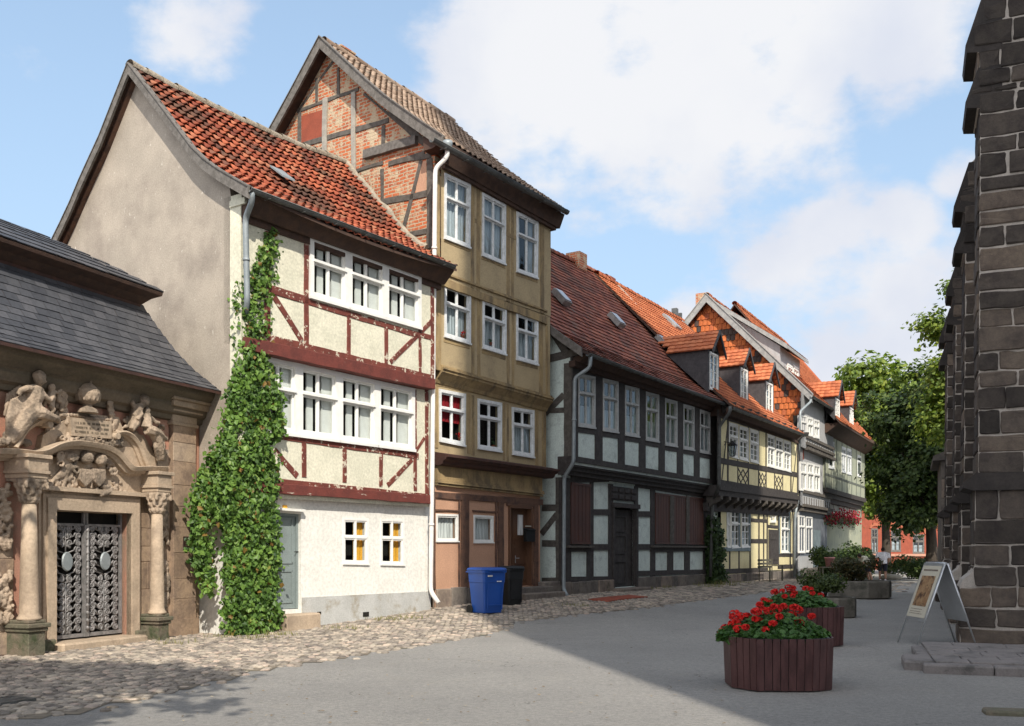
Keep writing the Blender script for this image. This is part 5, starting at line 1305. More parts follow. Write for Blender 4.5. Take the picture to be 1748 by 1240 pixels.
def build_chapel():
    F = FC; R = random.Random(3)
    K = lambda X, Y, y=0: F.p(X/5.1667, 620+Y/5.1667, y)       # crop 1
    Z = lambda X, Y, y=0: F.p(X/2.066, 560+Y/2.066, y)         # crop 2
    xl = F.sx(-60, 0)-3; zt = 4.45
    dq = [Z(178, 645), Z(430, 657), Z(430, 1090), Z(196, 1105)]
    xd0, xd1 = Z(177, 700)[0], Z(446, 700)[0]; zdt = Z(300, 648)[1]; zdb = .12
    M = MB(); wall(M, [(xl, -.3), (0, -.3), (0, zt), (xl, zt)], [[(xd0, zdt), (xd1, zdt), (xd1, -.25), (xd0, -.25)]], 0, .95)
    M.box(xl, -.02, 1.0, 7, -.3, zt-.02); M.box(-.03, 0, .0, 1.2, -.3, zt)
    wl = M.obj('wall', ['pink_render', 'dark_room'], ch)
    # ashlar
    M = MB(); fn = lambda u, v, n: (u, -n, v)
    zc = 3.25
    block_wall(M, fn, xl, Z(45, 800)[0], .02, 2.15, R, .3, .5, .3, .6, th=.02, gap=.008, bev=.006, rough=.003)
    M.obj('ashlar', 'ashlar_sand', ch); M = MB()
    block_wall(M, fn, Z(480, 800)[0], -.01, .02, Z(600, 500)[1], R, .25, .5, .25, .55, th=.02, gap=.007, bev=.005, rough=.003)
    block_wall(M, fn, Z(480, 800)[0], Z(615, 300)[0], Z(600, 500)[1], Z(600, 430)[1], R, .25, .4, .25, .55, th=.02, gap=.007, bev=.005, rough=.003)
    M.obj('ashlar', 'ashlar_sand', ch)
    # corner pilaster
    M = MB(); a, b = Z(610, 500, -.1)[0], Z(690, 500, -.1)[0]
    block_wall(M, lambda u, v, n: (u, -.10-n, v), a, b, .3, Z(640, 345)[1], R, .35, .5, .5, .8, th=.012, gap=.006, bev=.005, rough=.002)
    M.box(a, b, -.098, 0, .0, Z(640, 345)[1]); M.box(a-.05, b+.02, -.15, 0, 0, .32)
    p = M.obj('pilaster', 'ashlar_sand', ch)
    M = MB(); z0, z1 = Z(640, 350)[1], Z(640, 262)[1]
    for za, zb, pr in ((z0, z0+.06, .14), (z0+.06, z0+.2, .12), (z1-.22, z1-.14, .20), (z1-.14, z1-.03, .28), (z1-.03, z1+.02, .34)): M.cbox(a-(pr-.1), b+(pr-.1), -pr, .02, za, zb, .01)
    M.obj('capital', 'sandstone', p)
    # cornice below the roof
    M = MB(); zc = F.z(150, 617, -.55); zq = 4.62
    prof = [(0, -.62), (-.08, -.60), (-.10, -.52), (-.18, -.48), (-.22, -.36), (-.22, -.3), (-.34, -.2), (-.42, -.12), (-.46, 0), (0, 0)]
    M.loft([[(x, yy, zq+zz) for yy, zz in prof] for x in (xl, .0)]); M.obj('cornice', 'dark_sandstone', ch)
    # ---- roof: bellcast mansard, black soffit, upper roof
    def yz(px, py, x): return F.g(px, py, x)
    e = yz(356, 664, .18); lo = [(-.62, 4.60), (-.36, 4.76), (-.08, 5.02), (.2, 5.38), (.45, 5.80), (.66, 6.20)]
    def slabx(M, pr, xe, th):
        n = len(pr); L_ = [(xl, y, z) for y, z in pr]+[(xl, y, z-th) for y, z in pr[::-1]]
        R_ = [(xe(k/(n-1)), y, z) for k, (y, z) in enumerate(pr)]+[(xe(1-k/(n-1)), y, z-th) for k, (y, z) in enumerate(pr[::-1])]
        M.loft([L_, R_])
    xe1 = lambda f: .12-.95*f**.8; up = [(.28, 6.44), (.8, 6.80), (1.45, 7.16)]; xe2 = lambda f: -.66-2.0*f
    M = MB(); slabx(M, lo, lambda f: xe1(f)-.04, .05); M.box(xl, -.9, .62, 5, 4.6, 6.2); M.box(xl, -.05, .3, .6, 4.5, 5.2); roof = M.obj('roof', 'dark_brown_wood', ch)
    M = MB(); tiles(M, lo, xl, .16, .26, .155, 'flat', lift=.014, seed=51, jit=.006, xr=lambda f: (xl, xe1(f))); M.obj('roof_slates', 'slate', roof)
    M = MB(); M.loft([[(xl, .68, 6.18), (xl, .50, 6.32), (xl, .30, 6.37), (xl, .28, 6.42), (xl, 1.4, 7.1), (xl, 1.4, 6.18)], [(-.86, .68, 6.18), (-.74, .50, 6.32), (-.68, .30, 6.37), (-.68, .28, 6.42), (-2.6, 1.4, 7.1), (-2.6, 1.4, 6.18)]]); M.obj('upper_soffit', 'soffit_timber', roof)
    M = MB(); tiles(M, up, xl, .28, .28, .19, 'flat', lift=.018, seed=52, xr=lambda f: (xl, xe2(f))); M.obj('upper_slates', 'slate', roof)
    M = MB(); M.face([(xl, 1.45, 7.15), (-2.66, 1.45, 7.15), (-.9, 4.4, 5.4), (xl, 4.4, 5.4)]); M.face([(-2.66, 1.45, 7.15), (-.66, .28, 6.44), (-.9, 4.4, 5.4)]); M.obj('rear_slates', 'slate', roof)
    # ---- portal
    cm = 'sandstone_carved'
    M = MB(); jw = .20; y0 = -.13
    xo0, xo1 = Z(150, 700)[0]-.02, Z(478, 700)[0]+.02
    for k, (g, yy) in enumerate(((0, -.06), (.05, -.10), (.11, -.14))):
        xa, xb, zz = xd0-.28+g, xd1+.28-g, zdt+.30-g
        wv = .28-g if k == 2 else .28-g
        M.box(xa, xd0, yy, .0, .0, zz); M.box(xd1, xb, yy, .0, .0, zz); M.box(xd0, xd1, yy, .0, zdt, zz)
    M.box(xd0-.34, xd1+.34, -.20, .0, zdt+.30, zdt+.37); M.box(xd0-.05, xd0, -.02, .4, .1, zdt); M.box(xd1, xd1+.05, -.02, .4, .1, zdt)
    M.box(xd0-.04, xd1+.04, .0, .35, zdt-.01, zdt+.04)
    M.obj('door_frame', 'sandstone', ch)
    M = MB(); M.cbox(xd0-.1, xd1+.12, -.38, .5, -.2, .13, .03); M.obj('threshold', 'sandstone', ch)
    M = MB(); M.cbox(xd1+.05, xd1+.45, -.2, 0, -.2, .2, .02); M.obj('plinth', 'mossy_stone', ch); M = MB(); M.cbox(xd0-.40, xd0-.05, -.2, 0, -.2, .2, .02); M.obj('plinth', 'mossy_stone', ch)
    # columns
    def column(xc, top, zb, r0, r1, ped):
        yc = -.30
        M = MB(); M.lathe((xc, yc, zb), [(r0*1.3, 0), (r0*1.3, .03), (r0*1.12, .06), (r0, .10), (r0*1.0, .4), ((r0+r1)/2, (top-zb)*.6), (r1, top-zb)], 20)
        c = M.obj('column', 'sandstone', ch)
        M = MB(); h = .36
        M.lathe((xc, yc, top), [(r1, 0), (r1*1.15, .02), (r1*1.05, .05), (r1*1.2, .2), (r1*1.75, h-.05), (r1*1.7, h)], 16)
        for ring, (zz, rr, s) in enumerate(((.08, 1.15, .045), (.19, 1.38, .05), (.29, 1.65, .05))):
            for k in range(8):
                a = 2*pi*(k+.5*(ring % 2))/8; M.ell((xc+r1*rr*cos(a), yc+r1*rr*sin(a), top+zz), s, s*.8, s*1.2, 7, 5)
                M.ell((xc+r1*(rr+.2)*cos(a), yc+r1*(rr+.2)*sin(a), top+zz+.05), s*.6, s*.6, s*.5, 6, 4)
        for sx_ in (-1, 1): M.tube([(xc+sx_*r1*1.5, yc-r1*1.2, top+h-.07), (xc+sx_*r1*1.9, yc-r1*1.5, top+h-.03), (xc+sx_*r1*1.9, yc-r1*1.5, top+h-.12)], .03, 6)
        M.box(xc-r1*1.7, xc+r1*1.7, yc-r1*1.7, 0, top+h-.02, top+h+.03)
        carve('capital', M, cm, c, .016, .006)
        M = MB(); w = r1*1.75; tz = top+h+.03
        for za, zb_, pr in ((0, .07, .0), (.07, .12, .03), (.12, .30, .01), (.30, .36, .05)): M.cbox(xc-w-pr, xc+w+pr, yc-w-pr, .0, tz+za, tz+zb_, .006)
        M.obj('impost', 'sandstone', c)
        M = MB(); w = r0*1.38; pt = zb
        for za, zb_, pr in ((-.05, 0, -.02), (-.12, -.05, .03), (-.18, -.12, .0), (-ped, -.18, -.03), (-ped-.3, -ped, .05)): M.cbox(xc-w-pr, xc+w+pr, yc-w-pr, .0, pt+za, pt+zb_, .012)
        M.obj('pedestal', 'mossy_stone', c)
    xc1, zz = Z(103, 800, -.30); xc2, _ = Z(554, 820, -.30)
    t1 = F.z(47, 861, -.3); t2 = F.z(263, 878, -.3)
    column(xc1, t1, F.z(52, 1058, -.30), .138, .104, .60); column(xc2, t2, F.z(268, 1048, -.30), .125, .095, .62)
    # broken, curved pediment
    M = MB(); yb = -.34
    path = smooth([K(*p, yb) for p in ((20, 800), (200, 808), (340, 822), (440, 805), (560, 750), (680, 728), (800, 738), (950, 765), (1050, 815), (1130, 905), (1190, 952), (1320, 950), (1480, 955))], 4)
    prof = [(-.09, 0), (-.09, yb+.22), (-.05, yb+.20), (-.05, yb+.12), (0, yb+.08), (0, yb+.02), (.035, yb), (.075, yb-.02), (.085, yb), (.085, 0)]
    sweep(M, path, prof); M.obj('pediment_moulding', 'sandstone', ch)
    for pts in (((225, 750), (270, 670), (320, 590), (380, 540), (440, 510), (500, 520)), ((1095, 625), (1170, 615), (1240, 650), (1300, 730), (1340, 830), (1370, 905))):
        M = MB(); path = smooth([K(*p, -.4) for p in pts], 4)
        sweep(M, path, [(-.06, 0), (-.06, -.15), (-.025, -.18), (-.025, -.23), (.02, -.27), (.045, -.25), (.05, 0)])
        x, z = path[-1 if pts[0][0] < 500 else 0]; M.tube([(x, -.28, z-.03), (x, -.05, z-.03)], .055, 12)
        M.obj('scroll_pediment', 'sandstone', ch)
    # tympanum backs
    M = MB(); M.prism([K(230, 800), K(1250, 960), K(1200, 1150), K(330, 1090)], -.10, 0)
    M.prism([K(300, 790), K(1330, 950), K(1340, 850), K(1220, 640), K(1040, 600), K(1000, 480), K(620, 440), K(500, 520), K(330, 640)], -.12, -.0)
    M.obj('tympanum', 'sandstone', ch)
    # cartouche with the inscription
    M = MB(); q = [K(630, 640, -.2), K(985, 668, -.2), K(985, 515, -.2), K(620, 478, -.2)]
    M.prism(q, -.2, 0); c0 = M.obj('cartouche', 'sandstone', ch)
    M = MB()
    for k in range(3):
        p, d = K(660, 535+k*38, -.2), K(960, 560+k*38, -.2); n = 26
        for i in range(n):
            if R.random() < .12: continue
            x = p[0]+(d[0]-p[0])*i/n; z = p[1]+(d[1]-p[1])*i/n; w = (d[0]-p[0])/n*.6; h = .035
            M.box(x, x+w*.3, -.206, -.199, z, z+h); 
            if R.random() < .6: M.box(x, x+w, -.207, -.199, z+h*R.choice((0, .4, .8)), z+h*R.choice((0, .4, .8))+.007)
            if R.random() < .5: M.box(x+w*.75, x+w, -.2065, -.199, z, z+h)
    M.obj('inscription', 'dark_sandstone', c0)
    M = MB()
    def E(X, Y, y, r, ry=None, rz=None, rot=None): y *= .72; r *= .98; x, z = K(X, Y, y); M.ell((x, y, z), r, ry or r*.8, rz or r, 10, 7, rot=rot)
    def T(pts, r, seg=7): M.tube([(K(a, b, c*.72)[0], c*.72, K(a, b, c*.72)[1]) for a, b, c in pts], [q*.95 for q in r] if isinstance(r, list) else r*.95, seg)
    for i in range(16):
        a = i/15
        E(560+a*460, 660+a*60+R.uniform(-15, 15), -.2, .055); E(600+a*400, 460+a*50+R.uniform(-10, 10), -.18, .035)
    for i in range(8): E(600+R.uniform(-25, 25), 480+i*25, -.18, .045); E(1010+R.uniform(-30, 30), 510+i*25, -.18, .05)
    for i in range(8): T([(620+i*45, 690+i*5, -.2), (640+i*45, 670+i*5, -.26), (660+i*45, 690+i*5, -.2)], .02)
    T([(730, 470, -.2), (770, 490, -.25), (820, 490, -.26), (900, 500, -.22)], .04)
    for i in range(46): E(R.choice((R.uniform(520, 640), R.uniform(985, 1075), R.uniform(560, 1040))), R.uniform(640, 735), -.2, R.uniform(.03, .055))
    for i in range(12): X, Y = R.uniform(540, 1060), R.uniform(655, 725); T([(X+26*cos(q), Y+20*sin(q), -.27) for q in (0, 1, 2, 3, 4, 5)], .017)
    carve('cartouche_scrolls', M, cm, c0, .014, .010, .04)
    # urn
    M = MB(); x, z = K(765, 400, -.2)
    M.lathe((x, -.22, z-.02), [(.17, -.06), (.15, .0), (.08, .04), (.06, .07), (.15, .12), (.195, .19), (.21, .26), (.19, .29), (.20, .31), (.16, .34), (.12, .38), (.09, .41), (.05, .43)], 16)
    for k in range(14): a = 2*pi*k/14; M.ell((x+.175*cos(a), -.22+.175*sin(a), z+.17), .03, .03, .07, 6, 5)
    for _ in range(7): M.ell((x+R.uniform(-.07, .07), -.22+R.uniform(-.05, .05), z+.46+R.uniform(-.02, .08)), R.uniform(.03, .05), seg=7, rg=5)
    carve('urn', M, cm, ch, .013, .004)
    # garlands
    for pts in (((500, 230), (560, 210), (600, 240), (640, 235), (680, 240)), ((860, 270), (910, 270), (960, 310), (975, 380), (985, 440), (1000, 500)), ((540, 240), (560, 300), (560, 360), (545, 420))):
        M = MB(); P = smooth(pts, 3)
        for (X, Y) in P:
            for _ in range(3): E(X+R.uniform(-22, 22), Y+R.uniform(-18, 18), -.16+R.uniform(-.05, .03), R.uniform(.03, .055))
        carve('garland', M, cm, ch, .014, .008, .04)
    # left figure: reclining, head turned to the centre, arm raised and drapery falling left
    M = MB()
    E(350, 130, -.42, .10, .09, .12); E(345, 112, -.40, .11, .10, .07); E(395, 165, -.47, .03, .035, .02)                       # head, hair, face
    T([(340, 175, -.38), (330, 210, -.36)], .055)
    T([(320, 215, -.36), (300, 280, -.36), (280, 350, -.34), (290, 420, -.34)], [.12, .16, .15, .17], 10)                      # torso
    T([(290, 225, -.40), (230, 225, -.46), (185, 240, -.44), (160, 280, -.40)], [.065, .055, .045, .04])                        # raised arm
    T([(350, 240, -.42), (390, 290, -.46), (440, 330, -.44), (470, 300, -.42)], [.06, .05, .045, .035])
    T([(290, 430, -.40), (370, 440, -.48), (430, 470, -.46), (500, 490, -.38), (520, 520, -.34)], [.13, .11, .08, .06, .04])  # thigh, shin, foot
    T([(290, 430, -.32), (230, 480, -.38), (180, 560, -.36), (130, 640, -.30), (100, 690, -.26)], [.15, .14, .12, .10, .06])
    for k in range(9): T([(250-k*18, 260+k*8, -.30), (200-k*16, 400+k*10, -.34), (150-k*10, 560+k*10, -.28), (110-k*4, 690, -.22)], [.03, .045, .04, .025])
    for k in range(6): T([(180-k*22, 200+k*14, -.16), (120-k*12, 300+k*16, -.18), (90-k*10, 420+k*10, -.14)], [.03, .035, .02])
    for k in range(10): E(90+R.uniform(-60, 80), 690+R.uniform(-25, 20), -.30, .045)
    carve('reclining_figure', M, cm, ch, .012, .007, .03)
    M = MB()                                                                                                                    # putto beside it
    E(455, 215, -.30, .07); T([(455, 245, -.28), (450, 300, -.30), (440, 370, -.30)], [.05, .08, .07]); T([(460, 260, -.32), (510, 260, -.34), (540, 235, -.3)], .03)
    T([(440, 370, -.32), (470, 410, -.34), (450, 450, -.32)], [.06, .05, .035]); T([(430, 300, -.3), (400, 340, -.34), (380, 380, -.3)], .035)
    for _ in range(12): E(540+R.uniform(-40, 40), 270+R.uniform(-60, 80), -.2, .045)
    carve('putto', M, cm, ch, .015, .006)
    # right pair
    M = MB()
    E(1275, 335, -.34, .10, .09, .115); E(1270, 315, -.33, .10, .10, .07); T([(1250, 375, -.32), (1210, 400, -.32), (1190, 470, -.30)], [.06, .11, .09])
    T([(1190, 400, -.30), (1165, 350, -.30), (1180, 340, -.32)], .045); T([(1200, 480, -.3), (1190, 540, -.3), (1160, 590, -.3)], [.10, .09, .06])
    T([(1230, 410, -.38), (1250, 450, -.42), (1210, 500, -.40)], .04); T([(1170, 430, -.2), (1150, 520, -.2), (1145, 600, -.18)], .05)
    carve('seated_figure', M, cm, ch, .012, .006, .03)
    M = MB()
    E(1300, 420, -.38, .065); T([(1300, 450, -.36), (1295, 510, -.38), (1290, 570, -.38)], [.07, .10, .11]); T([(1330, 480, -.38), (1370, 520, -.4), (1400, 530, -.38)], .04)
    T([(1290, 580, -.40), (1350, 600, -.44), (1400, 620, -.42), (1440, 660, -.36), (1470, 670, -.32)], [.11, .10, .08, .06, .04])
    T([(1340, 600, -.38), (1390, 680, -.38), (1410, 760, -.34), (1420, 850, -.28)], [.10, .10, .09, .07])
    for k in range(6): T([(1350+k*16, 640, -.34), (1370+k*14, 740, -.38), (1385+k*12, 860, -.26)], [.03, .04, .03])
    carve('draped_figure', M, cm, ch, .012, .007, .03)
    for cx0, cx1, cy0, cy1, m in ((40, 200, 540, 720, 26), (450, 590, 330, 600, 22), (1075, 1180, 470, 700, 18), (1385, 1440, 560, 800, 10)):
        M = MB(); X, Y = (cx0+cx1)/2, (cy0+cy1)/2; T([(X+q*(cx1-cx0)*.12*(-1)**q, cy0+(cy1-cy0)*q/7, -.10) for q in range(8)], .04)
        for i in range(m): f = R.random(); q = int(f*7); E(X+q*(cx1-cx0)*.12*(-1)**q+R.uniform(-22, 22), cy0+(cy1-cy0)*f+R.uniform(-15, 15), -.12, R.uniform(.035, .06))
        for i in range(4): xx, yy = R.uniform(cx0, cx1-50), R.uniform(cy0, cy1); T([(xx, yy, -.12), (xx+22, yy-24, -.19), (xx+50, yy-20, -.2), (xx+60, yy+12, -.12)], .024)
        carve('leafy_relief', M, cm, ch, .014, .010, .04)
    # coats of arms
    M = MB()
    E(765, 835, -.26, .125, .11, .11); E(890, 855, -.26, .125, .11, .11)
    for cx in (740, 860):
        p = [K(cx-50, 930, -.18), K(cx+62, 940, -.18), K(cx+62, 1040, -.18), K(cx+5, 1095, -.18), K(cx-50, 1030, -.18)]; M.prism(p[::-1], -.22, -.08)
        for k in range(9): E(cx+R.uniform(-35, 45), 965+R.uniform(-20, 80), -.225, .02)
    T([(808, 920, -.24), (808, 1010, -.25), (806, 1105, -.24)], .02)
    carve('coat_of_arms', M, cm, ch, .013, .006, .04)
    M = MB()
    for sgn, cx in ((-1, 620), (1, 1000)):
        for k in range(5): 
            X = cx+R.uniform(-40, 40); Y = 860+R.uniform(-60, 60); P = [(X+45*cos(t*1.1+k)*(1-t/8), Y+45*sin(t*1.1+k)*(1-t/8), -.2) for t in range(7)]; T(P, .028)
        for _ in range(14): E(cx+R.uniform(-55, 50), 870+R.uniform(-80, 70), -.17, .04)
    for k in range(9): T([(400+k*12, 1100-k*16, -.14), (480+k*10, 1030-k*13, -.18), (560+k*10, 990-k*8, -.18), (650, 980-k*6, -.15)], [.015, .03, .03, .018])
    for _ in range(22): E(R.uniform(470, 720), R.uniform(1010, 1130), -.14, R.uniform(.03, .05))
    T([(840, 1110, -.18), (890, 1160, -.24), (950, 1140, -.22), (990, 1100, -.2)], [.04, .055, .06, .04]); T([(890, 1080, -.2), (930, 1100, -.22), (960, 1090, -.2)], .05)
    for _ in range(16): E(R.uniform(980, 1110), R.uniform(1050, 1160), -.15, R.uniform(.03, .05))
    for i in range(10):
        X, Y = R.choice((R.uniform(520, 680), R.uniform(940, 1070))), R.uniform(780, 960); P = [(X+38*cos(q*1.0+i)*(1-q/9), Y+38*sin(q*1.0+i)*(1-q/9), -.27) for q in range(7)]; T(P, .024)
    for i in range(30): E(R.uniform(420, 700), R.uniform(980, 1130), -.17, R.uniform(.025, .045))
    carve('mantling', M, cm, ch, .015, .010, .04)
    # hanging carved panels
    for (X0, X1, Y0, Y1) in ((-12, 42, 555, 780), (-12, 45, 860, 1040), (562, 592, 600, 770), (575, 595, 830, 1000)):
        M = MB()
        for _ in range(70):
            X, Y = R.uniform(X0, X1), R.uniform(Y0, Y1); x, z = Z(X, Y, -.08); M.ell((x, -.04+R.uniform(-.04, 0), z), R.uniform(.03, .06), .05, R.uniform(.03, .07), 7, 5)
        carve('carved_drop', M, cm, ch, .015, .010, .04)
    # ---- wrought iron gate, two leaves
    xm = (xd0+xd1)/2; yg = .11; g0, g1 = .16, zdt-.22
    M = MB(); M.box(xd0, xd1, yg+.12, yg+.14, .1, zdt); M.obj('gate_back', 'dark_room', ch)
    gate = None
    for li, (a, b) in enumerate(((xd0, xm), (xm, xd1))):
        M = MB(); M.box(a+.01, a+.05, yg-.02, yg+.03, g0, zdt); M.box(b-.05, b-.01, yg-.02, yg+.03, g0, zdt); M.box(a+.05, b-.05, yg-.018, yg+.03, g0, g0+.06); M.box(a+.05, b-.05, yg-.018, yg+.03, g1-.02, g1+.02)
        leaf = M.obj('gate_leaf', 'wrought_iron', ch)
        M = MB(); w = (b-a-.1); cx = (a+b)/2; RR = random.Random(li)
        def spiral(x, z, r, d, ph, turns=1.6):
            n = 15; pts = []
            for i in range(n+1): t = i/n; q = r*(1-t*.82); an = ph+d*t*turns*2*pi; pts.append((x+q*cos(an), yg+.004*sin(i), z+q*sin(an)))
            M.tube(pts, [.019*(1.15-.6*i/n) for i in range(n+1)], 5); M.ell(pts[-1], .026, .016, .026, 6, 4)
        rows = 15; H = g1-g0-.08
        for r in range(rows):
            z = g0+.08+H*(r+.5)/rows
            for sgn in (-1, 1):
                for k, off in enumerate((.24, .76)):
                    if 7.4 < r < 11.4 and off < .5: continue
                    x = cx+sgn*off*w/2*.98; rr = H/rows*.50*RR.uniform(.95, 1.25)
                    spiral(x, z+RR.uniform(-.01, .01), rr, sgn*(1 if (r+k) % 2 else -1), (pi/2 if (r+k) % 2 else -pi/2)+RR.uniform(-.4, .4), RR.uniform(1.2, 1.7))
            for sgn in (-1, 1):     # stems and leaves linking the scrolls
                M.tube([(cx+sgn*w*.02, yg, z-H/rows*.5), (cx+sgn*w*.27, yg+.01, z), (cx+sgn*w*.40, yg, z+H/rows*.5)], .013, 5)
                M.ell((cx+sgn*w*.26, yg-.01, z+.03), .022, .012, .045, 6, 4, rot=Matrix.Rotation(sgn*.7, 3, 'Y'))
        M.tube([(cx, yg, g0+.05), (cx, yg, g0+H*.52)], .012, 6); M.tube([(cx, yg, g0+H*.77), (cx, yg, g1)], .012, 6)
        M.obj('scrollwork', 'wrought_iron', leaf)
        M = MB(); zc = g0+.08+H*9.9/rows; M.loft([[(cx+.115*cos(2*pi*k/20), yg-.03, zc+.16*sin(2*pi*k/20)) for k in range(20)], [(cx+.10*cos(2*pi*k/20), yg-.055, zc+.145*sin(2*pi*k/20)) for k in range(20)]])
        M.obj('oval_plate', 'zinc', leaf)
    M = MB(); M.box(xm-.05, xm+.05, yg-.045, yg-.02, g0, g1); M.tube([(xm, yg-.06, g0+.1), (xm, yg-.06, g1-.05)], .02, 8)
    for k in range(14): M.ell((xm, yg-.06, g0+.15+k*.125), .035, .025, .04, 7, 5)
    M.obj('gate_post', 'wrought_iron', ch)
build_chapel()
# plaque
def plaque():
    F = FC; a, b = F.p(312, 916, -.12), F.p(332, 938, -.12)
    o = F.e('wall_plaque', label='small dark bronze plaque with tiny raised lettering on the chapel corner pilaster', cat='plaque')
    M = MB(); M.cbox(a[0], b[0]+.02, -.142, -.122, b[1], a[1], .005); M.obj('plate', 'bronze_plaque', o)
    M = MB(); R = random.Random(4); n = 6
    for k in range(n):
        z = b[1]+.03+(a[1]-b[1]-.06)*k/(n-1); x = a[0]+.03
        while x < b[0]-.02:
            w = R.uniform(.012, .03); M.box(x, x+w, -.145, -.141, z-.004, z+.004); x += w+.008
    M.obj('lettering', 'letter_relief', o)
plaque()
# ================================================================ CHURCH on the right
FK = Fr(1672, 17.0, 1555)       # local x away from the camera, local y towards the street
kb = FK.e('stone_church', label='dark stone church whose stepped buttresses rise along the right edge', cat='church')
def church():
    F = FK; R = random.Random(21)
    def prof(zu, zl):
        return [(.32, -.1), (.32, .98), (.27, 1.10), (.15, 1.20), (.09, 1.34), (.08, 2.64), (.20, 2.68), (.20, 2.74), (.03, 2.9), (0, zl-.06), (.17, zl), (.19, zl+.08), (.01, zl+.62), (0, zu-.06), (.17, zu), (.19, zu+.1), (-.10, zu+1.0)]+([(-.22, zu+1.3), (-.24, 14), (-2.2, 16)] if zu > 10 else [(-.5, zu+1.35), (-2.2, zu+2.9)])
    def fy(z, P):
        for (a, za), (b, zb) in zip(P, P[1:]):
            if za <= z <= zb: return a+(b-a)*(z-za)/(zb-za+1e-9)
        return P[-1][0]
    def buttress(x0, w, zu, zl, yin, seed, oy=0.0):
        P = prof(zu, zl)
        R = random.Random(seed)
        M = MB(); poly = [(y+oy-.012, z) for y, z in P]+[(yin, P[-1][1]), (yin, -.2)]
        M.prismx(poly, x0, x0+w); b = M.obj('buttress', 'mortar', kb)
        M = MB()
        # front face (faces the camera): blocks rows following the outline
        z = 0.0
        zbreaks = [.98, 1.34, 2.64, 2.9]+([6.0, 9.5])
        while z < (13.6 if zu > 10 else zu+2.4):
            h = R.uniform(.26, .43)
            for zb in zbreaks:
                if z < zb-.02 and z+h > zb-.12: h = zb-z
            zm = z+h/2; y1 = min(fy(z+.01, P), fy(z+h-.01, P))+oy
            if M.v and any(abs(z-q) < .03 for q in (2.9, 6.0, 9.5)): M.obj('block', 'church_stone', b); M = MB()
            skip = 2.64 <= zm <= 2.9
            if not skip:
                u = y1; first = True
                while u > yin+.1:
                    ww = R.uniform(.35, 1.15); 
                    if first and R.random() < .5: ww = R.uniform(.3, .55)
                    first = False
                    e = max(u-ww, yin)
                    T = MB(); block_wall(T, lambda a, v, n: (x0-n, a, v), e, u, z, z+h, R, 9, 10, 9, 10, th=.03, gap=.032, bev=.016, rough=.016, extra=1)
                    M.add(T.v, T.f, 0, R.random()); u = e
                # street-side face
                T = MB(); block_wall(T, lambda a, v, n: (a, y1+n, v), x0, x0+w, z, z+h, R, 9, 10, .5, .9, th=.014, gap=.03, bev=.015, rough=.008, extra=1)
                M.add(T.v, T.f, 0, R.random())
            z += h
        M.obj('block', 'church_stone', b)
        # string course and weatherings
        for pts in ([(.10, 2.62), (.26, 2.67), (.27, 2.74), (.05, 2.92), (-.05, 2.92)], [(-.02, zl-.05), (.20, zl-.02), (.22, zl+.08), (.02, zl+.64), (-.1, zl+.64)], [(-.02, zu-.05), (.20, zu-.02), (.22, zu+.1), (-.08, zu+1.02), (-.3, zu+1.02)]):
            q = [(y+oy, z) for y, z in pts]+[(-.35 if pts[0][1] > 3.5 else yin, pts[-1][1]), (-.35 if pts[0][1] > 3.5 else yin, pts[0][1])]
            M = MB(); M.prismx(q, x0-.11 if pts[0][1] < 4 else x0-.012, x0+w+.04); M.obj('string_course', 'dark_stone_course', b)
    surf('dark_stone_course', (.045, .038, .034), (.03, .026, .024), 3, bump=.6, bscale=14)
    buttress(0, 1.1, 10.15, 9.2, -2.4, 1)
    for k, (x, zu, zl) in enumerate(((5.0, 9.0, 8.1), (10.0, 8.35, 7.6), (15.0, 8.1, 7.4))):
        buttress(x, 1.1, zu, zl, -2.4, 11+k, oy=(0, .0, .05)[k])
    # nave
    M = MB(); M.prismx([(-2.4, -.2), (-2.4, 14.0), (-8, 17.5), (-14, 14.0), (-14, -.2)], .4, 18); M.obj('nave', 'church_stone', kb)
    # low annex at the far end: lighter masonry
    M = MB(); x0 = 17.5; y1 = .15
    fn = lambda a, v, n: (x0-n, a, v)
    block_wall(M, fn, -2.3, y1, 1.25, 4.6, R, .5, .8, .5, 1.0, th=.03, gap=.03, bev=.02); block_wall(M, fn, -2.3, y1+.25, 0, 1.25, R, .5, .7, .6, 1.2, th=.03, gap=.03, bev=.02)
    M.box(x0, 22, -2.3, y1, 0, 4.6, 0, .4); M.box(x0+.02, 22, -2.3, y1+.23, 0, 1.2, 0, .4); M.prismx([(-2.3, 4.6), (y1+.25, 4.6), (y1+.25, 4.75), (-2.3, 5.9)], x0-.2, 22)
    M.obj('annex', 'plinth_block', kb)
    # west tower standing behind the viewer's right shoulder
    p = (.9744, .2247); L = (-.2247, .9744); t0 = TOWER_T
    def w(pp, t): return (p[0]*pp+L[0]*t, p[1]*pp+L[1]*t)
    sil = TOWER_SIL
    M = MB()
    for (pa, ha, pb, hb) in sil:
        za, zb = ha-t0*.869, hb-t0*.869
        a, b, c, d = w(pa, t0), w(pb, t0), w(pb, t0-9), w(pa, t0-9)
        M.loft([[(*a, -.1), (*b, -.1), (*c, -.1), (*d, -.1)], [(*a, za), (*b, zb), (*c, zb), (*d, za)]])
    o = M.obj('church_tower', 'church_stone'); tag(o, 'tall dark stone tower of the church, standing outside the picture', 'tower')
church()
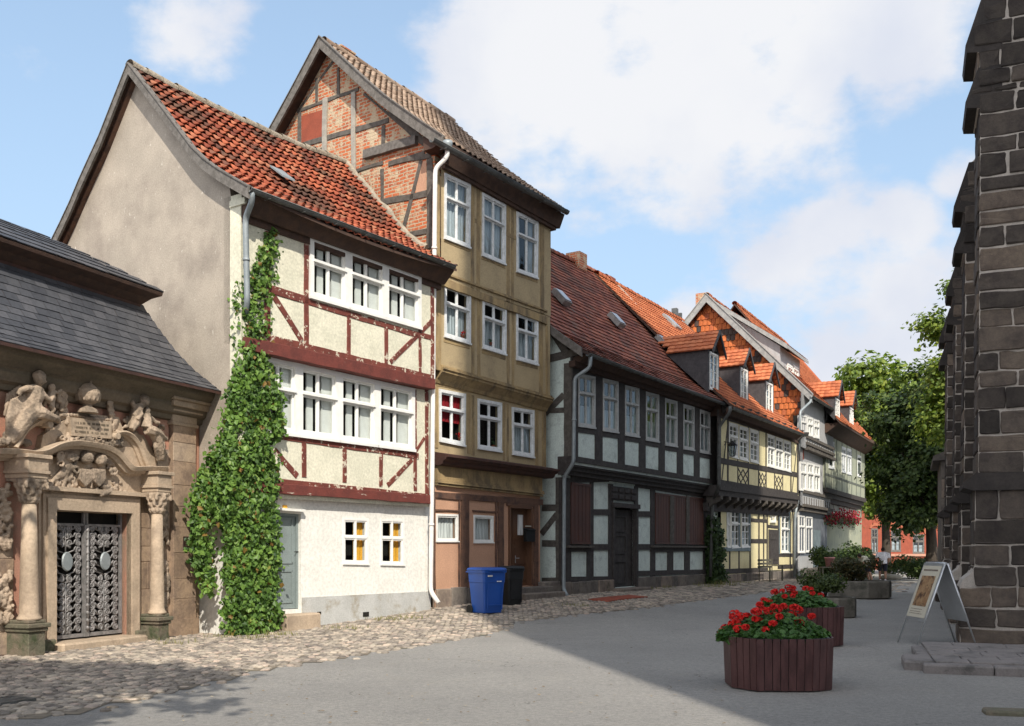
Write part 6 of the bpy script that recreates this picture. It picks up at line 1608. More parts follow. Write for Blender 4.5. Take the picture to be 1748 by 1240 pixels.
# ================================================================ cobbles, planters, vines, trees, people
def gp(px, py, z=0.0): Y = (CAMZ-z)*FX/(py-HY); return (U(px)*Y, Y)
def gpz(px, py):
    z = 0.0
    for _ in range(8): X, Y = gp(px, py, z); z = ground(X, Y)
    return X, Y, z
def inpoly(x, y, P):
    c = False; n = len(P)
    for i in range(n):
        (x1, y1), (x2, y2) = P[i], P[(i+1) % n]
        if (y1 > y) != (y2 > y) and x < (x2-x1)*(y-y1)/(y2-y1)+x1: c = not c
    return c
def cobbles():
    edge = [gpz(*p)[:2] for p in ((-60, 1236), (120, 1218), (290, 1182), (470, 1140), (700, 1106), (830, 1084), (880, 1062), (960, 1050), (1100, 1034), (1230, 1020), (1330, 1008), (1420, 990))]
    back = [F4.w(12, .2)[:2], F4.w(0, .2)[:2], F3.w(0, .2)[:2], F2.w(5, .2)[:2], F1.w(5.8, .2)[:2], F1.w(0, .2)[:2], FC.w(0, .1)[:2], FC.w(-7, .1)[:2]]
    poly = edge+back; R = random.Random(77)
    M = MB(); G = MB()
    x0, x1 = min(p[0] for p in poly), max(p[0] for p in poly); y0, y1 = min(p[1] for p in poly), max(p[1] for p in poly)
    an = radians(34); ca, sa = cos(an), sin(an)
    def put(X, Y, s, asp):
        z = ground(X, Y); k = R.randint(5, 7); ph = R.random()*6; ro = an+R.gauss(0, .25)
        ring = []
        for i in range(k+1):
            a = 2*pi*i/(k+1)+R.uniform(-.15, .15); q = s*R.uniform(.82, 1.08); ex, ey = q*cos(a)*asp, q*sin(a)
            ring.append((ex*cos(ro)-ey*sin(ro), ex*sin(ro)+ey*cos(ro)))
        h = R.uniform(.012, .034); tx, ty = R.uniform(-.12, .12), R.uniform(-.12, .12)
        def lvl(f, zz): return [(X+a*f, Y+b*f, z+zz+(a*tx+b*ty)*f*.6) for a, b in ring]
        M.loft([lvl(1, -.01), lvl(.97, h*.55), lvl(.62, h)], 0, R.random(), smooth=False)
    u = -40.0
    st = .0
    cell = .108
    n = int((hypot(x1-x0, y1-y0)+4)/cell)
    cx, cy = (x0+x1)/2, (y0+y1)/2
    for i in range(-n//2, n//2):
        for j in range(-n//2, n//2):
            a, b = (i+.5*(j % 2)+R.uniform(-.16, .16))*cell*1.25, (j+R.uniform(-.12, .12))*cell*.95
            X, Y = cx+a*sin(an)+b*cos(an)*0+a*0, 0
            X = cx+a*ca-b*sa; Y = cy+a*sa+b*ca
            if Y > 31 and (i % 2 or j % 2): continue
            if not (x0 < X < x1 and y0 < Y < y1) or not inpoly(X+R.gauss(0, .12), Y+R.gauss(0, .12), poly): continue
            if X < -.56*Y: continue
            put(X, Y, cell*R.uniform(.50, .60)*(1.9 if Y > 31 else 1), 1.15)
    o = M.obj('cobblestone_paving', 'cobble'); tag(o, kind='structure')
    s = .25; nx, ny = int((x1-x0)/s)+1, int((y1-y0)/s)+1
    for i in range(nx):
        for j in range(ny):
            X, Y = x0+i*s, y0+j*s
            if inpoly(X+s/2, Y+s/2, poly) or inpoly(X+s/2+.2, Y+s/2+.2, poly): G.face([(X, Y, ground(X, Y)+.006), (X+s, Y, ground(X+s, Y)+.006), (X+s, Y+s, ground(X+s, Y+s)+.006), (X, Y+s, ground(X, Y+s)+.006)], 0, 0, True)
    o = G.obj('paving_bed', 'joint_sand'); tag(o, kind='structure')
    # second cobbled strip across the far street
    M = MB(); P2 = [gp(*p) for p in ((1400, 1012), (1545, 1012), (1560, 996), (1400, 990))]
    for _ in range(700):
        X = R.uniform(min(p[0] for p in P2), max(p[0] for p in P2)); Y = R.uniform(min(p[1] for p in P2), max(p[1] for p in P2))
        if inpoly(X, Y, P2): put(X, Y, .13, 1.3)
    o = M.obj('cobbled_strip', 'cobble'); tag(o, kind='structure')
    # red brick paving patch by the dark house door
    X, Y, z = gpz(1060, 1022); M = MB()
    for i in range(10):
        for j in range(5):
            a, b = (i-5)*.25, (j-2)*.12; x = X+a*F3.d[0]+b*F3.m[0]; y = Y+a*F3.d[1]+b*F3.m[1]
            c = [(x+p*.12*F3.d[0]+q*.055*F3.m[0], y+p*.12*F3.d[1]+q*.055*F3.m[1]) for p, q in ((-1, -1), (1, -1), (1, 1), (-1, 1))]
            M.loft([[(*k, ground(*k)-.01) for k in c], [(*k, ground(*k)+.04+R.uniform(0, .006)) for k in c]], 0, R.random())
    o = M.obj('brick_paving', 'brick_red_wall'); tag(o, kind='structure')
cobbles()

def drain():
    X, Y, z = gpz(12, 1200); o = empty('drain_grate', (X, Y, .012), radians(60), label='small iron drain grate in the cobbles at the lower left corner', cat='drain')
    M = MB(); w = .2
    M.box(-w, w, -w, -w+.04, 0, .03); M.box(-w, w, w-.04, w, 0, .03); M.box(-w, -w+.04, -w+.04, w-.04, 0, .03); M.box(w-.04, w, -w+.04, w-.04, 0, .03)
    for k in range(5): x = -w+.08+k*.06; M.box(x-.012, x+.012, -w+.04, w-.04, .004, .026)
    M.obj('grate', 'zinc_dark', o)
drain()

# ---- vines
def vine(name, spec, Yf, n, mat, label, size=(.07, .13), thick=.3, stems=5, seed=3, out=(.45, -.85, .25), extra=()):
    R = random.Random(seed); root = None; ys = [s[0] for s in spec]
    px0 = (spec[-1][1]+spec[-1][2])/2; Y0 = Yf(px0); X0 = U(px0)*Y0
    o = empty(name, (X0, Y0, ground(X0, Y0)), label=label, cat='climbing plant')
    base = Vector((X0, Y0, ground(X0, Y0)))
    A = []
    for (y0, a0, b0), (y1, a1, b1) in list(zip(spec, spec[1:]))+[s for s in extra]: A.append((abs(y1-y0)*((b0-a0)+(b1-a1))/2, (y0, a0, b0), (y1, a1, b1)))
    tot = sum(a[0] for a in A); M = MB()
    # clumps first, leaves gathered round them
    for ar, (y0, a0, b0), (y1, a1, b1) in A:
        m = max(2, int(n*ar/tot/14))
        for _ in range(m):
            f = R.random(); py = y0+(y1-y0)*f; a, b = a0+(a1-a0)*f, b0+(b1-b0)*f
            g = R.random(); px = a+(b-a)*g; edge = min(g, 1-g)*2
            D = Yf(px)-thick*(.25+.75*edge**.5)*R.uniform(.3, 1.0)
            C_ = Vector((U(px)*D, D, CAMZ+V(py)*D)); rr = R.uniform(.06, .15); rb = R.uniform(.15, .85)
            if noise.noise(C_*2.2) < -.55: continue
            for _ in range(14):
                d = Vector((R.gauss(0, 1), R.gauss(0, .8), R.gauss(0, 1.2)))*rr*.6
                p = C_+d
                if p.z < base.z+.03: continue
                leafq(M, p-base, R.uniform(*size)*(1.15 if rb > .6 else .9), R, out=out, down=.9, spread=.55, rb=rb)
    M.obj('foliage', mat, o)
    S = MB(); top = spec[0]
    for k in range(stems):
        pts = []; g = R.uniform(.25, .75)
        for (py, a, b) in spec[::-1]:
            if k > 1 and py < spec[len(spec)//2][0]: break
            px = a+(b-a)*(g+R.uniform(-.12, .12)); D = Yf(px)-.06; pts.append(Vector((U(px)*D, D, CAMZ+V(py)*D))-base)
        pts = [Vector((pts[0].x, pts[0].y, -.05))]+pts
        S.tube(pts, [.03*(1-.8*i/len(pts)) for i in range(len(pts))], 6)
    S.obj('stem', 'stem_red', o)
spec = [(398, 450, 467), (425, 434, 468), (465, 427, 465), (500, 406, 463), (540, 405, 460), (590, 408, 453), (640, 403, 452), (690, 388, 462), (740, 381, 466), (785, 356, 469), (830, 336, 470), (862, 340, 471), (890, 380, 472), (960, 386, 474), (1010, 388, 472), (1050, 387, 474), (1088, 398, 474)]
def Yv(px): return 18.55 if px < 394 else 18.7+(px-394)*.0125-.15
vine('ivy_vine', spec, Yv, 21000, 'vine_leaf', 'bright green creeper climbing the corner of the cream and red house to its eave', (.066, .12), .42, 7,
     extra=(((398, 450, 467), (440, 432, 467)), ((440, 432, 467), (500, 408, 466)), ((850, 328, 372), (900, 330, 352)), ((900, 330, 352), (965, 328, 362)), ((965, 338, 362), (1010, 350, 362)), ((640, 455, 470), (745, 470, 484))))
spec2 = [(882, 1211, 1222), (905, 1203, 1232), (940, 1200, 1236), (970, 1202, 1238), (993, 1202, 1240)]
vine('dark_vine', spec2, lambda px: 37.4, 2600, 'dark_vine_leaf', 'dark bushy creeper between the black timbered house and the yellow house', (.10, .17), .5, 4, seed=9)

# ---- weeds
def weeds():
    R = random.Random(6); M = MB()
    spots = [(1150, 1000, 14), (1165, 996, 16), (1105, 1006, 8), (1130, 1004, 8), (1215, 1003, 12), (1240, 1000, 12), (590, 1075, 6), (470, 1086, 9), (440, 1092, 8), (660, 1058, 8), (385, 1090, 6), (1265, 996, 8), (1180, 1000, 9), (700, 1052, 8), (300, 1100, 5), (975, 1028, 5)]
    for px, py, n in spots:
        X, Y, z = gpz(px, py)
        for _ in range(n*6):
            x, y = X+R.gauss(0, .22), Y+R.gauss(0, .12); h = R.uniform(.05, .28 if n > 9 else .13); dx, dy = R.gauss(0, .3)*h, R.gauss(0, .3)*h; w = .006
            M.add([(x-w, y, z), (x+w, y, z), (x+dx*.5+w*.7, y+dy*.5, z+h*.6), (x+dx*.5-w*.7, y+dy*.5, z+h*.6), (x+dx, y+dy, z+h)], [(0, 1, 2, 3), (3, 2, 4)], 0, R.random())
    o = M.obj('wall_foot_weeds', 'dry_grass'); tag(o, 'sparse weeds and grass along the foot of the house walls', 'weeds', kind='stuff')
weeds()

# ---- wheelie bins
def bin_(name, label, mat, px, py, h, w, d, rz, lid=True):
    X, Y, z = gpz(px, py); o = empty(name, (X, Y, z), rz, label=label, cat='wheelie bin', group='wheelie bins by the ochre house')
    M = MB(); hb = h*.92
    def ring(f, zz, c=.04): a, b = w/2*f, d/2*f; c *= f; return [(x, y, zz) for x, y in ((-a+c, -b), (a-c, -b), (a, -b+c), (a, b-c), (a-c, b), (-a+c, b), (-a, b-c), (-a, -b+c))]
    M.loft([ring(.74, .03), ring(.76, .08), ring(.90, hb*.72), ring(.93, hb*.74), ring(.96, hb-.05), ring(1.03, hb-.04), ring(1.03, hb)], 0, 0)
    M.box(-w*.30, w*.30, -d*.47, -d*.42, hb*.20, hb*.22)
    for s in (-1, 1): M.prismx([(-d*.455, hb*.1), (-d*.47, hb*.1), (-d*.53, hb*.7), (-d*.51, hb*.7)], s*w*.3-.012, s*w*.3+.012)
    M.obj('body', mat, o)
    M = MB(); M.loft([ring(1.06, hb+.004, .06), ring(1.08, hb+.03, .06), ring(1.0, hb+.065, .06), ring(.8, hb+.08, .06)], 0, 0); M.box(-w*.35, w*.35, d*.5, d*.62, hb-.01, hb+.03); M.box(-w*.3, w*.3, -d*.60, -d*.5, hb+.0, hb+.022); l = M.obj('lid', mat, o)
    M = MB(); M.tube([(-w*.45, d*.6, hb-.03), (w*.45, d*.6, hb-.03)], .015, 8); M.obj('handle', mat, o)
    for s in (-1, 1): M = MB(); M.tube([(s*w*.44-.025, d*.40, .1), (s*w*.44+.025, d*.40, .1)], .1, 16); M.obj('wheel', 'rubber', o)
    return o
b1 = bin_('wheelie_bin', 'blue wheelie bin with closed lid beside the brown ground floor of the ochre house', 'bin_blue', 831, 1036, 1.08, .68, .66, radians(38))
M = MB(); M.box(-.22, -.10, -.36, -.335, .86, .90); M.obj('sticker', 'grey_white_paint', b1); M = MB(); M.v = []
for k, x in enumerate((.06, .10, .135, .16)): M.box(x, x+.022, -.325, -.30, .74, .765)
M.obj('lettering', 'white_paint', b1)
b2 = bin_('wheelie_bin', 'smaller black bin standing behind the blue wheelie bin', 'bin_black', 864, 1030, 1.0, .5, .5, radians(34))
b2.location.x += .12; b2.location.y += .35

# ---- letter box
def mailbox():
    F = F2; o = F.e('letter_box', label='black wall letter box beside the brown front door of the ochre house', cat='letter box'); a, b = F.p(895, 905, -.06), F.p(908, 925, -.06)
    M = MB(); M.cbox(a[0], b[0]+.05, -.14, -.031, b[1], a[1], .01); M.obj('box', 'iron_black', o)
    M = MB(); M.prismx([(-.16, a[1]-.01), (-.16, a[1]+.01), (-.03, a[1]+.06), (-.03, a[1])], a[0]-.01, b[0]+.06); M.obj('flap', 'iron_black', o)
    M = MB(); M.box(a[0]+.08, b[0]-.02, -.05, -.031, a[1]+.09, a[1]+.12); M.obj('name_plate', 'poster_paper', o)
mailbox()

# ---- lantern between the two houses
def lantern():
    F = F3; x, z = F.p(1226, 768, -.45); o = F.e('wall_lantern', label='dark green wall lantern on a bracket between the black timbered and yellow houses', cat='lantern'); o.location = (*F.w(x, -.45)[:2], z)
    M = MB(); M.box(-.03, .03, 0, .12, -.1, .25); M.tube([(0, .02, .2), (0, -.25, .28), (0, -.55, .22)], .016, 6); M.tube([(0, .02, .0), (0, -.2, .1), (0, -.3, .26)], .012, 6); M.obj('bracket', 'iron_black', o)
    M = MB()
    for zz, r in ((.12, .17), (-.28, .09)): M.loft([[(r*cos(pi*k/3), -.55+r*sin(pi*k/3), zz) for k in range(6)], [(r*cos(pi*k/3), -.55+r*sin(pi*k/3), zz+.02) for k in range(6)]])
    for k in range(6): M.tube([(.09*cos(pi*k/3), -.55+.09*sin(pi*k/3), -.27), (.16*cos(pi*k/3), -.55+.16*sin(pi*k/3), .13)], .01, 5)
    M.loft([[(.2*cos(pi*k/3), -.55+.2*sin(pi*k/3), .14) for k in range(6)], [(.08*cos(pi*k/3), -.55+.08*sin(pi*k/3), .24) for k in range(6)], [(.03*cos(pi*k/3), -.55+.03*sin(pi*k/3), .30) for k in range(6)]])
    M.obj('lamp_frame', 'iron_black', o)
    M = MB(); M.loft([[(.085*cos(pi*k/3), -.55+.085*sin(pi*k/3), -.26) for k in range(6)], [(.15*cos(pi*k/3), -.55+.15*sin(pi*k/3), .12) for k in range(6)]]); M.obj('pane', 'old_glass', o)
lantern()

# ---- window sill pots
def pots():
    D = [(F1, 'x', None)]
    for (F, px, py, y, m, lab) in ((F2, 784, 752, .07, 'petal_red', 'small pot of flowers inside the lowest left upstairs window of the ochre house'), (F2, 842, 765, .07, 'geranium_leaf', 'small green pot plant inside the middle first floor window of the ochre house'), (F2, 838, 590, -.11, 'geranium_leaf', 'leafy pot plant inside the middle second floor window of the ochre house'), (F2, 790, 578, -.11, 'petal_red', 'red potted flower inside the left second floor window of the ochre house')):
        x, z = F.p(px, py, y); o = F.e('potted_plant', label=lab, cat='pot plant', group='pot plants in the ochre house windows'); o.location = (*F.w(x, y)[:2], z)
        M = MB(); M.lathe((0, 0, 0), [(.03, 0), (.045, .07), (.05, .075)], 8); M.obj('pot', 'terracotta', o)
        M = MB(); R = random.Random(int(px)); [M.ell((R.gauss(0, .03), R.gauss(0, .015), .10+R.gauss(.03, .03)), R.uniform(.012, .025), seg=5, rg=3) for _ in range(14)]; M.obj('blossom', m, o)
pots()

# ---- plank planters with geraniums
def planter(X, Y, rz, w, d, h, label, seed):
    z = ground(X, Y); o = empty('wooden_planter', (X, Y, z), rz, label=label, cat='planter', group='plank planters with red geraniums')
    R = random.Random(seed); c = .3
    oct_ = [(-w/2+c*.8, -d/2), (w/2-c*1.3, -d/2), (w/2-c*.4, -d/2+c*.6), (w/2, d/2-c), (w/2-c, d/2), (-w/2+c, d/2), (-w/2, d/2-c), (-w/2, -d/2+c)]
    M = MB(); M.prismz([(x*.95, y*.95) for x, y in oct_], 0.02, h-.10); M.obj('inner_box', 'iron_black', o)
    per = []; n = len(oct_)
    for i in range(n):
        (ax, ay), (bx, by) = oct_[i], oct_[(i+1) % n]; L = hypot(bx-ax, by-ay); k = max(1, round(L/.095))
        for j in range(k):
            f0, f1 = j/k, (j+1)/k; g = .004/L
            x0_, y0_ = ax+(bx-ax)*(f0+g), ay+(by-ay)*(f0+g); x1_, y1_ = ax+(bx-ax)*(f1-g), ay+(by-ay)*(f1-g)
            nx, ny = (by-ay)/L, -(bx-ax)/L; t = .022; e = R.uniform(-.004, .004); fl = 1.04
            P = MB()
            b_ = [(x0_, y0_), (x1_, y1_), (x1_-nx*t, y1_-ny*t), (x0_-nx*t, y0_-ny*t)]
            P.loft([[(x*.97, y*.97, .015+e) for x, y in b_], [(x*1.0, y*1.0, h*.9+e) for x, y in b_], [((x+((x0_+x1_)/2-x)*.12), (y+((y0_+y1_)/2-y)*.12), h+e) for x, y in b_]]); per.append(P)
    for P in per: P.obj('plank', 'planter_wood', o)
    M = MB()
    for i in range(n):
        (ax, ay), (bx, by) = oct_[i], oct_[(i+1) % n]; s = .93
        M.loft([[(ax*s, ay*s, h-.03), (ax*s*.95, ay*s*.95, h-.03), (ax*s*.95, ay*s*.95, h+.0), (ax*s, ay*s, h+.0)], [(bx*s, by*s, h-.03), (bx*s*.95, by*s*.95, h-.03), (bx*s*.95, by*s*.95, h+.0), (bx*s, by*s, h+.0)]])
    M.obj('rim', 'iron_black', o)
    M = MB(); M.prismz([(x*.9, y*.9) for x, y in oct_], h-.12, h-.06); M.obj('soil', 'soil', o)
    return o, h
def geraniums(X, Y, rz, w, d, zb, hh, n, nl, label, seed, shift=0.0, flowers=None):
    R = random.Random(seed); o = empty('geranium_plants', (X, Y, zb), rz, label=label, cat='flowers', group='red geraniums in planters')
    M = MB()
    for _ in range(nl):
        a, r = R.random()*2*pi, R.random()**.5; x, y = cos(a)*r*w*.54, sin(a)*r*d*.52; z = hh*(1-r*r*.65)*R.uniform(.2, 1.05)
        s = R.uniform(.05, .085); nrm = Vector((x*.6+R.gauss(0, .35), y*.6+R.gauss(0, .35)-.15, .8)).normalized(); t = nrm.orthogonal().normalized(); b = nrm.cross(t); k = 7
        P = [Vector((x, y, z))+(t*cos(2*pi*i/k)+b*sin(2*pi*i/k))*s*.5*R.uniform(.85, 1.1)+nrm*R.uniform(0, .008) for i in range(k)]; c = Vector((x, y, z))-nrm*.012
        M.add(P+[c], [(i, (i+1) % k, k) for i in range(k)], 0, R.random())
    M.obj('foliage', 'geranium_leaf', o)
    S = MB(); B = MB()
    for i in range(n):
        if flowers: x, y, z = flowers[i % len(flowers)]; x += R.gauss(0, .02)
        else:
            a, r = R.random()*2*pi, R.random()**.5; x, y = cos(a)*r*w*.5, sin(a)*r*d*.5; z = hh*(1-r*r*.6)+R.uniform(-.04, .14)
        S.tube([(x*.8, y*.8, 0), (x, y, z)], .004, 4); rr = R.uniform(.035, .066)
        B = MB()
        for _ in range(34):
            u = Vector((R.gauss(0, 1), R.gauss(0, 1), R.gauss(.3, .8))).normalized(); p = Vector((x, y, z))+Vector((u.x*rr, u.y*rr, u.z*rr*.7)); s = .022
            t = u.orthogonal().normalized(); b = u.cross(t)
            P = [p+(t*cos(2*pi*q/5)+b*sin(2*pi*q/5))*s*(1 if q % 2 else .8)+u*.006 for q in range(5)]; B.add(P+[p-u*.006], [(q, (q+1) % 5, 5) for q in range(5)], 0, R.random())
        B.obj('blossom', 'petal_red', o)
    S.obj('stalks', 'geranium_leaf', o)
c1 = gp(1333, 1150); X1, Y1 = U(1333)*11.75, 11.75
planter(X1, Y1, radians(-3), 1.27, 1.1, .60, 'nearest dark brown plank planter, full of red geraniums', 1)
geraniums(X1-.08, Y1+.05, radians(-3), 1.2, 1.0, .50, .35, 38, 3200, 'bright red geraniums in the nearest plank planter', 5)
X2, Y2 = U(1376)*16.9, 16.9
planter(X2, Y2, radians(6), 1.28, 1.05, .66, 'plank planter half hidden behind the nearest one', 2)
geraniums(X2-.15, Y2, radians(6), 1.2, 1.0, .56, .34, 22, 2400, 'red geraniums in the plank planter that stands second', 8)

# ---- concrete planters with shrubs
def concrete_planter(X, Y, r, h, label, seed, sx=1.0):
    z = ground(X, Y); o = empty('concrete_planter', (X, Y, z), radians(22), label=label, cat='planter', group='low concrete planters')
    M = MB(); k = 8; ring = lambda q, zz: [(q*cos(2*pi*(i+.5)/k)*sx, q*sin(2*pi*(i+.5)/k), zz) for i in range(k)]
    M.loft([ring(r*.94, 0), ring(r, .03), ring(r, h-.05), ring(r*.97, h), ring(r*.86, h), ring(r*.84, h-.12)]); M.obj('basin', 'concrete_planter', o)
    M = MB(); M.loft([ring(r*.85, h-.14), ring(r*.85, h-.1)]); M.obj('soil', 'soil', o)
def shrub(name, X, Y, z0, rx, ry, rz_, n, mat, label, seed, size=(.05, .09), group=None, cat='shrub', lump=9, tall=0):
    R = random.Random(seed); o = empty(name, (X, Y, z0), label=label, cat=cat, group=group)
    cl = [(R.uniform(-.65, .65)*rx, R.uniform(-.65, .65)*ry, rz_*R.uniform(.35, .95), R.uniform(.3, .5)) for _ in range(lump)]
    M = MB()
    for _ in range(n):
        cx, cy, cz, q = R.choice(cl); u = Vector((R.gauss(0, 1), R.gauss(0, 1), R.gauss(0, 1))).normalized()*(R.random()**.35)
        p = Vector((cx+u.x*rx*q, cy+u.y*ry*q, cz+u.z*rz_*q*.9))
        if p.z < 0.01: p.z = R.uniform(.01, .2)
        leafq(M, p, R.uniform(*size), R, out=(u.x, u.y-.3, u.z+.4), down=-.2, spread=.6)
    M.obj('foliage', mat, o)
    S = MB()
    for _ in range(6): cx, cy, cz, q = R.choice(cl); S.tube([(cx*.15, cy*.15, -.03), (cx*.5, cy*.5, cz*.5), (cx, cy, cz)], [.03, .02, .008], 5)
    S.obj('stem', 'bark', o)
    return o
X, Y, _ = gpz(1418, 1052); concrete_planter(U(1418)*24.0, 24.0, .62, .48, 'short concrete planter with a low green shrub behind the plank planters', 1)
shrub('low_shrub', U(1402)*23.9, 23.9, .38, .62, .5, .62, 2600, 'shrub_leaf', 'low spreading green shrub in the short concrete planter', 4, (.045, .08))
concrete_planter(U(1468)*33.2, 33.2, .95, .58, 'long octagonal concrete planter with a brownish shrub', 2, sx=1.15)
shrub('brown_shrub', U(1462)*33.2, 33.2, .48, .85, .75, .75, 3400, 'brown_shrub_leaf', 'dark bronze-green shrub overflowing the long concrete planter', 14, (.06, .10))
for (px, py, D, rx, h, n, lab, s) in ((1425, 975, 46, 1.2, 1.5, 2200, 'leafy bush in front of the grey-green end house, leftmost', 1), (1452, 972, 49, 1.4, 1.7, 2400, 'leafy bush under the flower boxes of the end house', 2), (1470, 975, 50, .9, 1.5, 1800, 'dark bush at the corner of the end house', 3),
                          (1555, 978, 56, 1.6, 1.05, 2400, 'low dark hedge in front of the red brick building', 5), (1588, 975, 52, 1.2, .9, 1500, 'dark hedge piece beside the church annex', 6)):
    Xb = U(px)*D; shrub('garden_bush', Xb, D, 0, rx, rx*.7, h, n, 'dark_tree_leaf', lab, s, (.10, .17), 'bushes at the end of the street', 'bush')
# boulder / low stone
M = MB(); Xb, Yb = gp(1521, 990); M.ell((0, 0, .12), .65, .4, .2, 12, 7); bo = M.obj('boulder', 'boulder_stone'); bo.location = (Xb, Yb, 0); tag(bo, 'long pale boulder lying beside the walking man', 'boulder')
# pink pot on a stand
Xp, Yp = U(1416)*44, 44.0; o = empty('flower_pot', (Xp, Yp, ground(Xp, Yp)+.62), label='pink flower pot on a small stand in front of the grey house', cat='flower pot')
M = MB(); M.lathe((0, 0, 0), [(.15, 0), (.21, .36), (.24, .36), (.24, .42), (.2, .42)], 14); M.obj('pot', 'pink_pot', o); M = MB(); M.lathe((0, 0, .38), [(.2, 0), (.19, .02)], 14); M.obj('soil', 'soil', o)
o = empty('plant_stand', (Xp, Yp, ground(Xp, Yp)), label='small green stand carrying the pink flower pot', cat='stand')
M = MB(); M.box(-.42, .42, -.25, .25, .57, .62); M.obj('top', 'bench_wood', o)
for a in (-1, 1):
    for b in (-1, 1): M = MB(); M.box(a*.36-.03, a*.36+.03, b*.2-.03, b*.2+.03, 0, .57); M.obj('leg', 'bench_wood', o)
# bench in front of the yellow house
def bench():
    F = F4; x, z = F.p(1312, 985, -1.2); x -= 0; o = F.e('garden_bench', label='weathered wooden bench against the front of the yellow house', cat='bench'); wx, wy, _ = F.w(F.sx(1318, -.9), -.75); o.location = (wx, wy, ground(wx, wy))
    for k in range(4): M = MB(); M.box(-1.0, 1.0, -.35+k*.11, -.26+k*.11, .42, .45); M.obj('seat_slat', 'bench_wood', o)
    for k in range(3): M = MB(); M.box(-1.0, 1.0, .13, .16, .55+k*.14, .64+k*.14); M.obj('back_slat', 'bench_wood', o)
    for s in (-1, 1):
        M = MB(); M.box(s*.92-.03, s*.92+.03, -.35, -.29, 0, .62); M.obj('leg', 'bench_wood', o)
        M = MB(); M.box(s*.92-.03, s*.92+.03, .1, .128, 0, .95); M.obj('leg', 'bench_wood', o)
        M = MB(); M.box(s*.92-.035, s*.92+.035, -.36, .1, .62, .66); M.obj('armrest', 'bench_wood', o)
bench()

# ---- folding sign board
def aboard():
    o = empty('sandwich_board', (7.22, 16.95, 0), radians(0), label='metal framed sandwich board with a framed picture poster on the asphalt by the church', cat='sign')
    H = 1.38; W = .40
    def side(s):
        M = MB(); xb = s*.50
        def pt(f, y): return (xb*(1-f)+s*.02*f, y, H*f)
        M.tube([pt(0, -W), pt(1, -W)], .015, 8); M.tube([pt(0, W), pt(1, W)], .015, 8)
        lg = M.obj('leg_frame', 'aluminium', o)
        def panel(f0, f1, y0, y1, t, mat, name, off, par=lg):
            M = MB(); n = Vector((H, 0, .48*1)).normalized(); n = Vector((n.x*s, 0, n.z))
            c = [Vector(pt(f0, y0)), Vector(pt(f0, y1)), Vector(pt(f1, y1)), Vector(pt(f1, y0))]
            M.loft([[p+n*off for p in c], [p+n*(off+t) for p in c]]); return M.obj(name, mat, par)
        p = panel(.30, 1.0, -W, W, .02, 'aluminium', 'panel_frame', 0)
        if s < 0:
            panel(.335, .965, -W+.035, W-.035, .004, 'poster_paper', 'poster', .021, p)
            pic = panel(.47, .84, -W+.13, W-.13, .002, 'poster_picture', 'picture', .026, p)
            R = random.Random(2)
            for f in (.90, .43, .40, .375):
                y = W-.12; k = 0
                while y > -W+.14:
                    w = R.uniform(.012, .03) if f < .5 else .028
                    L = .006 if f < .5 else .020
                    panel(f, f+L, y-w, y, .001, 'dark_brown_wood', 'lettering', .026, p) if (k < 14) else None
                    y -= w+(.012 if f < .5 else .016); k += 1
        else: panel(.335, .965, -W+.035, W-.035, .004, 'grey_boards', 'back_panel', .021, p)
    side(-1); side(1)
    M = MB(); M.tube([(0, -W, H), (0, W, H)], .022, 8); M.obj('hinge_bar', 'aluminium', o)
aboard()

# ---- stone step at the right
def steps():
    o = empty('stone_step', (5.35, 12.95, 0), label='low wide step paved with worn red-grey slabs at the church door', cat='step')
    M = MB(); R = random.Random(4)
    M.cbox(.0, 5.0, .25, 3.0, -.05, .10, .02, 0, .3); 
    x = 0
    while x < 4.8: w = R.uniform(.7, 1.3); M.cbox(x+.006, x+w-.006, .0, .27, -.05, .125+R.uniform(-.006, .006), .02, 0, R.random()); x += w
    M.cbox(-.22, .16, .32, 1.2, -.05, .13, .03, 0, .6)
    y = .30
    while y < 2.9:
        h = R.uniform(.3, .5); x = .16
        while x < 4.9: w = R.uniform(.35, .8); M.cbox(x+.006, x+w-.006, y+.006, y+h-.006, .08, .135+R.uniform(-.004, .004), .01, 0, R.random()); x += w
        y += h
    M.obj('slab', 'paving_slab', o)
    o.rotation_euler = (0, 0, radians(-19))
steps()
M = MB(); M.cbox(-.5, .5, -.12, .12, -.05, .05, .02); c = M.obj('kerb_stone', 'mossy_stone'); c.location = (*gp(1775, 1222), 0); c.rotation_euler = (0, 0, radians(-14)); tag(c, 'flat mossy kerb stone in the bottom right corner', 'kerb stone')

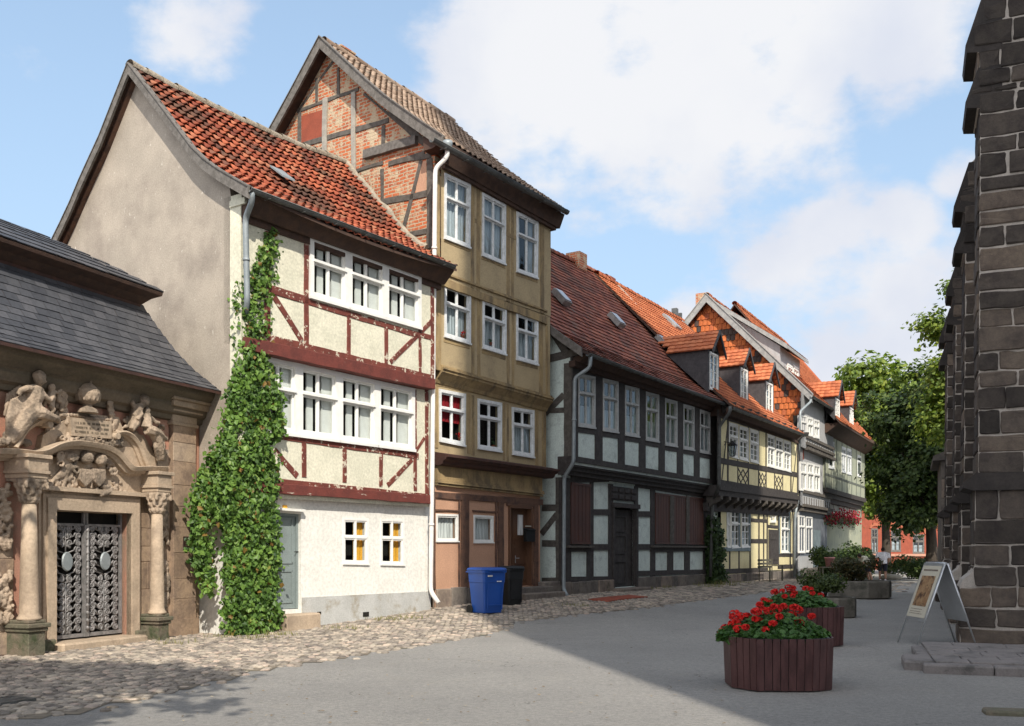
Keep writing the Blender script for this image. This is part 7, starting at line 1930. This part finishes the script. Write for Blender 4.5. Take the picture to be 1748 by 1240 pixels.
# ---- people
def person(loc, rz, label, pose, shirt, legs_mat):
    o = empty('person', loc, rz, label=label, cat='person')
    B = MB()
    if pose == 'walk':
        J = dict(hip=(0, 0, .93), neck=(0, .02, 1.48), lh=(-.10, .0, .90), rh=(.10, 0, .90), lk=(-.11, -.06, .50), rk=(.11, -.16, .52), la=(-.11, .10, .09), ra=(.11, -.12, .08),
                 ls=(-.20, 0, 1.42), rs=(.20, 0, 1.42), le=(-.27, -.03, 1.14), re=(.27, .04, 1.14), lw=(-.24, -.16, .93), rw=(.30, -.02, .88), head=(0, .03, 1.63))
    else:
        J = dict(hip=(0, 0, .88), neck=(0, -.38, 1.18), lh=(-.1, 0, .86), rh=(.1, 0, .86), lk=(-.11, -.08, .47), rk=(.11, -.05, .47), la=(-.11, .06, .08), ra=(.11, .08, .08),
                 ls=(-.19, -.33, 1.16), rs=(.19, -.33, 1.16), le=(-.22, -.42, .88), re=(.22, -.44, .88), lw=(-.12, -.52, .66), rw=(.12, -.54, .66), head=(0, -.50, 1.24))
    v = lambda k: Vector(J[k]); T = B.tube
    T([v('hip')-Vector((0, 0, .05)), v('hip')+(v('neck')-v('hip'))*.3, v('hip')+(v('neck')-v('hip'))*.75, v('neck')-(v('neck')-v('hip'))*.03], [.15, .125, .15, .09], 12)
    T([v('ls'), v('neck')-Vector((0, 0, .03)), v('rs')], [.055, .085, .055], 10)
    T([v('neck')-Vector((0, 0, .05)), v('head')-Vector((0, 0, .04))], [.06, .055], 10)
    B.ell(J['head'], .078, .098, .115, 14, 10); B.ell(v('head')+Vector((0, -.1, -.01)), .014, .018, .025, 6, 5)
    for s in (-1, 1): B.ell(v('head')+Vector((s*.08, .0, -.005)), .012, .02, .03, 6, 5)
    for a, b, c in (('lh', 'lk', 'la'), ('rh', 'rk', 'ra')):
        T([v(a), (v(a)+v(b))/2, v(b), v(b)+(v(c)-v(b))*.35, v(c)], [.095, .08, .055, .058, .035], 10); f = v(c); T([f+Vector((0, .05, -.045)), f+Vector((0, -.06, -.05)), f+Vector((0, -.17, -.06))], [.035, .036, .022], 8)
    for a, b, c in (('ls', 'le', 'lw'), ('rs', 're', 'rw')):
        T([v(a), v(b), v(b)+(v(c)-v(b))*.3, v(c)], [.055, .042, .04, .025], 8); d = (v(c)-v(b)).normalized(); h = v(c)+d*.05; B.ell(h, .022, .032, .045, 8, 6)
        for k in range(4): T([h+Vector((0, -.025+.016*k, -.02)), h+d*.06+Vector((0, -.022+.014*k, -.02)), h+d*.09+Vector((.005, -.018+.012*k, -.02))], .0085, 5)
        T([h+Vector((0, -.03, 0)), h+Vector((0, -.05, -.035))], .0095, 5)
    b = B.obj('body', 'skin', o); b.scale = (1.18, 1.0, 1.0) if pose == 'walk' else (1, 1, 1); m = b.modifiers.new('fuse', 'REMESH'); m.mode = 'VOXEL'; m.voxel_size = .012; m.use_smooth_shade = True
    S_ = MB(); S_.tube([v('hip')-Vector((0, 0, .02)), v('hip')+(v('neck')-v('hip'))*.3, v('hip')+(v('neck')-v('hip'))*.72, v('neck')], [.185, .165, .185, .09], 14)
    S_.tube([v('ls')+(v('le')-v('ls'))*.75, v('ls'), v('neck')-Vector((0, 0, .03)), v('rs'), v('rs')+(v('re')-v('rs'))*.75], [.075, .08, .10, .08, .075], 12)
    s = S_.obj('shirt', shirt, o); s.scale = (1.28, 1.05, 1.0) if pose == 'walk' else (1, 1, 1); m = s.modifiers.new('fuse', 'REMESH'); m.mode = 'VOXEL'; m.voxel_size = .014; m.use_smooth_shade = True
    L = MB()
    for a, b_ in (('lh', 'lk'), ('rh', 'rk')): L.tube([v(a)+Vector((0, 0, .08)), v(a), v(b_)+(v(a)-v(b_))*.05], [.12, .115, .085], 12)
    L.ell(v('hip')-Vector((0, 0, .02)), .17, .13, .12, 12, 8)
    s = L.obj('shorts', legs_mat, o); s.scale = (1.18, 1.0, 1.0) if pose == 'walk' else (1, 1, 1); m = s.modifiers.new('fuse', 'REMESH'); m.mode = 'VOXEL'; m.voxel_size = .014; m.use_smooth_shade = True
    H = MB(); H.ell(v('head')+Vector((0, .018, .025)), .088, .10, .11, 14, 10); H.obj('hair', 'hair', o).scale = (1.15, 1.05, 1.0)
    for k in ('la', 'ra'): F_ = MB(); f = v(k); F_.tube([f+Vector((0, .06, -.045)), f+Vector((0, -.05, -.045)), f+Vector((0, -.18, -.06))], [.045, .047, .032], 8); F_.obj('shoe', 'shirt_white' if pose == 'walk' else 'hair', o)
Xp, Yp = U(1507)*52.5, 52.5
person((Xp, Yp, 0), radians(168), 'man in white t-shirt and dark shorts walking away down the street', 'walk', 'shirt_white', 'shorts_navy')
Xp, Yp = U(1484)*47.5, 47.5
person((Xp, Yp, 0.1), radians(-80), 'person in a cream shirt bending down behind the shrubs', 'bend', 'shirt_cream', 'shorts_navy')

# ---- trees
def tree(name, X, Y, trunk_h, lobes, n, mat, label, seed, size=(.16, .30), tr=.28, group='trees at the end of the street', keep=None):
    R = random.Random(seed); o = empty(name, (X, Y, 0), label=label, cat='tree', group=group)
    T = MB(); T.tube([(0, 0, -.1), (.05, .03, trunk_h*.5), (-.05, 0, trunk_h), (0, .1, trunk_h*1.5)], [tr*1.3, tr, tr*.8, tr*.5], 10)
    tk = T.obj('trunk', 'bark', o)
    Bm = MB()
    for (x, y, z, r) in lobes: Bm.tube([(0, 0, trunk_h*.9), (x*.4, y*.4, trunk_h+(z-trunk_h)*.45), (x*.8, y*.8, z), (x, y, z+r*.4)], [tr*.5, tr*.3, tr*.15, .02], 6)
    Bm.obj('limbs', 'bark', tk)
    M = MB(); vol = [l[3]**2.2 for l in lobes]; tv = sum(vol)
    for (x, y, z, r), w in zip(lobes, vol):
        m = int(n*w/tv/16)
        for _ in range(m):
            u = Vector((R.gauss(0, 1), R.gauss(0, 1), R.gauss(0, .8))).normalized(); q = r*R.uniform(.45, 1.12)
            c = Vector((x, y, z))+Vector((u.x*q, u.y*q, u.z*q*.82))
            if noise.noise(c*.75+Vector((seed, 0, 0))) < -.22: continue
            rr = R.uniform(.25, .55)
            for _ in range(16):
                p = c+Vector((R.gauss(0, .6), R.gauss(0, .6), R.gauss(0, .35)))*rr
                if keep and not keep(Vector((X, Y, 0))+p): continue
                leafq(M, p, R.uniform(*size), R, out=(u.x, u.y, u.z+.7), down=.3, spread=.5)
    M.obj('crown', mat, o)
R = random.Random(2)
def lobes(cx, cy, cz, rx, ry, rz_, n, r0, r1, R):
    out = []
    for _ in range(n):
        u = Vector((R.gauss(0, 1), R.gauss(0, 1), R.gauss(0, 1))).normalized()*R.uniform(.35, .85); out.append((cx+u.x*rx, cy+u.y*ry, cz+u.z*rz_, R.uniform(r0, r1)))
    return out
XA = U(1512)*67
tree('linden_tree', XA, 67, 4.0, lobes(0, 0, 9.2, 6.9, 4.0, 5.9, 46, 1.4, 2.4, R), 90000, 'tree_leaf', 'large light green tree behind the end of the house row', 3, (.24, .40))
XB = U(1604)*50
tree('dark_tree', XB, 51, 3.2, lobes(.2, 0, 7.0, 2.9, 3, 5.3, 32, 1.1, 1.7, R), 46000, 'dark_tree_leaf', 'dark green tree close to the church annex', 5, (.18, .28))
XC = U(1652)*44
tree('tall_side_tree', XC, 44, 6.0, lobes(.0, 0, 10.6, 1.9, 2, 5.4, 22, .6, 1.1, R), 22000, 'tree_leaf', 'tall sparse tree whose top sprays show beside the church buttresses', 8, (.16, .26))
# tree outside the frame whose shade falls on the lower left
tree('shade_tree', -7.2, 4.2, 3.4, [(x-0, y, z, r) for x, y, z, r in SHADE_LOBES], SHADE_N, 'dark_tree_leaf', 'leafy tree standing left of the viewer, outside the picture', 12, (.16, .28), group='trees beside the viewer',
     keep=lambda p: p.y < .3 or p.x < -.60*p.y or p.z > 2.4+.62*p.y)
def litter():
    R = random.Random(31); M = MB()
    for _ in range(420):
        px, py = R.uniform(0, 1300), R.uniform(1050, 1238)
        if py < 1085+max(0, 640-px)*.03: continue
        X, Y, z = gpz(px, py); s = R.uniform(.008, .022); a = R.random()*6
        P = [(X+s*cos(a+q*pi/2)*(1.4 if q % 2 else .7), Y+s*sin(a+q*pi/2), z+.012+R.uniform(0, .012)) for q in range(4)]
        M.add(P, [(0, 1, 2, 3)], 0, R.random())
    o = M.obj('ground_litter', 'dry_litter'); tag(o, 'scattered dry leaf bits and grit on the asphalt and cobbles', 'litter', kind='stuff')
tilemat('dry_litter', [(0, (.10, .07, .04)), (.6, (.24, .17, .09)), (1, (.42, .36, .26))])
litter()
# ================================================================ camera, sun, sky
cam = bpy.data.cameras.new('camera'); co = bpy.data.objects.new('camera', cam); C.objects.link(co)
co.location = (0, 0, CAMZ); co.rotation_euler = (pi/2, 0, 0); cam.sensor_width = 36; cam.sensor_fit = 'HORIZONTAL'
cam.lens = 36*FX/1748; cam.shift_y = (HY-620)/1748; cam.clip_end = 3000; cam.clip_start = .1
bpy.context.scene.camera = co
EL = radians(41); Ld = Vector((-.2247, .9744, 0)).normalized()
S = Vector((-Ld.x*cos(EL), -Ld.y*cos(EL), sin(EL)))
sun = bpy.data.lights.new('sun', 'SUN'); sun.energy = 4.0; sun.angle = radians(.53); sun.color = (1, .93, .82)
so = bpy.data.objects.new('sun', sun); C.objects.link(so); so.rotation_euler = S.to_track_quat('Z', 'Y').to_euler(); so.location = (20, -40, 60)
w = bpy.data.worlds.new('World'); bpy.context.scene.world = w; w.use_nodes = True
t = w.node_tree; t.nodes.clear(); n = N(t)
out = t.nodes.new('ShaderNodeOutputWorld'); bg = t.nodes.new('ShaderNodeBackground'); t.links.new(bg.outputs[0], out.inputs[0])
sky = t.nodes.new('ShaderNodeTexSky'); sky.sky_type = 'NISHITA'; sky.sun_disc = False; sky.sun_elevation = EL
sky.sun_rotation = atan2(S.x, S.y); sky.altitude = 100; sky.air_density = 1.0; sky.dust_density = 1.5; sky.ozone_density = 1.0
d = n.tc.outputs['Generated']
nz = t.nodes.new('ShaderNodeTexNoise'); nz.inputs['Scale'].default_value = 6.5; nz.inputs['Detail'].default_value = 9; nz.inputs['Roughness'].default_value = .58
mp = t.nodes.new('ShaderNodeMapping'); mp.inputs['Scale'].default_value = (1, 1, 1.6); n.lk(d, mp.inputs[0]); n.lk(mp.outputs[0], nz.inputs['Vector'])
tot = None
for (px, py, r, a) in CLOUDS:
    v = Vector((U(px), 1, V(py))).normalized()
    ds = t.nodes.new('ShaderNodeVectorMath'); ds.operation = 'DISTANCE'; n.lk(d, ds.inputs[0]); ds.inputs[1].default_value = v
    m = n.ramp(ds.outputs['Value'], r*1.25, r*.15, 0, a)
    tot = m if tot is None else n.math('MAXIMUM', tot, m)
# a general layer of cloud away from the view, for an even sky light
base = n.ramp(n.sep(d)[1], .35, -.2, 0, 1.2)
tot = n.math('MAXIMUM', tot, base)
f = n.math('ADD', tot, n.math('MULTIPLY', n.math('SUBTRACT', nz.outputs['Fac'], .5), 1.85))
f = n.ramp(f, .34, .70, 0, 1)
hz = n.ramp(n.sep(d)[2], .0, .55, .85, .45)      # pale towards the horizon
skc = n.mix(1.0, sky.outputs[0], SKYTINT, 'MULTIPLY')
skc = n.mix(hz, skc, HAZEC)
n2 = t.nodes.new('ShaderNodeTexNoise'); n2.inputs['Scale'].default_value = 5; n2.inputs['Detail'].default_value = 6; n.lk(d, n2.inputs['Vector'])
cc = n.mix(n.ramp(n2.outputs['Fac'], .35, .65), CLOUD1, CLOUD2)
col = n.mix(f, skc, cc)
gb = n.ramp(n.sep(d)[1], .15, -.45, 1.0, 1.9)      # unseen sky behind the viewer boosted, added fill for the shaded street
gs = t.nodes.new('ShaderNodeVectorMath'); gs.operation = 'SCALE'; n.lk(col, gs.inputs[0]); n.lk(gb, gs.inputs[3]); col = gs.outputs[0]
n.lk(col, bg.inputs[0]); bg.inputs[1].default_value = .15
vs = bpy.context.scene.view_settings; vs.view_transform = 'Standard'; vs.look = 'None'; vs.gamma = 1; vs.exposure = EXPO
